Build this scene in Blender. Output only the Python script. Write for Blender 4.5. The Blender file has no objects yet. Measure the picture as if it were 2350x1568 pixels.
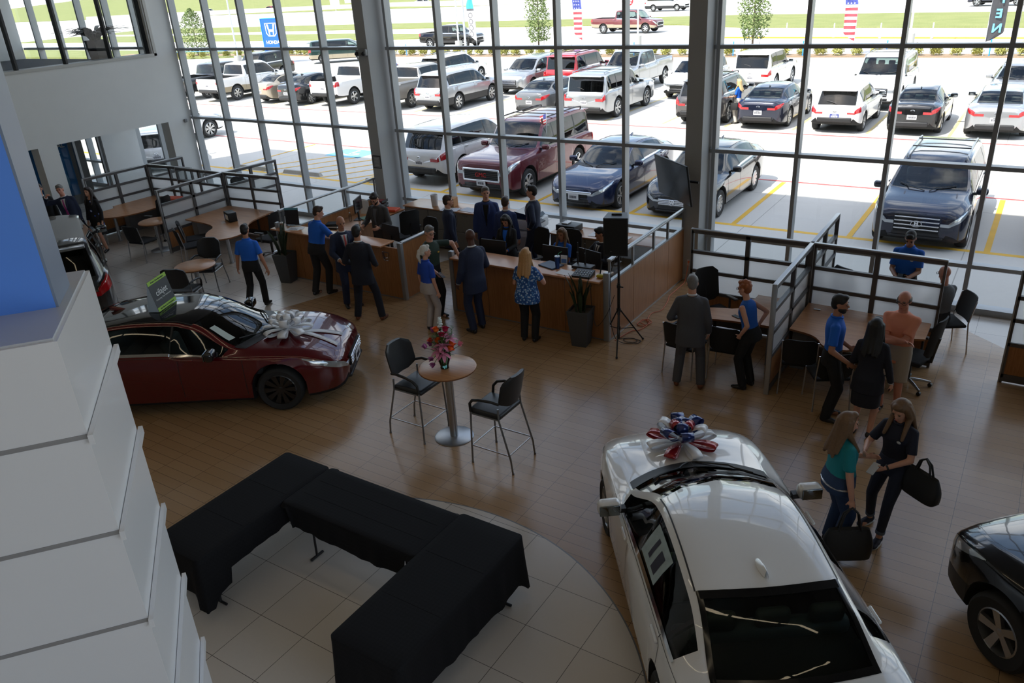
import bpy, bmesh, math, random
import numpy as np
from mathutils import Vector, Matrix
random.seed(7)
PI = math.pi
R = math.radians
COL = bpy.context.scene.collection
sin, cos = math.sin, math.cos

# ------------------------------------------------------------------ mesh builder
class MB:
    def __init__(self):
        self.v = []; self.f = []; self.m = []
    def add(self, vs, fs, mi=0):
        b = len(self.v)
        self.v.extend([tuple(p) for p in vs])
        for f in fs:
            self.f.append([b + i for i in f]); self.m.append(mi)
        return self
    def box(self, c, s, rz=0, mi=0, rx=0, ry=0):
        hx, hy, hz = s[0] / 2, s[1] / 2, s[2] / 2
        M = Matrix.Rotation(rz, 3, 'Z') @ Matrix.Rotation(ry, 3, 'Y') @ Matrix.Rotation(rx, 3, 'X')
        vs = []
        for x, y, z in ((-1,-1,-1),(1,-1,-1),(1,1,-1),(-1,1,-1),(-1,-1,1),(1,-1,1),(1,1,1),(-1,1,1)):
            p = M @ Vector((x*hx, y*hy, z*hz)); vs.append((p.x+c[0], p.y+c[1], p.z+c[2]))
        return self.add(vs, [(0,3,2,1),(4,5,6,7),(0,1,5,4),(1,2,6,5),(2,3,7,6),(3,0,4,7)], mi)
    def bx(self, x0, x1, y0, y1, z0, z1, mi=0):
        return self.box(((x0+x1)/2, (y0+y1)/2, (z0+z1)/2), (x1-x0, y1-y0, z1-z0), 0, mi)
    def rbox(self, c, s, r=0.01, rz=0, mi=0, rx=0, ry=0, seg=3):
        """box with rounded vertical + horizontal edges (superellipse sphere map)"""
        M = Matrix.Rotation(rz, 3, 'Z') @ Matrix.Rotation(ry, 3, 'Y') @ Matrix.Rotation(rx, 3, 'X')
        r = min(r, s[0]/2*.999, s[1]/2*.999, s[2]/2*.999)
        cr = [R(a*90/seg) for a in range(seg+1)]
        rings = []
        for sz, ang in [(-1, -PI/2 + a) for a in cr] + [(1, a) for a in cr]:
            z = sz*(s[2]/2 - r) + r*sin(ang); rr = r*cos(ang)
            ring = []
            for qx, qy, a0 in ((1,1,0),(-1,1,PI/2),(-1,-1,PI),(1,-1,1.5*PI)):
                for a in cr:
                    ring.append(Vector((qx*(s[0]/2-r) + rr*cos(a0+a), qy*(s[1]/2-r) + rr*sin(a0+a), z)))
            rings.append(ring)
        n = len(rings[0]); vs = []
        for ring in rings:
            for p in ring:
                q = M @ p; vs.append((q.x+c[0], q.y+c[1], q.z+c[2]))
        fs = []
        for i in range(len(rings)-1):
            for j in range(n):
                k = (j+1) % n
                fs.append((i*n+j, i*n+k, (i+1)*n+k, (i+1)*n+j))
        fs.append(tuple(reversed(range(n)))); fs.append(tuple(range((len(rings)-1)*n, len(rings)*n)))
        return self.add(vs, fs, mi)
    def lathe(self, prof, c=(0,0,0), n=24, mi=0, axis='Z', cap=True):
        vs = []; fs = []
        for r, z in prof:
            for k in range(n):
                a = 2*PI*k/n
                p = (r*cos(a), r*sin(a), z)
                if axis == 'Y': p = (p[0], p[2], -p[1])
                elif axis == 'X': p = (p[2], p[0], p[1])
                vs.append((p[0]+c[0], p[1]+c[1], p[2]+c[2]))
        for i in range(len(prof)-1):
            for k in range(n):
                q = (k+1) % n
                fs.append((i*n+k, i*n+q, (i+1)*n+q, (i+1)*n+k))
        if cap:
            if prof[0][0] > 1e-6: fs.append(tuple(reversed(range(n))))
            if prof[-1][0] > 1e-6: fs.append(tuple(range((len(prof)-1)*n, len(prof)*n)))
        return self.add(vs, fs, mi)
    def cyl(self, c, r, h, n=20, mi=0, r2=None):
        return self.lathe([(r, 0), (r if r2 is None else r2, h)], c, n, mi)
    def ell(self, c, s, n=14, m=9, mi=0, M=None):
        vs = []; fs = []
        for i in range(m+1):
            t = -PI/2 + PI*i/m
            for k in range(n):
                a = 2*PI*k/n
                p = Vector((s[0]*cos(t)*cos(a), s[1]*cos(t)*sin(a), s[2]*sin(t)))
                if M is not None: p = M @ p
                vs.append((p.x+c[0], p.y+c[1], p.z+c[2]))
        for i in range(m):
            for k in range(n):
                q = (k+1) % n
                fs.append((i*n+k, i*n+q, (i+1)*n+q, (i+1)*n+k))
        return self.add(vs, fs, mi)
    def tube(self, pts, r, n=8, mi=0, cap=True, rad=None):
        pts = [Vector(p) for p in pts]
        N = len(pts); vs = []; fs = []
        up = None
        for i, p in enumerate(pts):
            t = (pts[min(i+1, N-1)] - pts[max(i-1, 0)])
            if t.length < 1e-9: t = Vector((0,0,1))
            t.normalize()
            if up is None:
                up = Vector((0,0,1)) if abs(t.z) < .9 else Vector((1,0,0))
            s = t.cross(up)
            if s.length < 1e-6: s = t.cross(Vector((0,1,0)))
            s.normalize(); up = s.cross(t).normalized()
            rr = rad[i] if rad else r
            for k in range(n):
                a = 2*PI*k/n
                q = p + s*(rr*cos(a)) + up*(rr*sin(a)); vs.append(tuple(q))
        for i in range(N-1):
            for k in range(n):
                q = (k+1) % n
                fs.append((i*n+k, i*n+q, (i+1)*n+q, (i+1)*n+k))
        if cap:
            fs.append(tuple(reversed(range(n)))); fs.append(tuple(range((N-1)*n, N*n)))
        return self.add(vs, fs, mi)
    def prism(self, poly, z0, z1, mi=0):
        n = len(poly)
        vs = [(x, y, z0) for x, y in poly] + [(x, y, z1) for x, y in poly]
        fs = [tuple(reversed(range(n))), tuple(range(n, 2*n))]
        fs += [(i, (i+1) % n, n+(i+1) % n, n+i) for i in range(n)]
        return self.add(vs, fs, mi)
    def grid(self, P, mi=0, closed=False):
        """P[i][j] points"""
        a = len(P); b = len(P[0]); fs = []
        for i in range(a-1):
            for j in range(b-1 if not closed else b):
                k = (j+1) % b
                fs.append((i*b+j, i*b+k, (i+1)*b+k, (i+1)*b+j))
        return self.add([p for r_ in P for p in r_], fs, mi)
    def quad(self, a, b, c, d, mi=0): return self.add([a, b, c, d], [(0,1,2,3)], mi)
    def xf(self, M):
        self.v = [tuple(M @ Vector(p)) for p in self.v]; return self
    def build(self, name, mats, parent=None, smooth=None, loc=None, rz=0, solid=None):
        me = bpy.data.meshes.new(name)
        me.from_pydata(self.v, [], self.f)
        if not isinstance(mats, (list, tuple)): mats = [mats]
        for m in mats: me.materials.append(m)
        if len(mats) > 1:
            me.polygons.foreach_set('material_index', self.m)
        me.validate(); me.update()
        if smooth:
            me.polygons.foreach_set('use_smooth', [True]*len(me.polygons))
            me.set_sharp_from_angle(angle=R(smooth))
        o = bpy.data.objects.new(name, me); COL.objects.link(o)
        if parent is not None: o.parent = parent
        if loc: o.location = loc
        if rz: o.rotation_euler = (0, 0, rz)
        if solid:
            md = o.modifiers.new('solid', 'SOLIDIFY'); md.thickness = solid; md.offset = 0
        return o

def thing(name, label, cat, loc=(0,0,0), rz=0, group=None):
    o = bpy.data.objects.new(name, None); COL.objects.link(o)
    o.empty_display_size = .1
    o.location = loc; o.rotation_euler = (0, 0, rz)
    return tag(o, label, cat, group)
def tag(o, label, cat, group=None, kind=None):
    if label: o['label'] = label
    if cat: o['category'] = cat
    if group: o['group'] = group
    if kind: o['kind'] = kind
    return o
def struct(o, label=None):
    o['kind'] = 'structure'
    if label: o['label'] = label
    return o
def dup(root, loc, rz, label=None, group=None):
    r = root.copy(); COL.objects.link(r); r.location = loc; r.rotation_euler = (0, 0, rz)
    if label: r['label'] = label
    if group: r['group'] = group
    for ch in list(root.children):
        c = ch.copy(); COL.objects.link(c); c.parent = r
        for g in list(ch.children):
            d = g.copy(); COL.objects.link(d); d.parent = c
    return r

# ------------------------------------------------------------------ materials
MATS = {}
def mat(name, col=(.5,.5,.5), rough=.5, metal=0, coat=0, spec=.5, emit=None, estr=0, noise=0, nscale=20, bump=0, alpha=1):
    if name in MATS: return MATS[name]
    m = bpy.data.materials.new(name); m.use_nodes = True
    nt = m.node_tree; b = nt.nodes['Principled BSDF']
    b.inputs['Base Color'].default_value = (*col, 1)
    b.inputs['Roughness'].default_value = rough
    b.inputs['Metallic'].default_value = metal
    b.inputs['Specular IOR Level'].default_value = spec
    if coat:
        b.inputs['Coat Weight'].default_value = coat; b.inputs['Coat Roughness'].default_value = .03
    if emit:
        b.inputs['Emission Color'].default_value = (*emit, 1); b.inputs['Emission Strength'].default_value = estr
    if noise or bump:
        tc = nt.nodes.new('ShaderNodeTexCoord'); nz = nt.nodes.new('ShaderNodeTexNoise')
        nz.inputs['Scale'].default_value = nscale; nz.inputs['Detail'].default_value = 4
        nt.links.new(tc.outputs['Object'], nz.inputs['Vector'])
        if noise:
            mx = nt.nodes.new('ShaderNodeMix'); mx.data_type = 'RGBA'
            mx.inputs[6].default_value = (*[c*(1-noise) for c in col], 1); mx.inputs[7].default_value = (*[min(1, c*(1+noise)) for c in col], 1)
            nt.links.new(nz.outputs['Fac'], mx.inputs[0]); nt.links.new(mx.outputs[2], b.inputs['Base Color'])
        if bump:
            bp = nt.nodes.new('ShaderNodeBump'); bp.inputs['Strength'].default_value = bump; bp.inputs['Distance'].default_value = .01
            nt.links.new(nz.outputs['Fac'], bp.inputs['Height']); nt.links.new(bp.outputs['Normal'], b.inputs['Normal'])
    MATS[name] = m
    return m
def srgb(r, g, b):
    f = lambda c: (c/255/12.92) if c/255 <= .04045 else ((c/255+.055)/1.055)**2.4
    return (f(r), f(g), f(b))

def glassmat(name, tint=(.9,.95,.95), ior=1.45, rough=0.0, refl=1.0):
    """thin pane: straight-through tint + Fresnel mirror"""
    if name in MATS: return MATS[name]
    m = bpy.data.materials.new(name); m.use_nodes = True
    nt = m.node_tree; nt.nodes.clear()
    out = nt.nodes.new('ShaderNodeOutputMaterial'); mx = nt.nodes.new('ShaderNodeMixShader')
    tr = nt.nodes.new('ShaderNodeBsdfTransparent'); gl = nt.nodes.new('ShaderNodeBsdfGlossy'); fr = nt.nodes.new('ShaderNodeFresnel')
    tr.inputs['Color'].default_value = (*tint, 1); gl.inputs['Roughness'].default_value = rough
    fr.inputs['IOR'].default_value = ior
    mu = nt.nodes.new('ShaderNodeMath'); mu.operation = 'MULTIPLY'; mu.inputs[1].default_value = refl
    nt.links.new(fr.outputs[0], mu.inputs[0])
    nt.links.new(mu.outputs[0], mx.inputs[0]); nt.links.new(tr.outputs[0], mx.inputs[1]); nt.links.new(gl.outputs[0], mx.inputs[2])
    nt.links.new(mx.outputs[0], out.inputs['Surface'])
    MATS[name] = m
    return m

class NT:
    """little helper to write node maths"""
    def __init__(s, name):
        s.m = bpy.data.materials.new(name); s.m.use_nodes = True; s.t = s.m.node_tree; s.b = s.t.nodes['Principled BSDF']
        g = s.t.nodes.new('ShaderNodeNewGeometry'); sp = s.t.nodes.new('ShaderNodeSeparateXYZ')
        s.t.links.new(g.outputs['Position'], sp.inputs[0]); s.pos = g.outputs['Position']
        s.x, s.y, s.z = sp.outputs
        MATS[name] = s.m
    def put(s, sock, v):
        if isinstance(v, (int, float)): sock.default_value = v
        elif isinstance(v, tuple): sock.default_value = (*v, 1) if len(v) == 3 else v
        else: s.t.links.new(v, sock)
    def ma(s, op, a, b=0, c=0):
        n = s.t.nodes.new('ShaderNodeMath'); n.operation = op
        s.put(n.inputs[0], a); s.put(n.inputs[1], b); s.put(n.inputs[2], c); return n.outputs[0]
    def mix(s, f, a, b):
        n = s.t.nodes.new('ShaderNodeMix'); n.data_type = 'RGBA'
        s.put(n.inputs[0], f); s.put(n.inputs[6], a); s.put(n.inputs[7], b); return n.outputs[2]
    def noise(s, scale, detail=4, vec=None, rough=.5):
        n = s.t.nodes.new('ShaderNodeTexNoise'); n.inputs['Scale'].default_value = scale; n.inputs['Detail'].default_value = detail
        n.inputs['Roughness'].default_value = rough
        s.t.links.new(vec if vec is not None else s.pos, n.inputs['Vector']); return n.outputs['Fac']
    def vec(s, x, y, z=0):
        n = s.t.nodes.new('ShaderNodeCombineXYZ'); s.put(n.inputs[0], x); s.put(n.inputs[1], y); s.put(n.inputs[2], z); return n.outputs[0]
    def white(s, v):
        n = s.t.nodes.new('ShaderNodeTexWhiteNoise'); s.t.links.new(v, n.inputs['Vector']); return n.outputs['Value']
    def line(s, c, pitch, off, w):
        """1 inside a joint of width w, repeated every pitch"""
        a = s.ma('FLOORED_MODULO', s.ma('SUBTRACT', c, off - pitch/2), pitch)
        return s.ma('LESS_THAN', s.ma('ABSOLUTE', s.ma('SUBTRACT', a, pitch/2)), w/2)

def paint(name, col, metal=.0, rough=.25):
    if name in MATS: return MATS[name]
    return mat(name, col, rough, metal, coat=1.0)

BLACKPL = mat('black_plastic', (.012,.012,.013), .45)
RUBBER = mat('tyre_rubber', (.02,.02,.02), .8)
CHROME = mat('chrome', (.75,.76,.78), .12, 1)
ALU = mat('brushed_aluminium', (.46,.47,.48), .35, 1)
ALUDK = mat('grey_powder_coat', (.23,.235,.24), .45, .3)
SILVERP = mat('silver_frame_paint', (.38,.39,.40), .4, .5)
WHITEP = mat('white_plastic', (.75,.76,.77), .4)
PAPER = mat('white_paper', (.82,.82,.82), .8)
BLACKF = mat('black_fabric', (.012,.012,.014), .85, bump=.3, nscale=400)
VINYL = mat('black_vinyl', (.016,.017,.019), .38)
DKGREY = mat('dark_grey_plastic', (.05,.052,.055), .5)
SCREEN = mat('dark_screen', (.006,.007,.009), .12)
FROST = mat('frosted_panel', (.72,.73,.74), .35)

def wood(name, c1, c2, rough=.35, scale=1.0, axis='Z'):
    if name in MATS: return MATS[name]
    m = bpy.data.materials.new(name); m.use_nodes = True
    nt = m.node_tree; b = nt.nodes['Principled BSDF']
    tc = nt.nodes.new('ShaderNodeTexCoord'); mp = nt.nodes.new('ShaderNodeMapping')
    s = {'Z': (22, 22, 1.2), 'X': (1.2, 22, 22), 'Y': (22, 1.2, 22)}[axis]
    mp.inputs['Scale'].default_value = tuple(k*scale for k in s)
    nz = nt.nodes.new('ShaderNodeTexNoise'); nz.inputs['Scale'].default_value = 2.2; nz.inputs['Detail'].default_value = 6; nz.inputs['Roughness'].default_value = .6
    cr = nt.nodes.new('ShaderNodeValToRGB'); cr.color_ramp.elements[0].color = (*c1, 1); cr.color_ramp.elements[1].color = (*c2, 1)
    cr.color_ramp.elements[0].position = .35; cr.color_ramp.elements[1].position = .65
    nt.links.new(tc.outputs['Object'], mp.inputs[0]); nt.links.new(mp.outputs[0], nz.inputs['Vector'])
    nt.links.new(nz.outputs['Fac'], cr.inputs[0]); nt.links.new(cr.outputs[0], b.inputs['Base Color'])
    b.inputs['Roughness'].default_value = rough
    MATS[name] = m
    return m
WOODV = wood('oak_laminate_upright', srgb(150,100,60), srgb(172,120,76), .4, 1.0, 'Z')
WOODT = wood('oak_laminate_top', srgb(168,118,78), srgb(190,138,94), .3, .8, 'X')
WOODD = wood('walnut_laminate', srgb(120,74,44), srgb(140,90,54), .4, 1.0, 'X')

def pchip(xs, ys):
    xs = np.array(xs, float); ys = np.array(ys, float); h = np.diff(xs); d = np.diff(ys)/h
    n = len(xs); m = np.zeros(n)
    for i in range(1, n-1):
        if d[i-1]*d[i] > 0:
            w1 = 2*h[i]+h[i-1]; w2 = h[i]+2*h[i-1]; m[i] = (w1+w2)/(w1/d[i-1]+w2/d[i])
    m[0] = d[0]; m[-1] = d[-1]
    def fn(x):
        x = min(max(x, xs[0]), xs[-1]); i = min(max(int(np.searchsorted(xs, x))-1, 0), n-2)
        t = (x-xs[i])/h[i]
        return float((2*t**3-3*t*t+1)*ys[i]+(t**3-2*t*t+t)*h[i]*m[i]+(-2*t**3+3*t*t)*ys[i+1]+(t**3-t*t)*h[i]*m[i+1])
    return fn
def lerp(a, b, t): return a+(b-a)*t

def text_mesh(s, size, mat_, name, parent=None, M=None, ext=.002, align='CENTER', bold=0, mirror=False):
    """letters as a flat solid mesh, XY plane, centred"""
    cu = bpy.data.curves.new(name, 'FONT'); cu.body = s; cu.size = size; cu.extrude = ext
    cu.align_x = align; cu.align_y = 'CENTER'; cu.offset = bold; cu.resolution_u = 3
    to = bpy.data.objects.new(name, cu); COL.objects.link(to)
    dg = bpy.context.evaluated_depsgraph_get()
    me = bpy.data.meshes.new_from_object(to.evaluated_get(dg))
    bpy.data.objects.remove(to)
    if mirror: me.transform(Matrix.Scale(-1, 4, (1,0,0))); me.flip_normals()
    if M is not None: me.transform(M)
    me.materials.clear(); me.materials.append(mat_)
    me.name = name
    o = bpy.data.objects.new(name, me); COL.objects.link(o)
    if parent is not None: o.parent = parent
    return o
def frame(o, x, y):
    """4x4 with origin o, unit axes x,y (z = x cross y)"""
    x = Vector(x).normalized(); y = Vector(y).normalized(); z = x.cross(y)
    return Matrix(((x.x,y.x,z.x,o[0]),(x.y,y.y,z.y,o[1]),(x.z,y.z,z.z,o[2]),(0,0,0,1)))
# ================================================================== camera
cam = bpy.data.cameras.new('camera'); cam.sensor_width = 36; cam.lens = 28.003; cam.clip_end = 1500; cam.clip_start = .05
co = bpy.data.objects.new('camera', cam); COL.objects.link(co)
_yaw, _pit, _rol = -0.59847449, 0.43500349, -0.06358881
Fv = Vector((sin(_yaw)*cos(_pit), cos(_yaw)*cos(_pit), -sin(_pit)))
R0 = Vector((cos(_yaw), -sin(_yaw), 0)); U0 = R0.cross(Fv)
Rv = R0*cos(_rol)+U0*sin(_rol); Uv = -R0*sin(_rol)+U0*cos(_rol)
co.matrix_world = Matrix(((Rv.x,Uv.x,-Fv.x,0),(Rv.y,Uv.y,-Fv.y,0),(Rv.z,Uv.z,-Fv.z,5.75),(0,0,0,1)))
sc = bpy.context.scene; sc.camera = co
sc.view_settings.view_transform = 'Standard'; sc.view_settings.look = 'None'; sc.view_settings.gamma = 1
sc.view_settings.use_curve_mapping = False; sc.view_settings.exposure = 0.0
sc.cycles.max_bounces = 10; sc.cycles.transparent_max_bounces = 24; sc.cycles.diffuse_bounces = 5; sc.cycles.glossy_bounces = 4
sc.cycles.sample_clamp_indirect = 6; sc.cycles.caustics_reflective = False; sc.cycles.caustics_refractive = False

# ================================================================== sky + sun
w = bpy.data.worlds.new('sky'); sc.world = w; w.use_nodes = True
nt = w.node_tree; nt.nodes.clear()
out = nt.nodes.new('ShaderNodeOutputWorld'); bg = nt.nodes.new('ShaderNodeBackground'); bg.inputs[1].default_value = 1.0
tc = nt.nodes.new('ShaderNodeTexCoord'); sx = nt.nodes.new('ShaderNodeSeparateXYZ'); nt.links.new(tc.outputs['Generated'], sx.inputs[0])
sky = nt.nodes.new('ShaderNodeTexSky'); sky.sky_type = 'NISHITA'; sky.sun_disc = False; sky.sun_elevation = R(53); sky.sun_rotation = R(205); sky.air_density = 1.2; sky.dust_density = 1.5
gain = nt.nodes.new('ShaderNodeMix'); gain.data_type = 'RGBA'; gain.blend_type = 'MULTIPLY'; gain.inputs[0].default_value = 1; gain.inputs[7].default_value = (.36,.355,.35,1)
nt.links.new(sky.outputs[0], gain.inputs[6])
mp = nt.nodes.new('ShaderNodeMapping'); mp.inputs['Scale'].default_value = (1, 1, 2.6); nt.links.new(tc.outputs['Generated'], mp.inputs[0])
nz = nt.nodes.new('ShaderNodeTexNoise'); nz.inputs['Scale'].default_value = 3.4; nz.inputs['Detail'].default_value = 7; nt.links.new(mp.outputs[0], nz.inputs['Vector'])
rp = nt.nodes.new('ShaderNodeMapRange'); rp.inputs[1].default_value = .46; rp.inputs[2].default_value = .66; nt.links.new(nz.outputs['Fac'], rp.inputs[0])
cl = nt.nodes.new('ShaderNodeMix'); cl.data_type = 'RGBA'; nt.links.new(rp.outputs[0], cl.inputs[0]); nt.links.new(gain.outputs[2], cl.inputs[6]); cl.inputs[7].default_value = (2.6, 2.65, 2.75, 1)
nt.links.new(cl.outputs[2], bg.inputs[0]); nt.links.new(bg.outputs[0], out.inputs[0])
sl = bpy.data.lights.new('sun', 'SUN'); sl.energy = 7.0; sl.angle = R(.6); sl.color = (1, .96, .9)
so = bpy.data.objects.new('sun', sl); COL.objects.link(so); so.location = (-20, -30, 60)
so.rotation_euler = Vector((.30, .67, -1)).to_track_quat('-Z', 'Y').to_euler()

# ================================================================== floor
n = NT('showroom_floor'); n.b.inputs['Specular IOR Level'].default_value = .7
Pt = .6015
tx = n.line(n.x, Pt, -3.327, .006); ty = n.line(n.y, Pt, 4.805, .006)
tile_g = n.ma('MAXIMUM', tx, ty)
px = n.line(n.x, Pt, -.052, .0045); py = n.line(n.y, .1515, .02, .0045)
plank_g = n.ma('MAXIMUM', px, py)
# per tile / per plank tone
tid = n.vec(n.ma('FLOOR', n.ma('DIVIDE', n.ma('SUBTRACT', n.x, -3.327), Pt)), n.ma('FLOOR', n.ma('DIVIDE', n.ma('SUBTRACT', n.y, 4.805), Pt)))
pid = n.vec(n.ma('FLOOR', n.ma('DIVIDE', n.ma('SUBTRACT', n.x, -.052), Pt)), n.ma('FLOOR', n.ma('DIVIDE', n.ma('SUBTRACT', n.y, .02), .1515)), 3)
tv = n.white(tid); pv = n.white(pid)
tile = n.mix(tv, srgb(208,199,188), srgb(214,206,195))
tile = n.mix(n.ma('MULTIPLY', n.noise(30, 5), .5), tile, srgb(204,195,184))
plank = n.mix(pv, srgb(172,138,100), srgb(182,149,112))
gv = n.noise(1.0, 6, n.vec(n.ma('MULTIPLY', n.x, 3), n.ma('MULTIPLY', n.y, 40), 0))
plank = n.mix(n.ma('MULTIPLY', gv, .35), plank, srgb(158,124,88))
tile = n.mix(tile_g, tile, srgb(104,98,92)); plank = n.mix(plank_g, plank, srgb(78,64,52))
# zones: round white island, white field on the left, white triangle near the glass on the right
dx = n.ma('SUBTRACT', n.x, -4.53); dy = n.ma('SUBTRACT', n.y, 3.126)
circ = n.ma('SQRT', n.ma('ADD', n.ma('MULTIPLY', dx, dx), n.ma('MULTIPLY', dy, dy)))
inC = n.ma('LESS_THAN', circ, 2.972)
left = n.ma('LESS_THAN', n.ma('ADD', n.x, n.ma('MULTIPLY', n.ma('SUBTRACT', n.y, 9.48), -.36)), -11.94)
right = n.ma('GREATER_THAN', n.ma('ADD', n.y, n.ma('MULTIPLY', n.ma('ADD', n.x, .47), .85)), 13.85)
right = n.ma('MULTIPLY', right, n.ma('GREATER_THAN', n.x, -3.0))
zone = n.ma('MAXIMUM', n.ma('MAXIMUM', inC, n.ma('LESS_THAN', n.y, .2)), n.ma('MAXIMUM', left, right))  # also an unseen strip at the camera end, added as white tile to bounce light
colr = n.mix(zone, plank, tile)
rim = n.ma('LESS_THAN', n.ma('ABSOLUTE', n.ma('SUBTRACT', circ, 2.972)), .008)
colr = n.mix(rim, colr, srgb(120,120,122))
n.t.links.new(colr, n.b.inputs['Base Color'])
n.put(n.b.inputs['Roughness'], n.ma('ADD', .19, n.ma('MULTIPLY', n.noise(3, 2), .05)))
g = n.ma('MAXIMUM', n.ma('MULTIPLY', tile_g, zone), n.ma('MULTIPLY', plank_g, n.ma('SUBTRACT', 1, zone)))
bp = n.t.nodes.new('ShaderNodeBump'); bp.inputs['Strength'].default_value = .25; bp.inputs['Distance'].default_value = .004; bp.invert = True
n.t.links.new(g, bp.inputs['Height']); n.t.links.new(bp.outputs['Normal'], n.b.inputs['Normal'])
FLOORM = n.m
m = MB(); m.bx(-30, 6.5, -7, 14.78, -.3, 0)
struct(m.build('floor', FLOORM))

# ================================================================== shell
WALLM = mat('painted_wall', srgb(222,224,224), .7, noise=.03, nscale=3)
WALLG = mat('grey_painted_return', srgb(112,112,112), .7)
CEILM = mat('dark_open_ceiling', srgb(104,102,100), .8)
m = MB(); m.bx(-28.9, 6.8, -7.3, 15.0, 9.4, 9.7)
struct(m.build('ceiling', CEILM))
m = MB(); m.bx(-30, 6.8, -7.3, -7, 0, 9.4); struct(m.build('wall_back', mat('back_wall_paint', srgb(120,118,116), .7)))
# left wall with two doorways below and a long inner window above
m = MB()
m.bx(-20.95, -20.6, 13.86, 14.62, 0, 9.4)
m.bx(-20.95, -20.6, 10.16, 10.64, 0, 4.26); m.bx(-20.95, -20.6, 10.16, 10.64, 6.1, 9.4)
m.bx(-20.95, -20.6, 10.64, 13.86, 2.47, 4.26); m.bx(-20.95, -20.6, 10.64, 13.86, 6.1, 9.4)
m.bx(-20.95, -20.6, 5.5, 10.16, 2.47, 4.26); m.bx(-20.95, -20.6, 5.5, 10.16, 6.1, 9.4)
m.bx(-20.95, -20.6, -7, 5.5, 0, 9.4)
struct(m.build('wall_left', WALLM))
WFR = mat('window_white_frame', srgb(190,190,186), .5)
PANE = glassmat('clear_pane', (.94,.96,.955), 1.45)
wi = thing('window_4', 'long inner window high on the grey left wall', None); struct(wi)
m = MB(); m.bx(-21.0, -20.57, 8.6, 13.98, 4.22, 4.285); m.bx(-21.0, -20.57, 13.9, 13.98, 4.22, 6.1); m.build('sill', WFR, wi)
m = MB()
for y in (7.85, 9.08, 10.3, 11.53, 12.75): m.bx(-20.85, -20.7, y-.025, y+.025, 4.285, 6.1)
m.bx(-20.85, -20.7, 13.84, 13.9, 4.285, 6.1)
m.build('mullions', mat('black_frame', (.02,.02,.025), .4), wi)
m = MB(); m.quad((-20.78,5.6,4.285),(-20.78,13.86,4.285),(-20.78,13.86,6.1),(-20.78,5.6,6.1)); m.build('pane', PANE, wi)
# rooms behind the left wall
m = MB(); m.bx(-28.6, -20.95, 5.5, 14.6, 3.85, 4.05); struct(m.build('floor_upper', mat('upper_floor_carpet', srgb(52,54,58), .9)))
m = MB(); m.bx(-28.9, -28.6, 5.5, 14.6, 0, 9.4); m.bx(-30, -20.95, 5.3, 5.5, 0, 9.4); struct(m.build('wall_far_left', WALLM))
m = MB(); m.bx(-23.45, -23.3, 13.36, 14.5, 0, 3.85); struct(m.build('wall_office', WALLM))
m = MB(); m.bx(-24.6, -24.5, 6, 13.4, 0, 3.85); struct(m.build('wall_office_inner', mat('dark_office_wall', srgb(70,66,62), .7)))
of = struct(thing('window_5', 'dark glazed office front behind the left doorway', None))
m = MB()
for y in (9.6, 11.2, 12.55, 13.3): m.bx(-23.45, -23.37, y-.035, y+.035, 0, 3.0)
m.bx(-23.45, -23.37, 8.2, 13.34, 2.9, 3.0); m.build('frame', SILVERP, of)
m = MB(); m.quad((-23.41,8.2,0),(-23.41,13.34,0),(-23.41,13.34,2.9),(-23.41,8.2,2.9)); m.build('pane', glassmat('grey_pane', (.75,.78,.78)), of)
# big window wall ------------------------------------------------------------
MULL = mat('mullion_aluminium', srgb(160,164,167), .4, .15)
def bay(name, label, xs, x0, x1, zs=(.82, 2.47, 4.31, 6.15, 8.0), Y=14.6, dep=.20, w_=.07, top=9.4):
    t = struct(thing(name, label, None, (x0, Y, 0)))
    for x in xs:
        m = MB(); m.bx(x-x0-w_/2, x-x0+w_/2, 0, dep, 0, top); m.build('mullion', MULL, t)
    for z in zs:
        m = MB(); m.bx(0, x1-x0, .012, dep-.012, z-.033, z+.033); m.build('transom', MULL, t)
    m = MB(); m.bx(0, x1-x0, -.01, dep+.02, 0, .11); m.build('sill', MULL, t)
    m = MB()
    cuts = sorted(set([x0, x1]+[x for x in xs]))
    zz = [.1]+list(zs)+[top]
    for a, b in zip(cuts[:-1], cuts[1:]):
        for c, d in zip(zz[:-1], zz[1:]):
            if b-a > .1: m.quad((a-x0, .09, c), (b-x0, .09, c), (b-x0, .09, d), (a-x0, .09, d))
    m.build('glazing', PANE, t)
    return t
bay('window_1', 'tall gridded window bay between the grey left wall and the first column', (-20.5, -19.12, -17.74, -16.36, -14.98, -13.6), -20.6, -13.3)
bay('window_2', 'tall gridded window bay between the two columns', (-12.86, -11.44, -9.95, -8.46, -6.97, -5.6), -12.95, -5.52)
bay('window_3', 'tall gridded window bay right of the second column', (-5.12, -3.60, -2.12, -.62, .88, 2.38, 3.88, 5.38, 6.5), -5.2, 6.5)
bay('window_6', 'gridded window bay seen through the doorway in the left wall', (-27.7, -26.4, -25.0, -23.6, -22.3, -21.0), -28.6, -20.95, zs=(.82, 2.47, 3.95, 4.35, 6.15, 8.0))
# right-hand glazed side
m = MB(); m.bx(6.5, 6.8, 5.0, 14.6, 0, 9.4); struct(m.build('wall_right', mat('right_wall_paint', srgb(120,118,116), .7)))
t = struct(thing('window_7', 'gridded window wall on the near right side of the showroom', None, (6.5, 0, 0)))
m = MB()
for k in range(9): m.bx(0, .17, -6.97+k*1.49-.033, -6.97+k*1.49+.033, 0, 9.4)
for z in (.82, 2.47, 4.31, 6.15, 8.0): m.bx(.01, .16, -7, 5, z-.033, z+.033)
m.build('frame', MULL, t)
m = MB(); m.quad((.09,-7,0),(.09,5,0),(.09,5,9.4),(.09,-7,9.4)); m.build('glazing', PANE, t)
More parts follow.
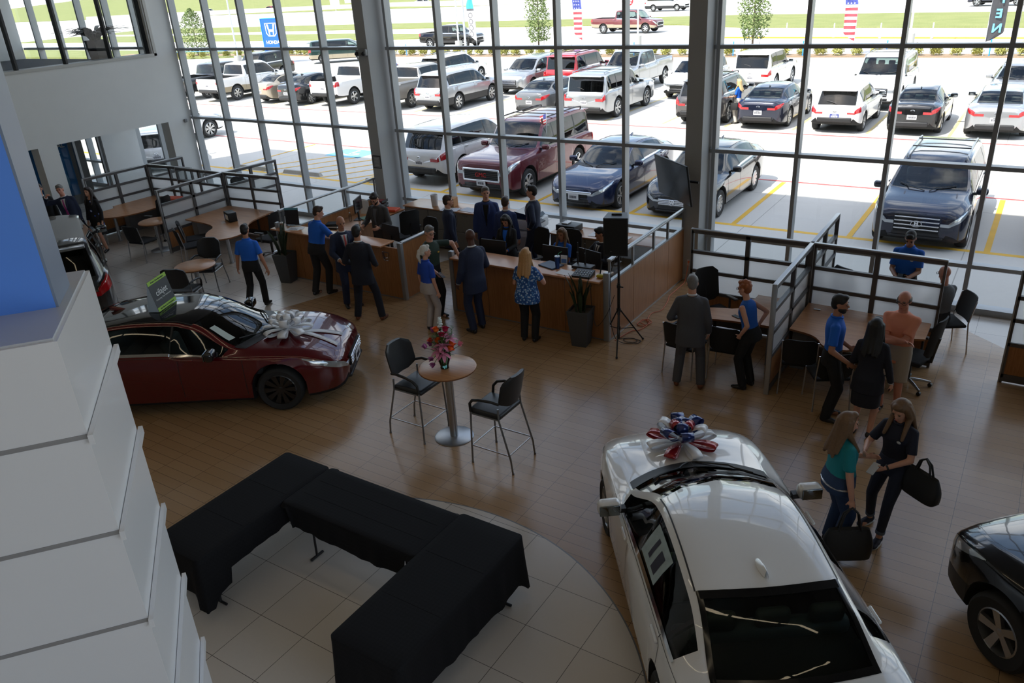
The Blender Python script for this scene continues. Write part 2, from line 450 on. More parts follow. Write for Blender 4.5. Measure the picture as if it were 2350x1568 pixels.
# columns --------------------------------------------------------------------
COLM = mat('column_paint', srgb(172,174,175), .6)
m = MB(); m.bx(-13.32, -13.02, 14.1, 14.85, 0, 9.4); c2 = m.build('column_1', COLM); struct(c2, 'grey column at the left end of the reception desk')
m = MB(); m.bx(-5.52, -5.2, 14.2, 14.85, 0, 9.4); c3 = m.build('column_2', COLM); struct(c3, 'grey column carrying the television')
m = MB(); m.bx(-5.53, -5.19, 14.185, 14.6, 0, .1); struct(m.build('baseboard_column', WFR))
# canopy outside throwing the long shade
# ceiling lights
LMAT = mat('lamp_tube', (1,1,1), .5, emit=(1, .82, .55), estr=4)
base = None
for iy, y in enumerate((-4.5, -1.2, 2.2, 6.0)):
    for ix in range(8):
        x = -15.5+ix*2.55
        lab = 'linear ceiling light fixture above the showroom'
        if base is None:
            base = thing('ceiling_light', lab, 'ceiling light', (x, y, 9.25), 0, 'linear lights along the ceiling')
            mm = MB(); mm.bx(-1.2, 1.2, -.09, .09, .03, .13); mm.build('housing', WHITEP, base)
            mm = MB(); mm.bx(-1.18, 1.18, -.07, .07, -.02, .03); mm.build('lamp_tube', LMAT, base)
        else: dup(base, (x, y, 9.25), 0)
# ================================================================== ground outside
n = NT('parking_concrete')
j = n.ma('MAXIMUM', n.line(n.x, 4.6, -.9, .02), n.line(n.y, 4.6, 17.0, .02))
c = n.mix(n.noise(.35, 6), srgb(196,192,184), srgb(214,210,202))
c = n.mix(n.ma('MULTIPLY', n.noise(14, 4), .25), c, srgb(176,172,164))
c = n.mix(n.ma('MULTIPLY', j, .6), c, srgb(120,116,110))
n.t.links.new(c, n.b.inputs['Base Color']); n.b.inputs['Roughness'].default_value = .85
CONC = n.m
n = NT('road_concrete')
c = n.mix(n.noise(.12, 6), srgb(200,196,188), srgb(216,212,206))
n.t.links.new(c, n.b.inputs['Base Color']); n.b.inputs['Roughness'].default_value = .9
ROADM = n.m
n = NT('roadside_grass')
c = n.mix(n.noise(.5, 6), srgb(120,128,66), srgb(176,170,112))
c = n.mix(n.noise(9, 5), c, srgb(96,112,52))
n.t.links.new(c, n.b.inputs['Base Color']); n.b.inputs['Roughness'].default_value = .95
GRASSM = n.m
LZ = -.15
m = MB(); m.bx(-85, 40, 18.2, 53.4, LZ-.3, LZ); struct(m.build('ground_parking_lot', CONC))
m = MB(); m.bx(-85, 40, 14.8, 18.05, -.4, -.03); struct(m.build('ground_sidewalk', CONC))
m = MB(); m.bx(6.8, 60, -40, 14.8, -.4, -.03); struct(m.build('ground_side_lot', CONC))
YEL = mat('yellow_road_paint', srgb(226,176,52), .7, noise=.12, nscale=4); REDP = mat('red_road_paint', srgb(205,96,92), .7, noise=.2, nscale=3)
YELF = mat('faded_yellow_paint', srgb(226,204,140), .75, noise=.1, nscale=3); BLUP = mat('blue_road_paint', srgb(120,190,216), .7, noise=.15, nscale=3)
WHT = mat('white_road_paint', (.8,.8,.8), .7)
m = MB(); m.bx(-85, 40, 18.05, 18.2, -.45, -.028); struct(m.build('kerb_yellow', YEL))
def paintbar(name, pts, wdt, mm, z=LZ+.006):
    m = MB()
    a, b = Vector((*pts[0], 0)), Vector((*pts[1], 0)); d = (b-a).normalized(); s = Vector((-d.y, d.x, 0))*wdt/2
    m.add([(*(a-s).xy, z), (*(b-s).xy, z), (*(b+s).xy, z), (*(a+s).xy, z)], [(0,1,2,3)])
    return struct(m.build(name, mm))
for k, x in enumerate((-17.9, -14.85, -11.55, -8.62, -5.92, -3.25, -.52, 2.1, 4.8)): paintbar('stall_marking', ((x, 18.3), (x, 22.9)), .12, YEL)
for k in range(-21, 4): paintbar('stall_marking', ((-2.62+2.56*k, 30.5), (-2.62+2.56*k, 41.0)), .1, YELF)
paintbar('fire_lane_marking', ((-75, 29.8), (30, 29.8)), .1, REDP); paintbar('fire_lane_marking', ((-75, 23.02), (30, 23.02)), .1, REDP)
for k in range(7): paintbar('hatch_marking', ((-23.9+k*.95, 18.5), (-21.9+k*.95, 21.6)), .1, YEL)
paintbar('hatch_marking', ((-24.6, 18.3), (-24.6, 22.9)), .1, YEL); paintbar('hatch_marking', ((-18.3, 18.3), (-18.3, 22.9)), .1, YEL)
m = MB(); m.bx(-22.6, -20.9, 21.4, 22.6, LZ+.001, LZ+.006); struct(m.build('accessible_bay_marking', BLUP))
m = MB()
a = [(.15*cos(t), .15*sin(t)) for t in [k*PI/6 for k in range(12)]]
m.prism([(-21.75+.42*cos(t), 21.95+.3*sin(t)) for t in [R(k) for k in range(200, 361, 20)]] + [(-21.75+.3*cos(t), 21.95+.2*sin(t)) for t in [R(k) for k in range(360, 199, -20)]], LZ+.006, LZ+.009)
m.prism([(-21.8+x*.6, 22.4+y*.6) for x, y in a], LZ+.006, LZ+.009); m.bx(-21.83, -21.74, 21.9, 22.3, LZ+.006, LZ+.009); m.bx(-21.8, -21.4, 21.98, 22.05, LZ+.006, LZ+.009)
struct(m.build('accessible_symbol_marking', WHT))
# wheel stops
CST = mat('cast_concrete', srgb(178,176,170), .9, noise=.06, nscale=8)
proto = None
for x, y, rz in ((-23.6, 18.75, 0), (-21.0, 18.75, 0), (-17.2, 18.75, 0)):
    if proto is None:
        m = MB(); m.add([(-.9,-.08,0),(.9,-.08,0),(.9,.08,0),(-.9,.08,0),(-.84,-.05,.12),(.84,-.05,.12),(.84,.05,.12),(-.84,.05,.12)], [(0,3,2,1),(4,5,6,7),(0,1,5,4),(1,2,6,5),(2,3,7,6),(3,0,4,7)])
        proto = m.build('wheel_stop', CST, None, loc=(x, y, LZ)); tag(proto, 'concrete wheel stop bar at the end of the leftmost hatched bay', 'wheel stop', 'wheel stops by the kerb')
    else:
        o = dup(proto, (x, y, LZ), rz, 'concrete wheel stop bar beyond the glass, %s' % ('in front of the blue accessible bay' if x == -21.0 else 'beside the white rear-facing SUV'))
# verge with shrubs and road
SOIL = mat('mulch_bed', srgb(150,128,104), .95, noise=.25, nscale=12)
m = MB(); m.bx(-85, 40, 53.4, 54.6, LZ-.3, LZ+.08); struct(m.build('ground_planting_bed', SOIL))
m = MB(); m.bx(-420, 260, 54.6, 420, LZ-.5, LZ-.04); struct(m.build('ground_road', ROADM))
def slab(name, poly, z, mm, z0=LZ-.2):
    m = MB(); m.prism(poly, z0, z); return struct(m.build(name, mm))
slab('ground_grass_median', [(-140,84.2),(-60,84.0),(-33,81.5),(-25,76.9),(-4,72.8),(40,64.3),(40,79.5),(-5,88.6),(-30,93.3),(-60,93.4),(-140,95)], LZ+.05, GRASSM)
slab('ground_grass_verge', [(-140,70.6),(-66,69.2),(-51,69.3),(-50,71),(-58,74.5),(-74,77.3),(-140,80.5)], LZ+.05, GRASSM)
slab('ground_grass_corner', [(-120,53),(-72,50.5),(-63,52.5),(-58,54.6),(-64,57),(-120,60)], LZ+.05, GRASSM)
m = MB(); m.add([(-420,150,LZ),(-60,139,LZ),(60,126,LZ),(260,110,LZ),(260,330,9),(-420,330,9)], [(0,1,2,3,4,5)]); struct(m.build('ground_grass_bank', GRASSM))
slab('kerb_island_marking', [(-26,67.4),(8,63.2),(8,63.6),(-26,67.8)], LZ+.03, YEL)
# jersey barrier
m = MB()
for (xa, ya), (xb, yb) in (((-230,137),(-175,145)),((-175,145),(-126,146)),((-126,146),(-67,135)),((-67,135),(40,117))):
    d = Vector((xb-xa, yb-ya, 0)); L_ = d.length; a_ = math.atan2(d.y, d.x)
    q = MB()
    for sx in (0, L_): q.v += [(sx,-.3,LZ),(sx,-.1,.3),(sx,-.07,.95),(sx,.07,.95),(sx,.1,.3),(sx,.3,LZ)]
    q.f = [[i, i+1, i+7, i+6] for i in range(5)]; q.m = [0]*5
    q.xf(Matrix.Translation((xa,ya,0)) @ Matrix.Rotation(a_,4,'Z')); m.add(q.v, q.f)
tag(m.build('barrier', CST), 'long low concrete barrier along the far highway', 'barrier')
# ================================================================== vehicles
def carglass(name, tint, refl=1.0): return glassmat(name, tint, 1.5, 0.0, refl)
GL_CLEAR = carglass('car_glass_green', (.50,.60,.58), 1.25)
GL_DARK = carglass('car_glass_privacy', (.10,.11,.12), 1.25)
UNDER = mat('underbody_black', (.008,.008,.008), .8)
TRIM = mat('exterior_black_trim', (.018,.018,.019), .5)
GLOSSB = mat('gloss_black_trim', (.008,.008,.009), .08, coat=.5)
LINER = mat('cabin_liner_dark', (.035,.037,.038), .8)
LINERL = mat('cabin_liner_beige', srgb(150,140,126), .8)
SEATM = mat('seat_dark_leather', (.03,.034,.036), .5)
SEATG = mat('seat_grey_leather', (.10,.115,.115), .5)
SEATB = mat('seat_beige_leather', srgb(160,148,130), .6)
LENS = mat('headlamp_lens', (.55,.58,.60), .08, .6, coat=1)
TAIL = mat('tail_lamp_red', (.42,.008,.012), .12, coat=1)
TAILP = mat('tail_lamp_pale', (.62,.20,.20), .12, coat=1)
AMBER = mat('amber_lens', (.9,.30,.02), .15, coat=1, emit=(1,.35,.03), estr=.35)
ALLOY = mat('alloy_silver', (.55,.56,.57), .28, .9)
ALLOYD = mat('alloy_dark', (.03,.03,.032), .25, .6, coat=.6)
DISC = mat('brake_disc', (.12,.12,.12), .4, .8)
REDEMB = mat('red_emblem', (.5,.03,.03), .3, .3)
PLATE = mat('licence_plate_white', (.78,.78,.80), .45)
PLATEB = mat('licence_plate_blue', srgb(60,70,140), .45)
TXTK = mat('dark_lettering', (.03,.03,.05), .6)

WH = {}
def wheel_parts(r, w, style):
    k = (round(r, 3), round(w, 3), style)
    if k in WH: return WH[k]
    rr = r*(.70 if style[0] != 'p' else .62); h = w/2
    t = MB(); t.lathe([(rr, -h*.8), (r*.9, -h), (r*.975, -h*.8), (r, -h*.55), (r, h*.55), (r*.975, h*.8), (r*.9, h), (rr, h*.8), (rr, -h*.8)], (0,0,0), 32, 0, 'Y', False)
    m = MB()
    m.lathe([(rr*1.01, h*.80), (rr*.95, h*.86), (rr*.92, h*.45), (rr*.90, -h*.6)], (0,0,0), 32, 0, 'Y', False)
    m.lathe([(rr*.17, h*.30), (rr*.17, h*.60), (rr*.10, h*.66), (0.001, h*.66)], (0,0,0), 14, 0, 'Y', False)
    ns = int(style[1:]); dbl = style[0] in 'dm'
    for i in range(ns):
        for off in ((-.16, .16) if dbl else (0,)):
            a = 2*PI*i/ns; a2 = a+off*(6/ns) if dbl else a
            wd = rr*(.07 if dbl else .17)
            p0 = Vector((cos(a)*rr*.13, h*.60, sin(a)*rr*.13)); p1 = Vector((cos(a2)*rr*.95, h*.80, sin(a2)*rr*.95))
            d = (p1-p0); q = Vector((-sin(a2), 0, cos(a2)))
            w0, w1 = wd*.8, wd*1.15
            dp = Vector((0, -h*.35, 0))
            m.add([p0-q*w0, p0+q*w0, p1+q*w1, p1-q*w1, p0-q*w0+dp, p0+q*w0+dp, p1+q*w1+dp, p1-q*w1+dp], [(0,1,2,3),(7,6,5,4),(0,4,5,1),(1,5,6,2),(2,6,7,3),(3,7,4,0)])
    d_ = MB(); d_.lathe([(rr*.9, -h*.1), (0.001, -h*.1)], (0,0,0), 24, 0, 'Y', False); d_.lathe([(rr*.66, h*.05), (rr*.2, h*.1), (.001, h*.1)], (0,0,0), 20, 1, 'Y', False)
    def me(mb, nm, ms, sm):
        o = mb.build(nm, ms, None, sm); x = o.data; bpy.data.objects.remove(o); return x
    WH[k] = (me(t, 'tyre', RUBBER, 40), m, me(d_, 'brake_disc', [UNDER, DISC], 40))
    return WH[k]
RIM = {}
def add_wheel(root, x, y, r, w, style, rmat, steer=0):
    t, rim, dsc = wheel_parts(r, w, style)
    k = (id(rim), rmat.name)
    if k not in RIM:
        o = rim.build('rim', rmat, None, 30); RIM[k] = o.data; bpy.data.objects.remove(o)
    o = bpy.data.objects.new('wheel', t); COL.objects.link(o); o.parent = root; o.location = (x, y, r); o.rotation_euler = (0, 0, (0 if y > 0 else PI)+steer)
    for nm, d in (('rim', RIM[k]), ('brake_disc', dsc)):
        c = bpy.data.objects.new(nm, d); COL.objects.link(c); c.parent = o

def spec(kind, L, W, H, wb, fo, r=.33, **kw):
    xF = wb/2+fo; xR = xF-L; hw = W/2
    s = dict(kind=kind, L=L, W=W, H=H, wb=wb, r=r, xF=xF, xR=xR, tw=.22, crown=.05, belt_in=.945, zb0=.17)
    if kind == 'sedan':
        s['top'] = [(xR,.90),(xR+.05,1.0*H/1.43),(xR+.22,1.05*H/1.43),(xR+.50,1.075*H/1.43),(xR+.98,H-.135),(xR+1.25,H-.065),(xR+2.0,H),(xF-2.25,H-.02),(xF-1.95,H-.085),(xF-1.18,.99),(xF-.6,.92),(xF-.17,.78),(xF-.05,.70),(xF,.60)]
        s['belt'] = [(xR,.86),(xR+.06,.93),(xR+.5,.985),(xR+1.4,.965),(xF-1.4,.90),(xF-.75,.86),(xF-.2,.72),(xF-.05,.64),(xF,.56)]
        s['hw'] = [(xR,.60*W/1.8),(xR+.06,.70*W/1.8),(xR+.16,.79*W/1.8),(xR+.42,hw-.035),(xR+1.0,hw),(xF-1.0,hw),(xF-.50,hw-.04),(xF-.22,hw-.13),(xF-.08,hw-.24),(xF,hw-.42)]
        s['rhw'] = [(xR,.50),(xR+.08,.60),(xR+.5,hw-.26),(xR+1.2,hw-.32),(xF-2.0,hw-.33),(xF-1.25,hw-.19),(xF-.5,hw-.22),(xF-.1,.45),(xF,.36)]
        s['zb'] = [(xR,.40),(xR+.08,.28),(xR+.3,.22),(xR+.6,.18),(xF-.6,.18),(xF-.2,.20),(xF-.05,.24),(xF,.32)]
        s['ws'] = (xF-1.97, xF-1.22); s['rg'] = (xR+.52, xR+1.22)
        b = (xR+xF)/2+.08
        s['side'] = [(xR+.78, xR+.98), (xR+1.02, b-.03), (b+.03, xF-1.30)]; s['seams'] = [xF-1.42, b, xR+1.12]
    elif kind == 'suv':
        k = H/1.7
        s['top'] = [(xR,.88*k),(xR+.04,1.0*k),(xR+.10,1.07*k),(xR+.42,H-.12),(xR+.52,H-.06),(xR+1.2,H-.01),(xR+2.0,H),(xF-2.0,H-.03),(xF-1.75,H-.11),(xF-.98,1.13*k),(xF-.55,1.06*k),(xF-.14,.96*k),(xF-.04,.86*k),(xF,.74*k)]
        s['belt'] = [(xR,.84*k),(xR+.05,.96*k),(xR+.5,1.08*k),(xR+1.5,1.05*k),(xF-1.4,1.0*k),(xF-.7,.98*k),(xF-.15,.88*k),(xF-.04,.80*k),(xF,.70*k)]
        s['hw'] = [(xR,hw*.72),(xR+.05,hw*.84),(xR+.15,hw*.92),(xR+.4,hw-.02),(xR+1,hw),(xF-.9,hw),(xF-.45,hw-.03),(xF-.18,hw-.11),(xF-.06,hw-.20),(xF,hw-.36)]
        s['rhw'] = [(xR,hw*.62),(xR+.10,hw-.20),(xR+.5,hw-.25),(xF-1.9,hw-.28),(xF-1.05,hw-.16),(xF-.5,hw-.2),(xF-.1,hw-.36),(xF,hw-.48)]
        s['zb'] = [(xR,.48),(xR+.08,.36),(xR+.4,.28),(xF-.5,.26),(xF-.15,.28),(xF,.40)]
        s['ws'] = (xF-1.78, xF-1.02); s['rg'] = (xR+.11, xR+.44); b = (xR+xF)/2+.02; s['zb0'] = .25
        s['side'] = [(xR+.42, xR+1.05), (xR+1.12, b-.03), (b+.03, xF-1.2)]; s['seams'] = [xF-1.22, b, xR+1.12]
        if kw.get('box'):
            s['top'] = [(xR,.86*k),(xR+.03,.98*k),(xR+.07,1.04*k),(xR+.23,H-.12),(xR+.32,H-.05),(xR+1,H),(xF-2.3,H-.01),(xF-2.02,H-.07),(xF-1.40,1.09*k),(xF-.6,1.04*k),(xF-.1,.98*k),(xF-.03,.90*k),(xF,.78*k)]
            s['belt'] = [(xR,.82*k),(xR+.05,.95*k),(xR+.5,1.02*k),(xF-1.4,1.0*k),(xF-.6,.98*k),(xF-.1,.92*k),(xF,.74*k)]
            s['hw'] = [(xR,hw*.86),(xR+.05,hw*.94),(xR+.2,hw-.02),(xR+1,hw),(xF-.7,hw),(xF-.25,hw-.03),(xF-.06,hw-.10),(xF,hw-.20)]
            s['rhw'] = [(xR,hw*.75),(xR+.10,hw-.15),(xR+.5,hw-.2),(xF-2.0,hw-.22),(xF-1.4,hw-.13),(xF-.5,hw-.16),(xF-.1,hw-.22),(xF,hw-.36)]
            s['ws'] = (xF-2.05, xF-1.42); s['rg'] = (xR+.075, xR+.235); s['side'] = [(xR+.25, xR+1.2), (xR+1.27, b-.03), (b+.03, xF-1.55)]; s['seams'] = [xF-1.5, b, xR+1.3]
    elif kind == 'pickup':
        bl = kw.get('bed', 1.75); cf = xF-1.15
        s['bedr'] = (xR+.09, xR+bl, .78); c0 = xR+bl+.05; rail = kw.get('rail', 1.30)
        s['top'] = [(xR,rail-.12),(xR+.04,rail),(xR+bl,rail),(c0,rail+.02),(c0+.03,rail+.06),(c0+.16,H-.10),(c0+.28,H-.03),(c0+.9,H),(cf-.95,H-.02),(cf-.75,H-.08),(cf,1.27),(cf+.45,1.2),(xF-.15,1.1),(xF-.04,1.02),(xF,.88)]
        s['belt'] = [(xR,rail-.15),(xR+.05,rail-.04),(xR+bl,rail-.03),(c0+.3,1.2),(cf,1.16),(xF-.4,1.10),(xF-.1,1.0),(xF,.85)]
        s['hw'] = [(xR,hw*.90),(xR+.05,hw*.97),(xR+.3,hw),(xF-.6,hw),(xF-.25,hw-.05),(xF-.08,hw-.12),(xF,hw-.25)]
        s['rhw'] = [(xR,hw*.86),(xR+.05,hw*.92),(xR+bl,hw*.92),(c0+.02,hw*.90),(c0+.16,hw-.22),(c0+.9,hw-.25),(cf-.8,hw-.27),(cf,hw-.14),(xF-.3,hw-.18),(xF,hw-.36)]
        s['zb'] = [(xR,.62),(xR+.1,.52),(xR+.9,.45),(xF-.5,.40),(xF-.15,.36),(xF,.45)]
        s['ws'] = (cf-.78, cf-.03); s['rg'] = (c0+.03, c0+.165); b = (c0+cf)/2-.15
        s['side'] = [(c0+.22, b-.04), (b+.04, cf-.22)]; s['seams'] = [cf-.2, b, c0+.14]
    elif kind == 'van':
        s['top'] = [(xR,1.0),(xR+.03,1.2),(xR+.08,H-.25),(xR+.2,H-.03),(xR+1,H),(xF-1.9,H-.02),(xF-1.6,H-.12),(xF-.85,1.25),(xF-.4,1.15),(xF-.1,1.02),(xF,.85)]
        s['belt'] = [(xR,.95),(xR+.06,1.12),(xR+.5,1.15),(xF-1.2,1.12),(xF-.5,1.05),(xF-.1,.95),(xF,.8)]
        s['hw'] = [(xR,hw*.86),(xR+.05,hw*.94),(xR+.3,hw),(xF-.7,hw),(xF-.25,hw-.06),(xF-.07,hw-.16),(xF,hw-.32)]
        s['rhw'] = [(xR,hw*.8),(xR+.1,hw-.14),(xF-1.6,hw-.2),(xF-.85,hw-.16),(xF-.1,hw-.3),(xF,hw-.42)]
        s['zb'] = [(xR,.45),(xR+.1,.34),(xF-.4,.28),(xF-.1,.3),(xF,.42)]
        s['ws'] = (xF-1.63, xF-.88); s['rg'] = (xR+.045, xR+.11); b = xF-2.0
        s['side'] = [(xR+.3, xR+1.5), (xR+1.56, b-.05), (b+.03, xF-1.15)]; s['seams'] = [xF-1.1, b, xR+1.9]
    s.update(kw)
    return s

class Car:
    def __init__(c, s):
        c.s = s; c.fn = {k: pchip([p[0] for p in s[k]], [p[1] for p in s[k]]) for k in ('top','belt','hw','rhw','zb')}
        c.ra = s['r']+.055
    def arch(c, x):
        z = 0
        for xw in (-c.s['wb']/2, c.s['wb']/2):
            d = abs(x-xw)
            if d < c.ra: z = max(z, c.s['r']+math.sqrt(c.ra**2-d*d))
        return z
    def sec(c, x):
        s = c.s; f = c.fn; hw = f['hw'](x); be = f['belt'](x); tp = f['top'](x); zb = f['zb'](x); rh = min(f['rhw'](x), hw*.93)
        bed = s.get('bedr'); inb = bed and bed[0] <= x <= bed[1]
        cr = s['crown']*min(1, max(.35, (tp-be)*1.6+.35)); rz = max(be+.012, tp-cr)
        if inb: rz = tp
        zs = be-zb; bi = s['belt_in']
        z4, z5, z6 = zb+.45*zs, zb+.74*zs, be-.04
        a = c.arch(x)
        P = [(0,zb),(.7*hw,zb),(.93*hw,zb+.012),(.985*hw,zb+.07),(hw,z4),(.996*hw,z5),(.975*hw,z6),(bi*hw,be)]
        if a:
            P = [(y, max(z, a+.012*k)) if k < 7 else (y, z) for k, (y, z) in enumerate(P)]
        y0, y1 = bi*hw-.012, rh
        g = rz-be
        for t, bu in ((.06, .006), (.5, .022), (.9, .006)):
            P.append((lerp(y0, y1, t)+bu*min(1, g*2), be+.012+(g-.012)*t))
        P.append((y1, rz))
        if inb: P += [(.97*rh, rz+.005), (.955*rh, bed[2]), (0, bed[2])]
        else: P += [(.93*rh, rz+.38*(tp-rz)), (.6*rh, rz+.82*(tp-rz)), (0, tp)]
        return P
    def sh(c, x, y, j):
        """plan-view bow of windscreen, cowl and backlight"""
        if j < 6.5: return 0
        s = c.s; w0, w1 = s['ws']; q = (abs(y)/.72)**2*(.5 if j < 7.5 else 1)
        a = max(0, 1-max(0, w0-x, x-w1)/.6); b0, b1 = s['rg']; b = max(0, 1-max(0, b0-x, x-b1)/.5)
        k = s.get('bow', .30 if s['kind'] == 'sedan' else .16)
        return -k*a*a*(3-2*a)*q+.10*b*q
    def pt(c, x, j, side=1, off=0.0):
        P = c.sec(x); j = min(max(j, 0), len(P)-1.001); i = int(j); t = j-i
        y = lerp(P[i][0], P[i+1][0], t); z = lerp(P[i][1], P[i+1][1], t)
        if off:
            ty, tz = P[i+1][0]-P[i][0], P[i+1][1]-P[i][1]; l = math.hypot(ty, tz) or 1
            # include the plan-view slope so patches hug rounded corners
            Q = c.sec(x+.012); y2 = lerp(Q[i][0], Q[i+1][0], t); z2 = lerp(Q[i][1], Q[i+1][1], t)
            a = Vector((.012, y2-y, z2-z)); b = Vector((0, ty/l, tz/l)); nn = b.cross(a)
            nn = nn.normalized() if nn.length > 1e-9 else Vector((0,1,0))
            if nn.y < 0 and j < 11: nn = -nn
            if j >= 11 and nn.z < 0: nn = -nn
            return (x+c.sh(x, y, j)+nn.x*off, side*(y+nn.y*off), z+nn.z*off)
        return (x+c.sh(x, y, j), side*y, z)
    def patch(c, mb, xa, xb, ja, jb, side, off=.004, nx=8, nj=4, mi=0, fn=None):
        G = []
        for i in range(nx+1):
            u = i/nx; row = []
            for k in range(nj+1):
                v = k/nj
                x = lerp(xa, xb, u); j = lerp(ja, jb, v)
                if fn: x, j = fn(u, v)
                row.append(c.pt(x, j, side, off))
            G.append(row)
        if side < 0: G = [list(reversed(r_)) for r_ in G]
        mb.grid(G, mi)

_seatmesh = {}
def seat_mesh(m_, bench):
    k = (m_.name, bench)
    if k in _seatmesh: return _seatmesh[k]
    b = MB(); w = 1.25 if bench else .5
    b.rbox((.05, 0, .32), (.52, w, .16), .05); b.rbox((-.24, 0, .62), (.15, w, .62), .06, ry=-.22)
    for y in ((-.42, 0, .42) if bench else (0,)): b.rbox((-.33, y, 1.0), (.10, .27, .18), .045, ry=-.15)
    o = b.build('seat', m_, None, 40); me = o.data; bpy.data.objects.remove(o); _seatmesh[k] = me
    return me

def build_car(name, label, cat, s, col, loc, rz, group=None, wheel='d5', rim=ALLOY, glass=None, rglass=None, seat=SEATM, two=None, rails=False, plate=PLATE, cladding=False, steer=0, grille='bar', emblem=None, tail=TAIL, liner=LINER, chrome_line=True, detail=1, front_plate=None, roofmat=None, mirror=None):
    """col = paint material, rz = heading of the nose"""
    root = thing(name, label, cat, loc, rz, group)
    c = Car(s); xF, xR, r, wb = s['xF'], s['xR'], s['r'], s['wb']; k_ = s['kind']
    glass = glass or GL_CLEAR; rglass = rglass or glass
    st = list(np.arange(xR, xF+.001, .085))
    feat = [xR+.01, xR+.03, xR+.06, xR+.1, xR+.16, xF-.01, xF-.03, xF-.06, xF-.1, xF-.16, *s['ws'], *s['rg']] + [v for p in s['side'] for v in p] + [p[0] for p in s['top']]
    if s.get('bedr'): feat += [s['bedr'][0]-.004, s['bedr'][0], s['bedr'][1], s['bedr'][1]+.004]
    for xw in (-wb/2, wb/2):
        feat += [xw-c.ra-.004, xw+c.ra+.004] + [xw+c.ra*.999*cos(R(t)) for t in range(0, 181, 12)]
    hard = set(round(v, 4) for v in feat)
    for v in sorted(st):
        if all(abs(v-h) > .02 for h in hard): hard.add(round(v, 4))
    xs = sorted(v for v in hard if xR-1e-6 <= v <= xF+1e-6)
    ys = [xs[0]]
    for v in xs[1:]:
        if v-ys[-1] > .0025: ys.append(v)
    xs = ys; N = len(xs)
    S = [c.sec(x) for x in xs]; J = len(S[0])
    V = []; idx = {}
    def vid(i, j, sd):
        if j in (0, J-1): sd = 1
        k = (i, j, sd)
        if k not in idx: idx[k] = len(V); V.append((xs[i]+c.sh(xs[i], S[i][j][0], j), sd*S[i][j][0], S[i][j][1]))
        return idx[k]
    body = MB(); wsg = MB(); rgm = MB(); sides = {}
    V0 = V
    parts = {'b': ([], []), 'w': ([], []), 'r': ([], [])}
    inner = []
    for i in range(N-1):
        xm = (xs[i]+xs[i+1])/2
        gh = min(S[i][11][1]-S[i][7][1], S[i+1][11][1]-S[i+1][7][1])
        for sd in (1, -1):
            for j in range(J-1):
                f = [vid(i,j,sd), vid(i+1,j,sd), vid(i+1,j+1,sd), vid(i,j+1,sd)]
                if sd > 0: f = f[::-1]
                f = [v for q, v in enumerate(f) if v != f[q-1]]
                if len(f) < 3: continue
                key, mi = 'b', 0
                if j <= 1: mi = 1
                elif j == 2: mi = 1
                elif j == 3 and two: mi = 3
                elif cladding and j == 3: mi = 2
                bed = s.get('bedr')
                if bed and bed[0] < xm < bed[1] and j >= 12: mi = 1
                if j in (8, 9) and gh > .07:
                    for q, (a, b) in enumerate(s['side']):
                        if a < xm < b: key = ('s', q, sd); break
                    else:
                        if s['side'][0][1] < xm < s['side'][-1][0]: mi = 2
                if j >= 12 and s['ws'][0] < xm < s['ws'][1]: key = 'w'
                if j >= 12 and s['rg'][0] < xm < s['rg'][1]: key = 'r'
                if roofmat and j >= 11 and s['rg'][1] <= xm <= s['ws'][0]: mi = 4
                if key not in parts: parts[key] = ([], [])
                parts[key][0].append(f); parts[key][1].append(mi)
                if key == 'b' and (j >= 3) and s['rg'][0] < xm < s['ws'][1]: inner.append(f)
    # end caps
    for i, flip in ((0, False), (N-1, True)):
        ring = [vid(i, j, 1) for j in range(J)] + [vid(i, j, -1) for j in range(J-2, 0, -1)]
        ctr = len(V); zt = (S[i][0][1]+S[i][-1][1])/2; V.append((xs[i]+(-.02 if not flip else .02), 0, zt))
        for q in range(len(ring)):
            a, b = ring[q], ring[(q+1) % len(ring)]
            parts['b'][0].append([a, b, ctr] if flip else [b, a, ctr]); parts['b'][1].append(0)
    def emit(nm, key, mats, parent, sm=32):
        fs, ms = parts[key]
        used = sorted(set(v for f in fs for v in f)); mp = {v: q for q, v in enumerate(used)}
        mb = MB(); mb.v = [V[v] for v in used]; mb.f = [[mp[v] for v in f] for f in fs]; mb.m = ms
        return mb.build(nm, mats, parent, sm)
    emit('body', 'b', [col, UNDER, TRIM, two or col, roofmat or col], root, 30)
    emit('windshield', 'w', glass, root); emit('rear_window', 'r', rglass, root)
    for key in parts:
        if isinstance(key, tuple): emit('side_window', key, rglass if (key[1] < len(s['side'])-1) else glass, root)
    # cabin liner: inner skin
    used = sorted(set(v for f in inner for v in f)); mp = {v: q for q, v in enumerate(used)}
    mb = MB(); zc = .85
    mb.v = [(V[v][0], V[v][1]*.955, zc+(V[v][2]-zc)*.955) for v in used]; mb.f = [[mp[v] for v in f][::-1] for f in inner]; mb.m = [0]*len(inner)
    mb.bx(s['rg'][0]+.1, s['ws'][1]-.05, -s['W']/2*.86, s['W']/2*.86, .30, .36)
    mb.bx(s['ws'][1]-.42, s['ws'][1]+.02, -s['W']/2*.8, s['W']/2*.8, .55, c.fn['belt'](s['ws'][1])-.03)
    if k_ == 'sedan': mb.bx(s['rg'][0]+.02, s['rg'][0]+.62, -s['W']/2*.72, s['W']/2*.72, .7, c.fn['belt'](s['rg'][0])-.03)
    mb.build('cabin_liner', liner, root)
    # seats
    xs_front = s['ws'][0]-.10 if k_ in ('sedan', 'suv') else s['ws'][0]-.2
    zo = s['zb0']+ (.0 if k_ == 'sedan' else .14*(s['H']/1.7))
    rear_x = (s['rg'][0]+.92) if k_ == 'sedan' else (s['side'][0][0]+.55 if k_ == 'pickup' else (s['rg'][0]+1.25))
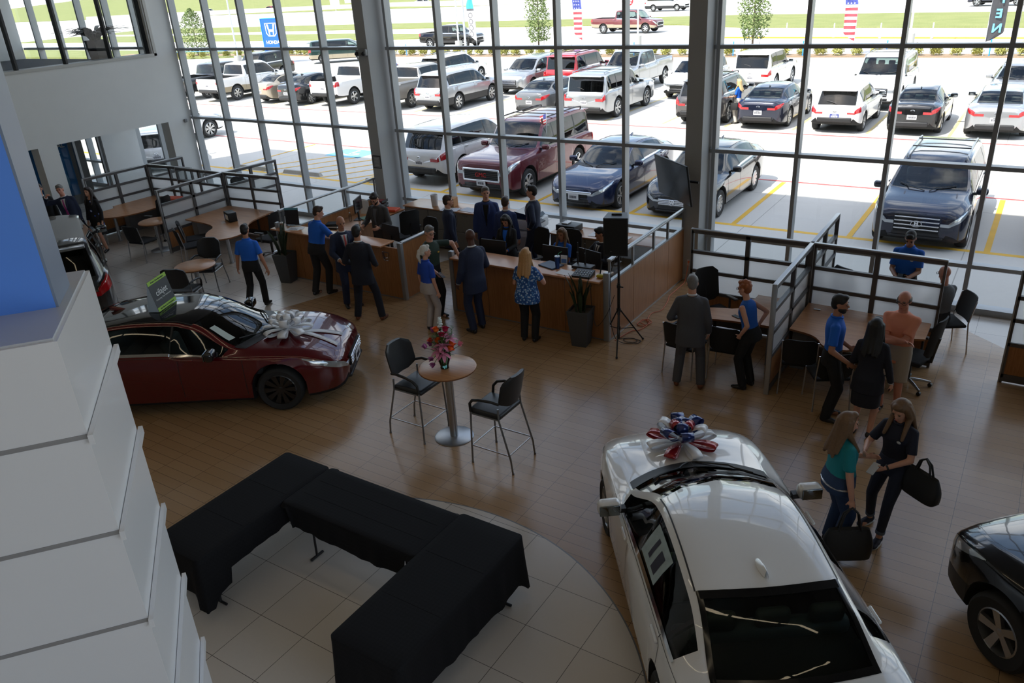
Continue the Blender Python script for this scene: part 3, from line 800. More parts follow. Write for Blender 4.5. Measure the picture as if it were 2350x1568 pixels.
    for x, y, bench in ((xs_front-.28, .37, 0), (xs_front-.28, -.37, 0), (rear_x, 0, 1)):
        o = bpy.data.objects.new('rear_seat' if bench else 'seat', seat_mesh(seat, bench)); COL.objects.link(o); o.parent = root; o.location = (x, y, zo-.02)
    m = MB()
    st_ = Vector((s['ws'][1]-.52, .37, c.fn['belt'](s['ws'][1])-.02))
    pts = [(st_.x-.06*sin(a), st_.y+.185*cos(a), st_.z+.17*sin(a)) for a in [2*PI*q/16 for q in range(17)]]
    m.tube(pts, .014, 6); m.box(st_, (.05,.34,.04), ry=.3); m.build('steering_wheel', TRIM, root)
    # wheels
    ty = s['W']/2-s['tw']/2-.012
    for x in (-wb/2, wb/2):
        for y in (ty, -ty): add_wheel(root, x, y, r, s['tw'], wheel, rim, steer if x > 0 else 0)
    # lamps
    hj = {'sedan': (5.05, 6.6), 'suv': (5.0, 6.6), 'pickup': (4.7, 6.4), 'van': (4.9, 6.4)}[k_]
    hl = s.get('hl', .55 if k_ in ('sedan', 'suv') else .30)
    def cap_box(mb, x, sgn, y0, y1, z0, z1, sd, mi=0):
        ya, yb = sorted((sd*y0, sd*y1)); mb.bx(x-.012, x+.012, ya, yb, z0, z1, mi)
    for sd in (1, -1):
        m = MB()
        c.patch(m, xF-hl, xF-.012, 0, 0, sd, .006, 10, 4, 0, fn=lambda u, v: (xF-hl*(1-u)**1.3-.012, lerp(lerp(hj[1]-.25, hj[0], u**.6), lerp(hj[1]+.1, hj[1], u), v)))
        Pn = c.sec(xF-.012)
        hz0 = lerp(Pn[int(hj[0])][1], Pn[int(hj[0])+1][1], hj[0] % 1); hz1 = lerp(Pn[6][1], Pn[7][1], .4)
        cap_box(m, xF, 1, Pn[5][0]*.72, Pn[5][0]*1.0, hz0, hz1, sd)
        m.build('headlight', LENS, root, 40)
        m = MB()
        if k_ in ('suv', 'van', 'pickup'):
            z0, z1 = s.get('tl', (c.fn['belt'](xR+.1)-.30, c.fn['belt'](xR+.1)+(.02 if k_ != 'pickup' else -.02)))
            Pn = c.sec(xR+.03); tz = (4.9, 6.9)
            c.patch(m, xR+.012, xR+s.get('tll', .22), tz[0], tz[1], sd, .007, 7, 4)
            Q = c.sec(xR+.012); cap_box(m, xR+.002, -1, Q[5][0]*(.62 if k_ == 'suv' else .86), Q[5][0]*1.0, lerp(Q[4][1],Q[5][1],.9), Q[6][1], sd)
        else:
            tz = (5.0, 6.7)
            c.patch(m, xR+.012, xR+.34, 0, 0, sd, .006, 8, 4, 0, fn=lambda u, v: (xR+.012+.33*u, lerp(lerp(tz[0], tz[0]+.9, u), tz[1], v)))
            Q = c.sec(xR+.012); cap_box(m, xR+.002, -1, Q[5][0]*.55, Q[5][0]*1.0, lerp(Q[5][1],Q[6][1],.0), Q[6][1]-.01, sd)
        m.build('tail_light', tail, root, 40)
        # mirror
        mx = s['ws'][1]-(.58 if k_ == 'sedan' else .34); mz = c.fn['belt'](mx)+.10; my = c.fn['hw'](mx)*.94
        m = MB(); m.rbox((mx-.02, sd*(my+.13), mz), (.14,.23,.15), .05, mi=0); m.box((mx, sd*(my+.005), mz-.05), (.07,.07,.05), mi=1)
        m.rbox((mx-.088, sd*(my+.135), mz), (.016,.195,.115), .007, mi=2)
        m.build('side_mirror', [mirror or col, TRIM, mat('mirror_glass', (.22,.25,.27), .03, 1)], root, 40)
        # handles
        if detail:
            for q, x in enumerate((s['seams'][1]+.14, s['seams'][2]+.12)):
                m = MB(); p = c.pt(x, 6.15, sd, .018); m.rbox(p, (.19,.028,.030), .012); m.build('door_handle', CHROME if s.get('chrome_handles') else col, root, 40)
    if detail:
        m = MB()
        for x in s['seams']:
            for sd in (1, -1): c.patch(m, x-.004, x+.004, 3.25, 7.95, sd, .0025, 1, 10)
        for sd in (1, -1): c.patch(m, xR+.45, s['ws'][1]-.02, 7.0, 7.14, sd, .0035, 30, 1)
        m.build('seam', TRIM, root)
        for sd in (1, -1):
            m = MB(); c.patch(m, s['side'][0][0]-.02, s['ws'][1]-.12, 7.75, 8.15, sd, .008, 34, 2); m.build('window_trim', CHROME if chrome_line else GLOSSB, root, 50)
    # front face
    Pn = c.sec(xF-.012); zt, zbm = Pn[-1][1], Pn[0][1]; gw = Pn[4][0]
    m = MB(); g0, g1 = lerp(zbm, zt, .42), lerp(zbm, zt, .93)
    if k_ in ('suv', 'pickup', 'van'): g0 = lerp(zbm, zt, .36)
    if s.get('gz'): g0, g1 = s['gz']
    m.rbox((xF+.012, 0, (g0+g1)/2), (.05, gw*1.42, g1-g0), .02, mi=0)
    if grille == 'bar':
        m.rbox((xF+.035, 0, g1-.03), (.05, gw*1.9, .085), .025, mi=1)
    elif grille == 'mesh':
        for q in range(7): m.bx(xF+.03, xF+.045, -gw*.68, gw*.68, lerp(g0, g1, (q+.6)/7.4)-.006, lerp(g0, g1, (q+.6)/7.4)+.006, 0)
    elif grille == 'slats':
        for q in range(4): m.rbox((xF+.036, 0, lerp(g0, g1, (q+.7)/4.4)), (.03, gw*1.38, .028), .01, mi=1)
    elif grille == 'ring':
        for z in (g0, g1): m.rbox((xF+.03, 0, z), (.05, gw*1.5, .055), .02, mi=1)
        for y in (-1, 1): m.rbox((xF+.03, y*gw*.73, (g0+g1)/2), (.05, .055, g1-g0), .02, mi=1)
        for q in range(5): m.bx(xF+.025, xF+.045, -gw*.7, gw*.7, lerp(g0, g1, (q+1)/6)-.008, lerp(g0, g1, (q+1)/6)+.008, 2)
    m.build('grille', [UNDER, CHROME, DKGREY], root, 40)
    if emblem:
        ez = s.get('ez', (g0+g1)/2)
        if emblem in ('GMC', 'ST'): text_mesh(emblem, .17, REDEMB, 'emblem', root, frame((xF+.052, 0, ez), (0,1,0), (0,0,1)), ext=.006, bold=.002)
        else:
            m = MB(); rx = .065 if emblem == 'W' else .10
            m.tube([(xF+.066, rx*cos(a), ez+.062*sin(a)) for a in [2*PI*q/20 for q in range(21)]], .010, 6); m.build('emblem', CHROME, root, 60)
            text_mesh(emblem, .11, CHROME, 'emblem_letter', root, frame((xF+.062, 0, ez), (0,1,.0 if emblem == 'W' else .12), (0,.0,1)), ext=.005, bold=.006)
    if plate:
        m = MB(); zb_ = lerp(c.sec(xR+.012)[0][1], c.sec(xR+.012)[-1][1], .86); m.tube([(xR-.012, .06*cos(a), zb_+.03*sin(a)) for a in [2*PI*q/14 for q in range(15)]], .008, 5); m.build('rear_badge', CHROME, root, 60)
    m = MB(); m.rbox((xF-.02, 0, zbm+.07), (.09, gw*1.5, .10), .03, mi=0); m.rbox((xF-.03, 0, zbm+.0), (.12, gw*1.7, .05), .02, mi=0)
    m.build('lower_intake', TRIM, root, 40)
    # rear face
    Q = c.sec(xR+.012); zt2, zb2 = Q[-1][1], Q[0][1]; rw = Q[4][0]
    m = MB(); m.rbox((xR+.01, 0, zb2+.04), (.12, rw*1.75, .16), .04); m.build('rear_diffuser', TRIM, root, 40)
    if plate:
        zp = lerp(zb2, zt2, .48 if k_ == 'sedan' else .52); zp = s.get('pz', zp)
        m = MB(); m.rbox((xR-.014, 0, zp), (.012, .305, .155), .005); pl = m.build('licence_plate', plate, root)
        m = MB(); rg_ = random.Random(hash(label) % 997)
        for q in range(7): m.bx(xR-.0225, xR-.0205, -.115+q*.034, -.115+q*.034+.022, zp-.035, zp+.03)
        m.bx(xR-.0225, xR-.0205, -.07, .07, zp+.045, zp+.06); m.build('plate_lettering', TXTK if plate is not PLATEB else WHITEP, pl)
    if front_plate:
        fpz = s.get('fpz', g0+.03); m = MB(); m.rbox((xF+.062, 0, fpz), (.012, .305, .155), .005); pl = m.build('front_plate', front_plate, root)
        m = MB()
        for q in range(6): m.bx(xF+.0685, xF+.071, -.10+q*.034, -.10+q*.034+.022, fpz-.035, fpz+.03)
        m.build('plate_lettering', TXTK, pl)
    if k_ == 'sedan':
        m = MB(); p0 = s['rg'][1]+.2; z = c.fn['top'](p0); G = []
        for q in range(9):
            v = q/8; hh = .06*sin(PI*(.5*v+.02))**1.2+.004; ww = .034*(math.sin(PI*min(1,.15+.8*v)))**.6; xx = p0+.12-.24*v
            G.append([(xx-(.03*v if t_ > .5 else 0), ww*cos(PI*t_)*(1-.2*t_), z-.006+hh*sin(PI*t_)) for t_ in [k/6 for k in range(7)]])
        m.grid(G); m.build('antenna_fin', col, root, 60)
        m = MB()
        for sd in (1, -1):
            c.patch(m, s['rg'][1]+.0, s['ws'][0]+.02, 11.30, 11.62, sd, .002, 24, 1)
        m.build('roof_gutter', TRIM, root)
        m = MB()
        for sd in (1, -1):
            c.patch(m, s['rg'][0], s['rg'][1], 11.55, 12.12, sd, .003, 10, 2); c.patch(m, s['rg'][1]-.075, s['rg'][1], 12.0, 14, sd, .003, 1, 10); c.patch(m, s['rg'][0], s['rg'][0]+.06, 12.0, 14, sd, .003, 1, 10)
        m.build('rear_glass_border', mat('black_frit', (.006,.006,.006), .15), root, 60)
        m = MB()
        for sd in (1, -1): c.patch(m, s['ws'][1]-.05, s['ws'][1]+.10, 11.4, 14, sd, .004, 3, 10)
        m.build('cowl', TRIM, root, 60)
    if rails:
        for sd in (1, -1):
            m = MB(); x0, x1 = s['rg'][1]+.25, s['ws'][0]-.15; y = c.fn['rhw']((x0+x1)/2)-.07
            zz = [c.fn['top'](lerp(x0, x1, q/8)) for q in range(9)]
            m.tube([(x0, sd*y, zz[0]-.04)]+[(lerp(x0, x1, q/8), sd*y, zz[q]+.035) for q in range(9)]+[(x1, sd*y, zz[-1]-.04)], .02, 8); m.build('roof_rail', rails if not isinstance(rails, bool) else ALU, root, 50)
        for t in (.25, .7):
            m = MB(); x = lerp(s['rg'][1]+.25, s['ws'][0]-.15, t); m.box((x, 0, c.fn['top'](x)+.05), (.05, 2*(c.fn['rhw'](x)-.07), .02)); m.build('roof_crossbar', TRIM, root)
    if k_ in ('suv', 'van'):
        m = MB(); x = s['rg'][0]+.02; z = c.fn['top'](x)+.03; m.tube([(x-.03, 0, z), (x+.03, .22, z+.06), (x+.05, .34, z+.07)], .010, 6); m.build('rear_wiper', TRIM, root)
        m = MB(); x = s['rg'][1]; z = c.fn['top'](x); m.rbox((x-.05, 0, z+.0), (.26, 2*c.fn['rhw'](x)*.93, .03), .012); m.build('spoiler', col, root, 40)
    for y0 in (0, 1):
        m = MB(); x = s['ws'][1]-.03
        m.tube([c.pt(x+.10, 13.9, 1 if y0 else -1, .012), c.pt(x+.0, 13.7 if y0 else 13.2, 1 if y0 else -1, .03)]+[c.pt(x-.05-.02*q, (13.6 if y0 else 13.1)-(.28*q if y0 else .18*q), 1 if y0 else -1, .022) for q in range(4)], .010, 5)
        m.build('wiper', TRIM, root)
    return root, c
P_WHITE = paint('paint_white_pearl', (.80,.79,.77), 0, .25)
P_RED = paint('paint_deep_red', (.10,.0025,.006), .15, .22)
P_BLACK = paint('paint_black', (.006,.006,.007), .2, .2)
P_GUN = paint('paint_dark_graphite', (.035,.035,.036), .6, .3)
P_SILV = paint('paint_silver', (.42,.43,.44), .6, .3)
P_GREY = paint('paint_grey', (.16,.165,.17), .5, .3)
P_GOLD = paint('paint_pale_gold', (.42,.36,.27), .5, .3)
P_TAN = paint('paint_champagne', (.40,.37,.33), .5, .3)
P_TANB = paint('paint_tan_lower', (.38,.32,.22), .3, .35)
P_NAVY = paint('paint_navy', (.012,.022,.07), .45, .25)
P_NAVY2 = paint('paint_dark_navy', (.010,.014,.035), .4, .25)
P_BLUE = paint('paint_bright_blue', (.03,.09,.32), .3, .25)
P_MAR = paint('paint_maroon', (.13,.014,.022), .4, .28)
P_REDB = paint('paint_bright_red', (.42,.012,.02), .2, .28)
P_GREEN = paint('paint_dark_green', (.015,.045,.038), .4, .28)
P_BROWN = paint('paint_brown_grey', (.10,.09,.085), .5, .3)
P_MPK = paint('paint_brick_maroon', (.17,.035,.04), .3, .3)
N_, S_ = R(90), R(-90)
# ---- showroom floor
civic = spec('sedan', 4.63, 1.80, 1.415, 2.70, .91, .325)
civ, civC = build_car('car', 'white sedan with a red, white and blue bow on its bonnet', 'car', civic, P_WHITE, (-1.794, 5.866, 0), R(125.95), wheel='d5', seat=SEATG, plate=None)
accord = spec('sedan', 4.88, 1.86, 1.45, 2.83, .95, .345)
acc, accC = build_car('car', 'deep red sedan with a black roof and a white bow on its bonnet', 'car', accord, P_RED, (-10.42, 6.67, 0), R(33), wheel='d10', rim=ALLOYD, roofmat=GLOSSB, grille='slats', front_plate=PLATE, mirror=GLOSSB)
hrv = spec('suv', 4.35, 1.79, 1.60, 2.61, .86, .345, zb0=.2)
build_car('suv', 'black SUV at the lower right edge with an orange corner lamp', 'car', hrv, P_BLACK, (2.0, 6.15, 0), R(136), wheel='p5', cladding=True, grille='slats', plate=None)
ody = spec('suv', 5.0, 1.99, 1.735, 3.0, .98, .36, tl=(.92, 1.22), tll=.30)
build_car('suv', 'dark graphite vehicle with a red tail lamp, half hidden behind the blue pillar', 'car', ody, P_GUN, (-16.58, 7.77, 0), R(152), wheel='d5', rglass=GL_DARK, plate=None)
# ---- front row by the glass
G1 = 'cars parked nose to the kerb outside the glass'
LZ0 = -.15
def park(spec_, col, x, y, heading, label, **k):
    s_ = spec_
    cy = y+(-s_['xR'] if heading > 0 else s_['xF'])
    return build_car(k.pop('name', {'sedan':'car','suv':'suv','pickup':'pickup_truck','van':'van'}[s_['kind']]), label, k.pop('cat', 'car'), s_, col, (x, cy, LZ0), N_ if heading > 0 else S_, **k)
edge = spec('suv', 4.80, 1.93, 1.74, 2.85, .95, .37, tl=(1.0,1.18), tll=.42)
yuk = spec('suv', 5.05, 2.0, 1.92, 2.95, .95, .39, zb0=.32, box=True, fpz=.52)
yuk['top'] = [(p[0], p[1]) for p in yuk['top']]
acc2 = spec('sedan', 4.88, 1.86, 1.45, 2.83, .95, .345, chrome_handles=True)
sfe = spec('suv', 4.70, 1.88, 1.69, 2.70, .92, .37, gz=(.50,.86))
passat = spec('sedan', 4.87, 1.83, 1.48, 2.80, .92, .34)
park(edge, P_WHITE, -15.95, 18.95, 1, 'white SUV parked tail first by the glass beside the maroon SUV', wheel='d5', rim=ALLOYD, rglass=GL_DARK, group=G1)
park(yuk, P_MAR, -13.05, 18.15, -1, 'boxy maroon SUV with chrome grille parked nose first by the glass', wheel='p6', grille='ring', rails=TRIM, group=G1, front_plate=PLATE, rglass=GL_DARK, chrome_line=False, seat=SEATG, emblem='GMC')
park(acc2, P_NAVY, -9.98, 17.95, -1, 'navy blue sedan with a chrome grille bar parked nose first by the glass', wheel='d5', grille='bar', group=G1, front_plate=PLATE)
park(passat, P_BLACK, -7.32, 18.1, -1, 'black sedan with a slatted chrome grille beyond the hanging television', wheel='p10', grille='slats', group=G1, emblem='W')
park(sfe, P_NAVY2, -1.85, 17.85, -1, 'dark navy SUV with a six-sided chrome grille, right of the front row', wheel='d5', grille='slats', rails=ALU, group=G1, emblem='H')
park(spec('suv', 4.6, 1.86, 1.68, 2.66, .9, .36), P_NAVY2, 1.25, 18.35, -1, 'dark car with a red lamp cut off by the right edge', wheel='d5', group=G1)
park(spec('suv', 4.6, 1.86, 1.68, 2.66, .9, .37), P_WHITE, -31.7, 19.0, 1, 'white SUV whose front wheel shows beside the grey left wall', wheel='d7', group=G1)
build_car('car', 'white hatchback seen through the doorway in the left wall', 'car', spec('suv', 4.5, 1.8, 1.5, 2.7, .9, .33, zb0=.2), P_WHITE, (-27.9, 18.3, LZ0), R(140), wheel='d5')
# ---- second row, tails towards the glass
G2 = 'cars in the second row with their tails to the glass'
f150 = spec('pickup', 5.9, 2.03, 1.96, 3.68, .95, .41, bed=1.75)
pk2 = spec('pickup', 5.85, 2.03, 1.90, 3.65, .95, .40, bed=1.8, rail=1.26)
park(pk2, P_BLACK, -43.5, 30.5, 1, 'black pickup at the far left of the second row', wheel='p6', group=G2, rglass=GL_DARK)
park(f150, P_WHITE, -40.6, 30.3, 1, 'white pickup with tan lower flanks, second from left in the row', wheel='p6', two=P_TANB, group=G2, rglass=GL_DARK)
park(spec('sedan', 4.5, 1.70, 1.48, 2.6, .9, .31), P_GOLD, -36.7, 30.7, 1, 'pale gold sedan between the white pickup and the black sedan', wheel='p7', group=G2)
park(spec('sedan', 4.62, 1.76, 1.50, 2.7, .9, .32), P_BLACK, -34.3, 30.4, 1, 'black sedan beside the pale gold sedan in the second row', wheel='d7', group=G2)
park(spec('pickup', 5.85, 2.03, 1.90, 3.65, .95, .41, bed=1.8), P_WHITE, -31.7, 30.6, 1, 'white pickup right beside the black sedan, left of the first column', wheel='p5', group=G2, rglass=GL_DARK)
park(spec('pickup', 5.85, 2.03, 1.90, 3.65, .95, .41, bed=1.8), P_TAN, -27.6, 30.4, 1, 'champagne pickup just right of the first column', wheel='p6', group=G2, rglass=GL_DARK)
park(spec('suv', 4.95, 1.99, 1.77, 2.82, .95, .38, tl=(1.02,1.2), tll=.3), P_SILV, -24.7, 30.45, 1, 'pale silver SUV with slim red lamps beside the champagne pickup', wheel='d7', group=G2, rglass=GL_DARK, cladding=True)
park(spec('sedan', 4.87, 1.85, 1.48, 2.85, .95, .34), P_GREY, -19.1, 30.5, 1, 'dark grey sedan left of the tall silver SUV', wheel='d5', group=G2)
park(spec('suv', 5.18, 2.04, 1.89, 2.95, .98, .40, tl=(.80,1.25), tll=.10, box=True), P_SILV, -16.3, 30.3, 1, 'tall boxy silver SUV with upright red lamps', wheel='d6', group=G2, rglass=GL_DARK, rails=ALU)
park(spec('suv', 4.87, 1.93, 1.73, 2.79, .95, .38), P_BROWN, -11.4, 30.3, 1, 'brown grey SUV partly hidden by the second column', wheel='d5', group=G2, rglass=GL_DARK, rails=TRIM)
park(spec('sedan', 4.90, 1.82, 1.45, 2.82, .95, .34), P_NAVY2, -8.95, 30.1, 1, 'dark navy sedan with wide red lamps behind a standing woman', wheel='d9', group=G2)
park(spec('suv', 4.45, 1.77, 1.55, 2.70, .9, .32, zb0=.2, tl=(.95,1.2), pz=.62), P_WHITE, -6.25, 30.1, 1, 'small white hatchback with a blue number plate', wheel='d5', group=G2, plate=PLATEB)
park(spec('sedan', 4.40, 1.72, 1.47, 2.49, .88, .31), P_BLACK, -3.8, 30.3, 1, 'compact black sedan beside the small white hatchback', wheel='d5', group=G2)
park(spec('sedan', 4.88, 1.86, 1.45, 2.83, .97, .34), P_SILV, -1.35, 30.35, 1, 'silver sedan with broad red lamps at the right end of its row', wheel='d5', group=G2)
# ---- third row
G3 = 'cars in the third row of the parking lot'
park(spec('suv', 5.0, 2.0, 1.85, 2.9, .95, .38, box=True), P_BLACK, -46.4, 36.6, -1, 'black SUV behind the black pickup at far left', group=G3)
park(spec('sedan', 4.6, 1.8, 1.45, 2.7, .9, .32), P_BLUE, -36.0, 36.4, -1, 'bright blue sedan glimpsed behind the white pickup', group=G3)
park(spec('suv', 4.9, 1.95, 1.78, 2.85, .95, .37), P_WHITE, -30.0, 37.2, 1, 'white SUV with roof rails glimpsed behind the champagne pickup', group=G3, rails=True)
park(spec('suv', 4.87, 1.93, 1.73, 2.79, .95, .37), P_SILV, -23.8, 36.1, -1, 'silver SUV facing the glass beside the red SUV', group=G3, grille='slats', wheel='d5')
park(spec('suv', 5.1, 2.0, 1.92, 2.95, .95, .39, tl=(.85,1.25), tll=.1, box=True), P_REDB, -22.0-.2+.9, 37.0, 1, 'bright red boxy SUV in the third row', group=G3, rglass=GL_DARK, rails=TRIM)
park(spec('pickup', 5.8, 2.03, 1.93, 3.7, .95, .40, bed=2.0), P_SILV, -18.4, 36.9, -1, 'silver pickup facing the glass behind the tall silver SUV', group=G3, grille='ring')
park(spec('suv', 4.7, 1.86, 1.65, 2.7, .95, .35), P_WHITE, -14.5, 36.2, -1, 'white car facing the glass behind the brown grey SUV', group=G3)
park(spec('suv', 4.85, 1.9, 1.88, 2.79, .95, .38, box=True), P_WHITE, -11.9, 38.4, 1, 'white tail-on SUV behind the dark navy sedan', group=G3, rglass=GL_DARK)
park(spec('suv', 5.18, 2.04, 1.89, 2.95, .98, .40, box=True), P_WHITE, -6.0, 35.0, -1, 'large white SUV facing the glass behind the small white hatchback', group=G3, grille='slats', rails=True)
park(spec('sedan', 4.8, 1.85, 1.47, 2.8, .95, .33), P_SILV, -1.2, 36.2, -1, 'silver blue sedan facing the glass behind the silver sedan', group=G3)
# ---- driving about
build_car('minivan', 'dark green minivan driving by the shrub border', 'van', spec('van', 5.1, 1.9, 1.75, 3.0, 1.0, .34, ), P_GREEN, (-48.9, 50.0, LZ0), R(38), wheel='p5', two=P_TANB, rglass=GL_DARK)
build_car('pickup_truck', 'black pickup driving along the road beyond the shrubs', 'car', spec('pickup', 5.8, 2.03, 1.93, 3.7, .95, .40, bed=2.0), P_BLACK, (-45.6, 60.6, LZ0), R(3), wheel='p5')
build_car('pickup_truck', 'brick maroon pickup driving by the no entry sign', 'car', spec('pickup', 6.7, 2.1, 2.02, 4.37, 1.0, .41, bed=2.3), P_MPK, (-34.5, 73.4, LZ0), R(-2), wheel='p6', two=P_TANB, grille='ring')
build_car('van', 'white passenger van on the far carriageway', 'van', spec('van', 5.7, 2.0, 2.1, 3.43, .95, .39), P_WHITE, (-44.0, 105.6, LZ0), R(-6), wheel='p6', rglass=GL_DARK, cladding=True)
G4 = 'cars on the far highway'
def far(kind, col, x, y, rz, label, name='car'):
    s_ = {'sedan': lambda: spec('sedan', 4.6, 1.8, 1.45, 2.7, .9, .32), 'suv': lambda: spec('suv', 4.8, 1.9, 1.8, 2.8, .95, .36), 'pickup': lambda: spec('pickup', 5.8, 2.0, 1.9, 3.6, .95, .39)}[kind]()
    build_car(name, label, 'car', s_, col, (x, y, LZ0), rz, group=G4, detail=0)
far('sedan', P_REDB, -167, 148.5, R(3), 'small red car on the far highway above the blue sign')
far('suv', P_BLACK, -139, 150.5, R(0), 'black SUV on the far highway left of the first column', 'suv')
far('sedan', P_WHITE, -190, 147.5, R(10), 'white car on the far highway at the upper left')
far('pickup', P_WHITE, -114, 158, R(-10), 'white pickup on the far highway right of the first column', 'pickup_truck')
far('sedan', P_WHITE, -120, 150, R(-6), 'small white car on the far highway beside the first column')
far('sedan', P_NAVY2, -82, 152, R(-10), 'dark car on the far highway above the blue feather flag')
build_car('pickup_truck', 'dark blue pickup at the very top right beyond the road', 'car', spec('pickup', 5.8, 2.0, 1.9, 3.6, .95, .39), P_NAVY2, (-6.0, 98.5, LZ0), R(170), group=None, detail=0)
# ================================================================== furniture builders
LEGM = mat('grey_tube_metal', (.25,.255,.26), .35, .8)
CHAIRLEG = mat('satin_chrome_leg', (.5,.5,.51), .3, 1)
MESHB = mat('black_mesh_back', (.010,.010,.011), .7)
def arc_panel(w, h, bulge, thick, z0, y0, tilt=0.0, r=.06, lean=0, n=12, k=8):
    """curved, rounded back panel, centre x=0"""
    mb = MB(); G = []
    for side in (1, -1):
        rows = []
        for i in range(k+1):
            v = i/k; zz = (v-.5)*h
            cut = 0
            e = min(v, 1-v)*h
            if e < r: cut = r-math.sqrt(max(0, r*r-(r-e)**2))
            ww = w/2-cut; row = []
            for j in range(n+1):
                u = (j/n-.5)*2; x = u*ww
                y = -bulge*(1-(x/(w/2))**2)+side*thick/2*(1-.5*abs(u)**8)
                row.append((x, y0+y-tilt*(zz+h/2), z0+zz))
            rows.append(row)
        if side < 0: rows = [list(reversed(q)) for q in rows]
        G.append(rows)
    mb.grid(G[0]); mb.grid(G[1])
    a, b = G; m_ = n+1
    # close the rim
    for i in range(k):
        mb.quad(a[i][0], b[i][n], b[i+1][n], a[i+1][0]); mb.quad(b[i][0], a[i][n], a[i+1][n], b[i+1][0])
    for j in range(n):
        mb.quad(a[0][j], a[0][j+1], b[0][n-j-1], b[0][n-j]); mb.quad(a[k][j+1], a[k][j], b[k][n-j], b[k][n-j-1])
    return mb
_arm = {}
def arm_chair(label, loc, rz, sh=.46, group=None, name='armchair'):
    """black padded chair with loop arms; sh = seat height; faces +y"""
    if (sh, name) in _arm: return dup(_arm[(sh, name)], loc, rz, label, group)
    t = thing(name, label, 'chair' if sh < .6 else 'stool', loc, rz, group); _arm[(sh, name)] = t
    m = MB(); m.rbox((0, .02, sh), (.50, .48, .075), .035, seg=4); m.build('seat', VINYL, t, 50)
    arc_panel(.50, .42, .07, .05, sh+.34, -.20, .22, .12).build('backrest', VINYL, t, 50)
    for sx in (1, -1):
        fl = [(sx*.25, .22, sh+.02), (sx*.262, .235, sh*.5), (sx*.275, .24, .0)]
        bl = [(sx*.25, -.20, sh+.13), (sx*.255, -.205, sh-.03), (sx*.265, -.30-(sh-.46)*.18, sh*.26), (sx*.265, -.32-(sh-.46)*.18, 0)]
        for pts in (fl, bl):
            mb = MB(); mb.tube(pts, .0125, 8); mb.lathe([(.016, 0), (.016, .025)], pts[-1], 8); mb.build('leg', LEGM, t, 50)
        mb = MB(); mb.tube([(sx*.25,.20,sh-.03),(sx*.25,-.20,sh-.03)], .011, 6); mb.build('seat_rail', LEGM, t, 50)
        mb = MB(); mb.tube([(sx*.25,-.22,sh+.20),(sx*.275,-.12,sh+.225),(sx*.285,.05,sh+.215),(sx*.28,.16,sh+.185),(sx*.265,.215,sh+.12),(sx*.252,.22,sh+.0)], .019, 8); mb.build('armrest', BLACKPL, t, 50)
    if sh > .6:
        z = .26; mb = MB(); q = [(.262,.235,z),(-.262,.235,z),(-.265,-.335,z),(.265,-.335,z),(.262,.235,z)]
        mb.tube(q, .009, 6); mb.build('footrest', CHAIRLEG, t, 50)
    return t
_gc = {}
def guest_chair(label, loc, rz, group=None, arms=False):
    if arms in _gc: return dup(_gc[arms], loc, rz, label, group)
    t = thing('guest_chair', label, 'chair', loc, rz, group); _gc[arms] = t
    m = MB(); m.rbox((0, .02, .455), (.48, .46, .05), .024, seg=3); m.build('seat', BLACKF, t, 50)
    arc_panel(.47, .40, .05, .018, .70, -.22, .20, .06).build('backrest', MESHB, t, 50)
    for sx in (1, -1):
        mb = MB(); mb.tube([(sx*.235,.21,.47),(sx*.25,.23,0)], .011, 8); mb.build('leg', CHAIRLEG, t, 50)
        mb = MB(); mb.tube([(sx*.235,-.29,.86),(sx*.235,-.22,.5),(sx*.25,-.27,0)], .011, 8); mb.build('leg', CHAIRLEG, t, 50)
        if arms:
            mb = MB(); mb.tube([(sx*.245,.215,.42),(sx*.28,.20,.66)], .011, 8); mb.build('arm_post', CHAIRLEG, t, 50)
            mb = MB(); mb.rbox((sx*.28, .03, .672), (.05, .40, .028), .012); mb.build('armrest', BLACKPL, t, 50)
    return t
_tc = []
def task_chair(label, loc, rz, group=None):
    if _tc: return dup(_tc[0], loc, rz, label, group)
    t = thing('task_chair', label, 'chair', loc, rz, group); _tc.append(t)
    m = MB(); m.rbox((0, .02, .47), (.50, .48, .075), .035, seg=4); m.build('seat', BLACKF, t, 50)
    arc_panel(.46, .56, .05, .025, .86, -.23, .14, .08).build('backrest', MESHB, t, 50)
    m = MB(); m.tube([(0,-.1,.42),(0,-.27,.47),(0,-.30,.7),(0,-.33,.85)], .025, 8); m.build('back_support', BLACKPL, t, 50)
    for sx in (1, -1):
        mb = MB(); mb.tube([(sx*.22,0,.44),(sx*.29,-.02,.46),(sx*.29,-.02,.66)], .018, 8); mb.rbox((sx*.29,.03,.675), (.075,.26,.03), .014); mb.build('armrest', DKGREY, t, 50)
    m = MB(); m.cyl((0,0,.1), .03, .36, 12); m.build('gas_column', BLACKPL, t, 50)
    for k in range(5):
        a = 2*PI*k/5+.3
        mb = MB(); mb.tube([(0,0,.12),(.16*cos(a),.16*sin(a),.105),(.31*cos(a),.31*sin(a),.075)], .02, 8, rad=[.026,.022,.016]); l = mb.build('base_arm', ALU, t, 50)
        mb = MB(); mb.lathe([(.028,-.022),(.03,0),(.028,.022)], (.31*cos(a),.31*sin(a),.03), 14, 0, 'X'); mb.build('caster', BLACKPL, l, 50)
    return t

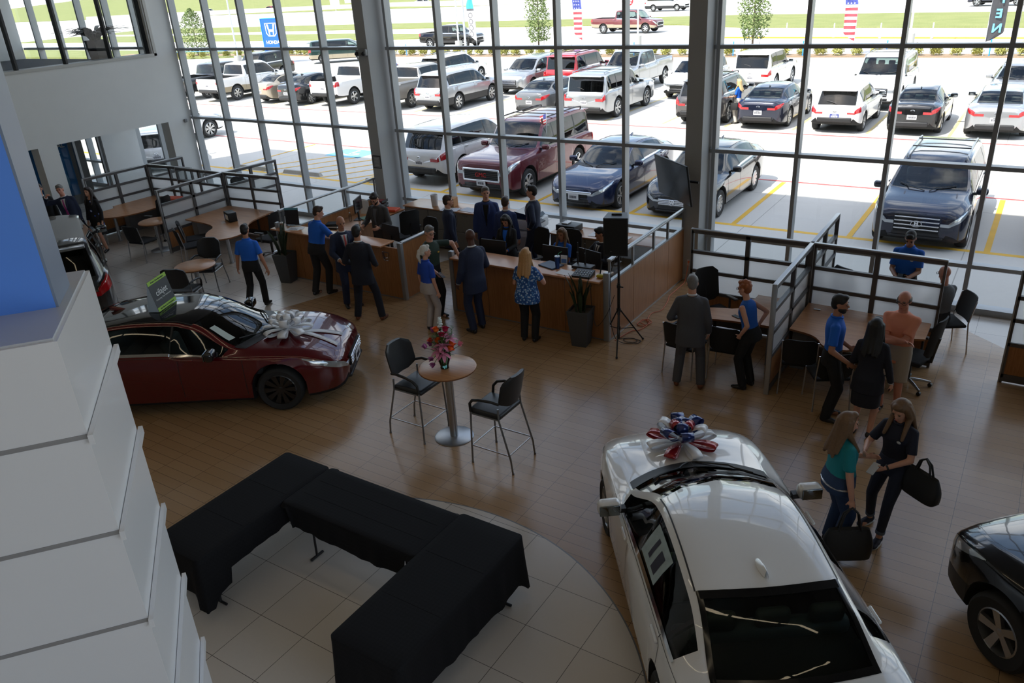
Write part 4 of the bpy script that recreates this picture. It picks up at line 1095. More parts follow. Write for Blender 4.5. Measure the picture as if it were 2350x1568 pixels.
# frosted partition panels: forward-scattering glass
def translucent(name, col, df=.22):
    if name in MATS: return MATS[name]
    m = bpy.data.materials.new(name); m.use_nodes = True; nt = m.node_tree; b = nt.nodes['Principled BSDF']
    b.inputs['Base Color'].default_value = (*col, 1); b.inputs['Roughness'].default_value = .4
    t = nt.nodes.new('ShaderNodeBsdfRefraction'); t.inputs['Color'].default_value = (.96,.97,.97,1); t.inputs['Roughness'].default_value = .7; t.inputs['IOR'].default_value = 1.25
    l = nt.nodes.new('ShaderNodeBsdfTranslucent'); l.inputs[0].default_value = (.95,.95,.95,1)
    x = nt.nodes.new('ShaderNodeMixShader'); x.inputs[0].default_value = .4; y = nt.nodes.new('ShaderNodeMixShader'); y.inputs[0].default_value = .62
    o = nt.nodes['Material Output']; nt.links.new(l.outputs[0], x.inputs[1]); nt.links.new(t.outputs[0], x.inputs[2]); nt.links.new(b.outputs[0], y.inputs[1]); nt.links.new(x.outputs[0], y.inputs[2]); nt.links.new(y.outputs[0], o.inputs[0])
    MATS[name] = m; return m
PANELW = translucent('frosted_translucent_panel', (.86,.87,.88))
PGLASS = glassmat('partition_glass', (.90,.93,.93), 1.4)
PFRAME = mat('partition_frame_grey', (.115,.11,.112), .45, .35)
PCAP = mat('partition_silver_cap', (.40,.41,.42), .35, .7)
def partition(label, x0, y0, x1, y1, h, n, group=None, wood=True, end=True):
    L_ = math.hypot(x1-x0, y1-y0); a = math.atan2(y1-y0, x1-x0)
    t = thing('cubicle_partition', label, 'partition', (x0, y0, 0), a, group); d = .06
    k = h/1.7; z = [0, .11, .60*k, .965*k, 1.30*k, 1.665*k]
    m = MB()
    for i in range(n+1):
        x = L_*i/n; m.bx(max(0, x-.035), min(L_, x+.035), -d/2, d/2, 0, h-.03)
    for q in (1, 2, 3, 4): m.bx(0, L_, -d/2, d/2, z[q]-.028, z[q]+.028)
    m.bx(0, L_, -d/2, d/2, h-.075, h-.025); m.bx(0, L_, -d/2+.008, d/2-.008, .02, .1)
    m.build('frame', PFRAME, t)
    m = MB(); m.rbox((L_/2, 0, h-.012), (L_, d+.006, .026), .008); m.build('top_cap', PCAP, t, 50)
    if end:
        m = MB(); m.rbox((-.006, 0, h/2), (.022, d+.01, h), .006); m.build('end_post', PCAP, t, 50)
    for i in range(n):
        xa, xb = L_*i/n+.035, L_*(i+1)/n-.035
        m = MB(); m.quad((xa,0,z[4]+.028),(xb,0,z[4]+.028),(xb,0,h-.075),(xa,0,h-.075)); m.build('clear_pane', PGLASS, t)
        for q in (2, 3):
            m = MB(); m.quad((xa,0,z[q]+.028),(xb,0,z[q]+.028),(xb,0,z[q+1]-.028),(xa,0,z[q+1]-.028)); m.build('frosted_panel', PANELW, t)
        m = MB(); m.bx(xa, xb, -.022, .022, z[1]+.028, z[2]-.028); m.build('wood_panel', WOODV, t)
    return t
def desk(label, poly, z=.74, legs=(), group=None, ped=None):
    cx = sum(p[0] for p in poly)/len(poly); cy = sum(p[1] for p in poly)/len(poly)
    t = thing('desk', label, 'desk', (cx, cy, 0), 0, group)
    lp = [(x-cx, y-cy) for x, y in poly]
    m = MB(); m.prism(lp, z-.03, z); m.build('worktop', WOODT, t)
    m = MB()
    sp = [(x*1.003, y*1.003) for x, y in lp]
    m.prism(sp, z-.027, z-.005); m.build('edge_band', WOODD, t)
    for x, y in legs:
        m = MB(); m.cyl((x-cx, y-cy, .0), .04, z-.03, 16); m.cyl((x-cx, y-cy, 0), .06, .015, 16); m.build('leg', ALU, t, 50)
    if ped:
        m = MB(); m.bx(ped[0]-cx, ped[1]-cx, ped[2]-cy, ped[3]-cy, 0, z-.03); m.build('support_panel', ALUDK, t)
    return t
def smooth_poly(pts, it=2, keep=()):
    """Chaikin corner cutting except for kept corners"""
    P = [(Vector((*p, 0)), i in keep) for i, p in enumerate(pts)]
    for _ in range(it):
        Q = []
        for i, (p, kf) in enumerate(P):
            a, b = P[i-1][0], P[(i+1) % len(P)][0]
            if kf: Q.append((p, True))
            else: Q += [(p*.75+a*.25, False), (p*.75+b*.25, False)]
        P = Q
    return [(p.x, p.y) for p, _ in P]

# ------------------------------------------------------------------ cubicles
GP = 'partitions of the desk cubicles'
HR, HL = 1.70, 1.56
partition('partition run ending at the tall post nearest the bonnet of the white sedan', -2.66, 10.31, -2.66, 12.25, HR, 2, GP)
partition('partition run from the crossing towards the glass, right-hand cubicles', -2.66, 12.31, -2.66, 14.0, HR, 2, GP, end=False)
partition('partition run beside the television column, behind the man in the grey suit', -4.6, 12.28, -2.70, 12.28, HR, 2, GP)
partition('partition run behind the man in the salmon tee shirt', -2.62, 12.28, -.78, 12.20, HR, 2, GP)
partition('partition run cut off by the right edge of the photo', .13, 12.15, 2.1, 12.15, HR, 2, GP)
partition('grey partition run whose end post stands left of the small round wood table', -17.25, 10.87, -17.25, 12.75, HL, 2, GP)
partition('partition run from the second crossing on to the glass, left-hand cubicles', -17.25, 12.8, -17.1, 14.4, HL, 2, GP, end=False)
partition('partition run with bright frosted panels behind the desk with the black box', -17.21, 12.8, -15.41, 12.92, HL, 2, GP)
partition('short dark-framed partition run left of the crossing, before the tripod', -19.13, 12.77, -17.29, 12.78, HL, 2, GP)
partition('partition run behind the couple at the far left', -21.95+1.5, 10.94, -21.8+1.45, 12.7, HL, 2, GP)
partition('partition run with bright frosted panels behind the far left desk', -20.31, 12.73, -18.6, 12.86, HL, 2, GP)
partition('far left partition run reaching the doorway', -20.34, 12.78, -20.25, 13.8, HL, 1, GP, end=False)
GD = 'cubicle desks'
d1 = desk('desk with the black box on it, left cubicle beside the planter', smooth_poly([(-17.1,12.66),(-15.5,12.72),(-15.35,11.75),(-14.75,11.35),(-14.68,10.7),(-15.1,10.42),(-15.6,10.75),(-15.85,11.3),(-17.1,11.35)], 2, (0,1,8)), .74, ((-15.2,11.02),), GD, (-17.1,-16.9,11.5,12.6))
d2 = desk('desk at the far left with nothing on its curved top', smooth_poly([(-20.15,12.6),(-18.75,12.72),(-18.9,11.9),(-18.85,11.3),(-19.05,10.75),(-19.5,10.45),(-20.0,10.85),(-19.95,11.3),(-20.2,11.4)], 2, (0,1,8)), .74, ((-19.55,11.0),), GD, (-20.15,-19.95,11.6,12.5))
d3 = desk('desk between the man in the grey suit and the woman in the blue top', smooth_poly([(-3.40,12.18),(-2.72,12.18),(-2.72,11.05),(-3.6,11.0),(-4.3,10.75),(-4.5,11.1),(-3.9,11.38),(-3.40,11.5)], 2, (0,1,2)), .74, ((-4.2,11.15),), GD, (-2.95,-2.75,11.2,12.1))
d4 = desk('desk behind the bearded man in the blue polo', smooth_poly([(-2.6,12.18),(-.85,12.1),(-.85,11.5),(-1.35,11.35),(-1.55,10.75),(-2.0,10.6),(-2.2,11.0),(-2.6,11.08)], 2, (0,1,2,7)), .74, ((-1.85,10.95),), GD, (-2.6,-2.4,11.3,12.1))
m = MB(); m.rbox((0,0,0), (.10,.05,.008), .003); tag(m.build('desk_grommet', ALU, None, loc=(-2.42, 11.95, .745)), 'small metal cable outlet set into the corner of the right cubicle desk', 'outlet')
GC = 'guest and task chairs at the desks'
guest_chair('black chair with arms hidden behind the man in the grey suit', (-3.97, 10.52, 0), R(-8), GC, True)
guest_chair('black chair beside the hip of the woman in the blue sleeveless top', (-3.36, 10.68, 0), R(4), GC)
guest_chair('black chair tucked under the desk just right of the tall partition post', (-2.34, 10.72, 0), R(12), GC)
guest_chair('black chair half hidden behind the bearded man in the blue polo', (-1.88, 10.46, 0), R(30), GC)
task_chair('black office chair on casters right of the man in the salmon tee shirt', (-.98, 11.45, 0), R(75), GC)
guest_chair('black chair the seated bald man sits on, right of the partition', (-.72, 12.98, 0), R(120), GC)
task_chair('black office chair whose back rises behind the partition glass by the standing young man', (-2.1, 13.2, 0), R(-30), GC)
task_chair('black office chair against the frosted panels by the grey suited man', (-3.98, 11.82, 0), R(-125), GC)
guest_chair('black chair nearest the walking man, at the desk with the black box', (-15.95, 10.62, 0), R(-25), GC)
guest_chair('black chair tucked behind another at the desk with the black box', (-16.35, 11.0, 0), R(-35), GC)
task_chair('black office chair at the right side of the desk with the black box', (-14.55, 11.7, 0), R(95), GC)
guest_chair('black chair at the far left desk beside the woman in the floral dress', (-20.0+.15, 10.55, 0), R(-25), GC)
task_chair('black office chair with a silver star base at the far left desk', (-18.55, 11.6, 0), R(95), GC)
task_chair('black office chair beyond the short dark partition near the left glass', (-17.9, 13.5, 0), R(200), GC)
guest_chair('black chair behind the partition post by the half-hidden round table', (-17.45, 10.35, 0), R(10), GC)
# ------------------------------------------------------------------ round tables
def round_table(name, label, loc, r, h, base_r, cat='table', col=ALU, cr=.05):
    t = thing(name, label, cat, loc)
    m = MB(); m.lathe([(0.001,h),(r-.012,h),(r,h-.008)], n=64, cap=False); m.build('tabletop', WOODT, t, 40)
    m = MB(); m.lathe([(r,h-.008),(r,h-.026),(r-.01,h-.032),(0.001,h-.032)], n=64, cap=False); m.build('table_edge', WOODD, t, 40)
    m = MB(); m.cyl((0,0,.02), cr, h-.05, 28); m.build('pedestal', col, t, 40)
    m = MB(); m.lathe([(0.001,.022),(base_r-.02,.018),(base_r,.008),(base_r,0)], n=56, cap=False); m.build('base', ALU, t, 40)
    return t
round_table('bar_table', 'tall round wooden bar table with a steel foot, holding the vase of flowers', (-6.02, 7.28, 0), .385, 1.075, .27, cr=.055)
GS = 'bar stools at the tall table'
arm_chair('black bar stool left of the tall table, facing it', (-6.50, 7.20, 0), R(-90), .76, GS, 'bar_stool')
arm_chair('black bar stool right of the tall table, its back to the white sedan', (-5.18, 7.15, 0), R(90), .76, GS, 'bar_stool')
round_table('cafe_table', 'small low round table with two black armchairs behind the red sedan', (-13.88, 9.18, 0), .40, .74, .26)
arm_chair('black armchair on the near side of the low round table', (-13.55, 8.62, 0), R(28), .46, 'armchairs at the low round table')
arm_chair('black armchair on the far side of the low round table', (-14.25, 9.70, 0), R(208), .46, 'armchairs at the low round table')
round_table('cafe_table', 'round wooden table half hidden behind the grey partition post', (-17.75, 10.95, 0), .38, .74, .25)
# ------------------------------------------------------------------ black clothed folding tables
CLOTH = mat('black_tablecloth', (.006,.006,.007), .8, spec=.2)
nt = CLOTH.node_tree; b_ = nt.nodes['Principled BSDF']; b_.inputs['Sheen Weight'].default_value = .0
tc_ = nt.nodes.new('ShaderNodeTexCoord'); mpn = nt.nodes.new('ShaderNodeMapping'); mpn.inputs['Rotation'].default_value = (0,0,R(45)); ck = nt.nodes.new('ShaderNodeTexChecker'); ck.inputs['Scale'].default_value = 36
ck.inputs[1].default_value = (.0055,.0055,.0065,1); ck.inputs[2].default_value = (.0075,.0075,.009,1)
nt.links.new(tc_.outputs['Object'], mpn.inputs[0]); nt.links.new(mpn.outputs[0], ck.inputs['Vector']); nt.links.new(ck.outputs[0], b_.inputs['Base Color'])
def clothed_table(label, clabel, x0, x1, y0, y1, drop, z=.75, ends=(1,1,1,1), seed=0, axis='y'):
    rg_ = random.Random(seed); cx, cy = (x0+x1)/2, (y0+y1)/2; hx, hy = (x1-x0)/2, (y1-y0)/2
    t = thing('folding_table', label, 'table', (cx, cy, 0), 0, 'folding tables set in a U')
    m = MB(); m.rbox((0,0,z-.028), (2*hx-.02, 2*hy-.02, .045), .02); m.build('tabletop', mat('table_white_plastic', (.6,.6,.58), .5), t, 50)
    for s_ in (1, -1):
        for q in (1, -1):
            p = (q*(hx-.14), s_*(hy-.25)) if axis == 'y' else (s_*(hx-.25), q*(hy-.14))
            f = (p[0], p[1]+s_*.03) if axis == 'y' else (p[0]+s_*.03, p[1])
            m = MB(); m.tube([(p[0], p[1], z-.05), (f[0], f[1], .03)], .013, 8)
            g_ = (q*.09, 0) if axis == 'y' else (0, q*.09)
            m.tube([(f[0]-g_[0], f[1]-g_[1], .016), (f[0]+g_[0], f[1]+g_[1], .016)], .015, 8); m.build('leg', mat('dark_grey_tube', (.04,.04,.043), .4, .6), t, 50)
    # cloth: ring of rim points, waves grow downwards, corners hang as points
    top = z+.006; hxo, hyo = hx+.004, hy+.004; rc = .05
    rim = []
    def edge(ax, ay, bx_, by, n):
        for i in range(n): rim.append((lerp(ax, bx_, i/n), lerp(ay, by, i/n)))
    def corner(ccx, ccy, a0):
        for i in range(5): a = a0+PI/2*i/5; rim.append((ccx+rc*cos(a), ccy+rc*sin(a)))
    nx_, ny_ = int(2*hx*26), int(2*hy*26)
    edge(hxo, -hyo+rc, hxo, hyo-rc, ny_); corner(hxo-rc, hyo-rc, 0); edge(hxo-rc, hyo, -hxo+rc, hyo, nx_); corner(-hxo+rc, hyo-rc, PI/2)
    edge(-hxo, hyo-rc, -hxo, -hyo+rc, ny_); corner(-hxo+rc, -hyo+rc, PI); edge(-hxo+rc, -hyo, hxo-rc, -hyo, nx_); corner(hxo-rc, -hyo+rc, 1.5*PI)
    n = len(rim); ph = [rg_.uniform(0, 6.28) for _ in range(6)]
    rows = []
    for q in range(6): rows.append([(x*q/5*.985, y*q/5*.985, top) for x, y in rim])
    rows.append([(x, y, top-.004) for x, y in rim])
    arc = 0; arcs = [0]
    for i in range(1, n): arc += math.hypot(rim[i][0]-rim[i-1][0], rim[i][1]-rim[i-1][1]); arcs.append(arc)
    for q in range(1, 9):
        v = q/8; row = []
        for i, (x, y) in enumerate(rim):
            cxn = max(0, (abs(x)-(hxo-.16))/.16); cyn = max(0, (abs(y)-(hyo-.16))/.16); cn = min(1, cxn)*min(1, cyn)
            dr = drop(x, y) if callable(drop) else drop
            dd = dr+.20*cn**1.5*(dr > .2)
            nx0, ny0 = (1 if abs(x) > hxo-rc else 0)*math.copysign(1, x), (1 if abs(y) > hyo-rc else 0)*math.copysign(1, y)
            l = math.hypot(nx0, ny0) or 1
            wv = (.012*sin(arcs[i]*9+ph[0])+.009*sin(arcs[i]*17+ph[1])+.006*sin(arcs[i]*31+ph[2]))*v
            wv2 = .02*sin(arcs[i]*3.1+ph[3])
            off = .012*v+max(-.004, wv)+.05*cn*v
            zz = top-.006-(dd+wv2*(dr > .2))*v
            row.append((x+nx0/l*off, y+ny0/l*off, max(.012, zz)))
        rows.append(row)
    m = MB(); m.grid(rows, closed=True)
    o = m.build('tablecloth', CLOTH, None, 60, loc=(cx, cy, 0)); tag(o, clabel, 'tablecloth', 'black tablecloths')
    # press creases
    m = MB()
    for k_ in (-.33, .33): m.box((0, hyo*k_*1.0, top+.0008), (2*hxo*.9, .006, .0016))
    m.build('fold_crease', mat('cloth_crease', (.010,.010,.011), .8, spec=.2), o)
    return t
clothed_table('folding table under black cloth, left arm of the U', 'black cloth over the left arm of the table U, beside the white pillar', -6.81, -6.105, 3.30, 5.12, lambda x, y: .47 if (x < .3 or y < -.6) else .30, seed=1)
clothed_table('folding table under black cloth, far side of the U', 'black patterned cloth over the far table of the U', -6.095, -4.285, 4.39, 5.12, lambda x, y: .28 if abs(x) < .82 else .03, seed=2, axis='x')
clothed_table('folding table under black cloth, right arm of the U', 'black cloth over the right arm of the table U, nearest the white sedan', -4.275, -3.53, 3.25, 5.16, lambda x, y: .50 if (x > -.3 or y < -.6) else .40, seed=3)
# ================================================================== foreground pillar
PANELWH = mat('white_cladding_panel', (.74,.75,.78), .28, coat=.2)
PANELJ = mat('cladding_joint', (.36,.36,.37), .4, .4)
BLUEP = mat('blue_cladding', srgb(92,146,240), .35)
col = struct(thing('wall_pillar', 'white panelled pillar with a blue upper shaft, left foreground', None, (-3.70, 1.647, 0), R(141.5)))
# local +x runs along the right-hand face (away from camera), local +y to the outer left front
TZ = 4.30
m = MB(); m.bx(0, 1.09, 0.0, 2.4, 0, TZ); m.build('core', PANELWH, col)
zz = TZ; k = 0
hts = [.52, .59, .61, .61, .61, .61, .61]
m = MB()
for h_ in hts:
    zz -= h_
    if zz < .05: break
    m.bx(-.004, 1.10, -.004, 2.41, zz-.012, zz+.012)
m.build('joint_trim', PANELJ, col)
zz = TZ
for k, h_ in enumerate(hts):
    zz -= h_
    if zz < .05: break
    m = MB(); m.bx(-.035, 1.13, -.03, -.004, zz-.035, zz+.02); m.build('projecting_ledge', PANELWH, col)
m = MB(); m.bx(.02, 1.07, .02, 2.38, TZ, TZ+.012); m.build('cap', mat('grey_cap', (.5,.52,.56), .3), col)
m = MB(); m.bx(.466, .82, .075, 2.3, TZ+.012, 9.39); m.build('blue_shaft', BLUEP, col)
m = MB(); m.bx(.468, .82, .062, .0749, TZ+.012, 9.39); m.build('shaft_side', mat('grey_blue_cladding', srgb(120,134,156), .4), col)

# ================================================================== reception
RC = 'wood panels of the reception counters'
COUNT = mat('counter_top_laminate', srgb(196,140,98), .28)
POSTM = mat('reception_silver_post', (.36,.37,.38), .4, .6)
rl = thing('reception_counter', 'left wood reception counter, the polo-shirted man leaning on it', 'counter', (-13.3, 10.93, 0))
segs = [0, .62, 1.55, 2.5, 3.33]
for a, b in zip(segs[:-1], segs[1:]):
    m = MB(); m.bx(a+.006, b-.006, 0, .04, .03, 1.05); m.build('front_panel', WOODV, rl)
m = MB(); m.bx(0, 3.33, .012, .05, 0, 1.04); m.build('plinth', ALUDK, rl)
m = MB(); m.rbox((3.375, .03, .585), (.09,.09,1.17), .012); m.build('corner_post', POSTM, rl, 50)
m = MB(); m.rbox((-.02, .03, .60), (.07,.09,1.2), .012); m.build('end_post', POSTM, rl, 50)
m = MB(); m.bx(3.35, 3.40, .075, .88, .03, 1.13); m.build('return_panel', WOODV, rl)
m = MB(); m.rbox((3.375, .47, 1.155), (.075,.84,.05), .016); m.build('return_cap', PCAP, rl, 50)
m = MB(); m.rbox((1.44, .10, 1.07), (3.1,.42,.032), .008); m.build('counter_top', COUNT, rl, 50)
m = MB(); m.bx(.5, 3.2, .35, .78, .70, .73); m.build('work_surface', WOODT, rl)
def hlogo(parent, x, y, z, sgn=1):
    m = MB(); s = .085
    P_ = [(-s*.95, s), (-s*.78, -s*.55), (-s*.5, -s)]
    m.tube([(x-s, y, z+s), (x+s, y, z+s), (x+s*.92, y, z-s*.4), (x+s*.62, y, z-s), (x-s*.62, y, z-s), (x-s*.92, y, z-s*.4), (x-s, y, z+s)], .007, 6)
    m.tube([(x-s*.62, y, z+s*.8), (x-s*.5, y, z-.2*s), (x-s*.42, y, z-s*.8)], .009, 6); m.tube([(x+s*.62, y, z+s*.8), (x+s*.5, y, z-.2*s), (x+s*.42, y, z-s*.8)], .009, 6)
    m.tube([(x-s*.5, y, z-.25*s), (x, y, z-.38*s), (x+s*.5, y, z-.25*s)], .009, 6)
    return m.build('logo', CHROME, parent, 50)
hlogo(rl, 3.02, -.008, .86)
rr = thing('reception_counter', 'right wood reception counter, the long-haired woman standing at it', 'counter', (-8.73, 10.93, 0))
segs = [0.08, .82, 1.63, 2.42, 3.16]
for a, b in zip(segs[:-1], segs[1:]):
    m = MB(); m.bx(a+.006, b-.006, 0, .04, .03, 1.05); m.build('front_panel', WOODV, rr)
m = MB(); m.bx(.05, 3.16, .012, .05, 0, 1.04); m.build('plinth', ALUDK, rr)
m = MB(); m.rbox((.035, .03, .585), (.09,.09,1.17), .012); m.build('end_post', POSTM, rr, 50)
m = MB(); m.bx(.012, .06, .075, .8, .03, 1.05); m.build('return_panel', WOODV, rr)
m = MB(); m.rbox((3.205, .03, .61), (.10,.10,1.22), .012); m.build('corner_post', POSTM, rr, 50)
m = MB(); m.rbox((1.61, .16, 1.07), (3.05,.55,.032), .008); m.build('counter_top', COUNT, rr, 50)
m = MB(); m.bx(.2, 3.1, .45, .88, .70, .73); m.build('work_surface', WOODT, rr)
hlogo(rr, .42, -.008, .86)
def railwall(label, x, ya, yb, zw, ztop, cuts, wz0=.03, woodm=WOODV):
    t = thing('glazed_side_panel', label, 'panel', (x, ya, 0)); L_ = yb-ya
    cc = [0]+cuts+[L_]
    for a, b in zip(cc[:-1], cc[1:]):
        m = MB(); m.bx(-.025, .025, a+.005, b-.005, wz0, zw); m.build('wood_panel', woodm, t)
        m = MB(); m.quad((0, a+.03, zw), (0, b-.03, zw), (0, b-.03, ztop), (0, a+.03, ztop)); m.build('clear_pane', PGLASS, t)
    m = MB()
    for c_ in cc: m.bx(-.02, .02, max(0, c_-.02), min(L_, c_+.02), zw, ztop)
    m.bx(-.03, .03, 0, L_, zw-.02, zw+.012); m.bx(-.018, .018, 0, L_, 0, .05); m.build('frame', POSTM, t)
    m = MB(); m.rbox((0, L_/2, ztop+.012), (.075, L_+.04, .05), .016); m.build('top_cap', PCAP, t, 50)
    return t
railwall('long wood and glass side panel beside the orange cable', -5.50, 10.99, 14.17, 1.06, 1.41, [.90, 1.78, 2.42])
railwall('wood and glass side panel below the framed notice, left end of reception', -13.3, 11.05, 14.05, .98, 1.41, [1.0, 2.0])
GREYC = mat('grey_cabinet_laminate', srgb(120,118,116), .5)
def cabinet(label, x0, x1, y0, y1, h, n, top=WOODT):
    t = thing('credenza', label, 'cabinet', (x0, y0, 0)); w_ = x1-x0
    m = MB(); m.bx(.01, w_-.01, .02, y1-y0, .04, h-.03); m.build('body', GREYC, t)
    m = MB(); m.rbox((w_/2, (y1-y0)/2-.01, h-.015), (w_+.02, y1-y0+.04, .03), .006); m.build('worktop', top, t, 50)
    for i in range(n):
        for q, (a, b) in enumerate(((.07, h*.5-.01), (h*.5+.01, h-.05))):
            m = MB(); m.bx(w_*i/n+.012, w_*(i+1)/n-.012, 0, .02, a, b); d_ = m.build('drawer', GREYC, t)
            m = MB(); m.rbox((w_*(i+.5)/n, -.008, b-.04), (.14,.016,.014), .005); m.build('handle', ALUDK, d_)
    return t
cabinet('long grey cabinet with wood top below the window behind reception', -12.2, -9.4, 13.78, 14.42, .95, 4)
cabinet('grey cabinet with wood top between the copier and the speaker', -8.25, -5.75, 13.75, 14.35, .76, 3)
desk('side desk covered in books along the left end of reception', [(-13.22,11.95),(-12.42,11.95),(-12.42,14.04),(-13.22,14.04)], .76, ((-12.5,12.1),))
# copier
cp = thing('copier', 'white office copier with an open document feeder beside the tall navy suited man', 'printer', (-8.83, 13.85, 0))
m = MB(); m.rbox((0,0,.40), (.62,.60,.72), .03); m.build('body', WHITEP, cp, 50)
m = MB(); m.bx(-.29,.29,-.305,-.295,.10,.36); m.bx(-.29,.29,-.305,-.295,.40,.66); m.build('paper_drawer', mat('pale_grey_plastic', (.55,.56,.57), .45), cp)
m = MB(); m.rbox((.02,.02,.90), (.62,.56,.22), .03); m.build('scanner', WHITEP, cp, 50)
m = MB(); m.add([(-.3,-.25,1.03),(.28,-.25,1.03),(.28,.25,1.03),(-.3,.25,1.03),(-.2,-.22,1.16),(.24,-.22,1.10),(.24,.22,1.10),(-.2,.22,1.16)], [(0,3,2,1),(4,5,6,7),(0,1,5,4),(1,2,6,5),(2,3,7,6),(3,0,4,7)]); m.build('feeder_tray', SCREEN, cp)
m = MB(); m.rbox((.36,-.1,.98), (.12,.24,.03), .01, ry=.3); m.build('control_panel', DKGREY, cp)
# monitors on the work surfaces
_mon = {}
def monitor(label, x, y, z, rz, w_=.52, h_=.31):
    if 'm' in _mon: return dup(_mon['m'], (x, y, z), rz, label, 'monitors behind reception')
    t = thing('monitor', label, 'monitor', (x, y, z), rz, 'monitors behind reception'); _mon['m'] = t
    m = MB(); m.rbox((0,0,.36), (w_,.03,h_), .008); m.build('casing', BLACKPL, t, 50)
    m = MB(); m.quad((-w_/2+.012,-.0165,.36-h_/2+.012),(w_/2-.012,-.0165,.36-h_/2+.012),(w_/2-.012,-.0165,.36+h_/2-.012),(-w_/2+.012,-.0165,.36+h_/2-.012)); m.build('screen', SCREEN, t)
    m = MB(); m.bx(-.03,.03,.0,.03,.0,.3); m.rbox((0,.03,.008), (.24,.17,.016), .006); m.build('stand', BLACKPL, t)
    return t
monitor('black monitor behind the right end of the left counter', -10.72, 11.62, .73, R(170))
monitor('black monitor below the dark-haired woman behind the counter', -8.20, 11.62, .73, R(185))
monitor('black monitor in front of the seated woman in blue', -6.95, 11.75, .73, R(180))
monitor('black monitor in front of the seated suited man', -6.28, 11.80, .73, R(165))
monitor('black monitor turned edge-on on the side desk by the bearded man', -12.85, 12.95, .76, R(115))
task_chair('black office chair behind the bearded man in the grey suit', (-11.6, 13.1, 0), R(60), 'office chairs behind reception')
task_chair('black office chair behind the monitor at the left counter', (-10.55, 12.35, 0), R(170), 'office chairs behind reception')
task_chair('black office chair left of the seated woman in blue', (-8.0, 12.6, 0), R(160), 'office chairs behind reception')
task_chair('black office chair the woman in the blue polo sits on', (-7.32, 12.72, 0), R(180), 'office chairs behind reception')
task_chair('black office chair the suited man behind the speaker sits on', (-6.52, 12.82, 0), R(180), 'office chairs behind reception')
# -- on the counters and desks
def simple(name, label, cat, mb, m_, loc, rz=0, group=None, sm=None):
    o = mb.build(name, m_, None, sm, loc, rz); return tag(o, label, cat, group)
CT = 1.087
sh = thing('paper_sheet', 'white sheets fanned out on the left end of the left counter', 'paper', (-12.88, 11.02, CT), .3)
m = MB(); m.box((0,0,.001), (.30,.21,.002)); m.build('top_sheet', PAPER, sh); m = MB(); m.box((.05,.03,.0005), (.30,.21,.001), .25); m.build('under_sheet', PAPER, sh)
m = MB(); m.bx(-.1,.1,-.07,.0,.0022,.0028); m.bx(-.1,.02,.03,.05,.0022,.0028); m.build('printing', mat('grey_print', (.3,.3,.33), .8), sh)
cu = thing('coffee_cup', 'small brown-sleeved paper cup at the very left end of the counter', 'cup', (-13.2, 10.98, CT))
m = MB(); m.lathe([(.030,0),(.040,.10)], n=18); m.build('cup', mat('kraft_paper', srgb(150,104,74), .8), cu, 50); m = MB(); m.lathe([(.042,.10),(.042,.108),(.034,.118)], n=18); m.build('lid', WHITEP, cu, 50)
bs = thing('counter_sign', 'black and teal card in an acrylic stand at the left end of reception', 'sign', (-13.12, 11.22, CT), R(25))
m = MB(); m.box((0,0,.19), (.30,.008,.36), rx=-.12); m.build('card', mat('black_card', (.015,.015,.018), .4), bs)
m = MB(); m.box((0,-.006,.352), (.30,.004,.045), rx=-.12); m.build('teal_band', mat('teal_print', srgb(90,150,165), .5), bs)
m = MB(); m.box((0,.0,.07), (.27,.006,.09), rx=-.12); m.xf(Matrix.Translation((0,-.004,0))); m.build('photo_strip', mat('sepia_print', srgb(150,128,104), .6, noise=.5, nscale=40), bs)
m = MB(); m.bx(-.15,.15,-.05,.07,0,.008); m.build('base', glassmat('acrylic', (.85,.9,.9)), bs)
for q in range(4):
    m = MB(); m.rbox((0,0,.014), (.30,.23,.028), .004); simple('ring_binder', 'dark ring binder %s in the short stack on the side desk' % ('lowest','second from below','third from below','topmost')[q], 'binder', m, (BLACKF, WHITEP, DKGREY, BLACKF)[q], (-12.95, 12.2, .762+q*.029), .2+.1*q, 'binders stacked on the side desk')
m = MB(); m.rbox((0,0,.02), (.26,.34,.03), .005); simple('book', 'thick open-edged white book on the side desk near the column', 'book', m, PAPER, (-12.8, 13.55, .762), .3)
m = MB(); m.rbox((0,0,.012), (.24,.32,.022), .004); simple('book', 'green-edged book lying on the side desk behind the bearded man', 'book', m, mat('green_cover', srgb(120,150,130), .6), (-12.75, 13.1, .762), -.4)
m = MB(); m.rbox((0,0,.03), (.34,.26,.055), .012); simple('folder_box', 'bright orange flat folder box on the side desk', 'folder', m, mat('orange_plastic', srgb(226,90,56), .5), (-12.62, 13.8, .762), .2)
og = thing('desk_organizer', 'red and black wire tray organiser at the far end of the side desk', 'organizer', (-13.0, 13.85, .762), .1)
for q in range(3):
    m = MB(); m.bx(-.15,.15,-.12,.12,q*.085,q*.085+.008); m.bx(-.15,-.142,-.12,.12,q*.085,q*.085+.06); m.bx(.142,.15,-.12,.12,q*.085,q*.085+.06); tr = m.build('tray', BLACKPL, og)
    m = MB(); m.rbox((0,-.02,q*.085+.03), (.24,.16,.035), .006); m.build('contents', mat('dark_red_box', srgb(130,40,44), .5), tr)
for x, y, lab in ((-13.05, 13.75, 'clear water bottle by the red and black organiser'), (-12.95, 12.75, 'clear water bottle near the bearded man')):
    b = thing('water_bottle', lab, 'bottle', (x, y, .762)); m = MB(); m.lathe([(.03,0),(.032,.02),(.032,.13),(.014,.17),(.013,.19)], n=16); m.build('body', glassmat('bottle_plastic', (.88,.92,.95), 1.3), b, 50); m = MB(); m.cyl((0,0,.188), .015, .02, 14); m.build('cap', WHITEP, b)
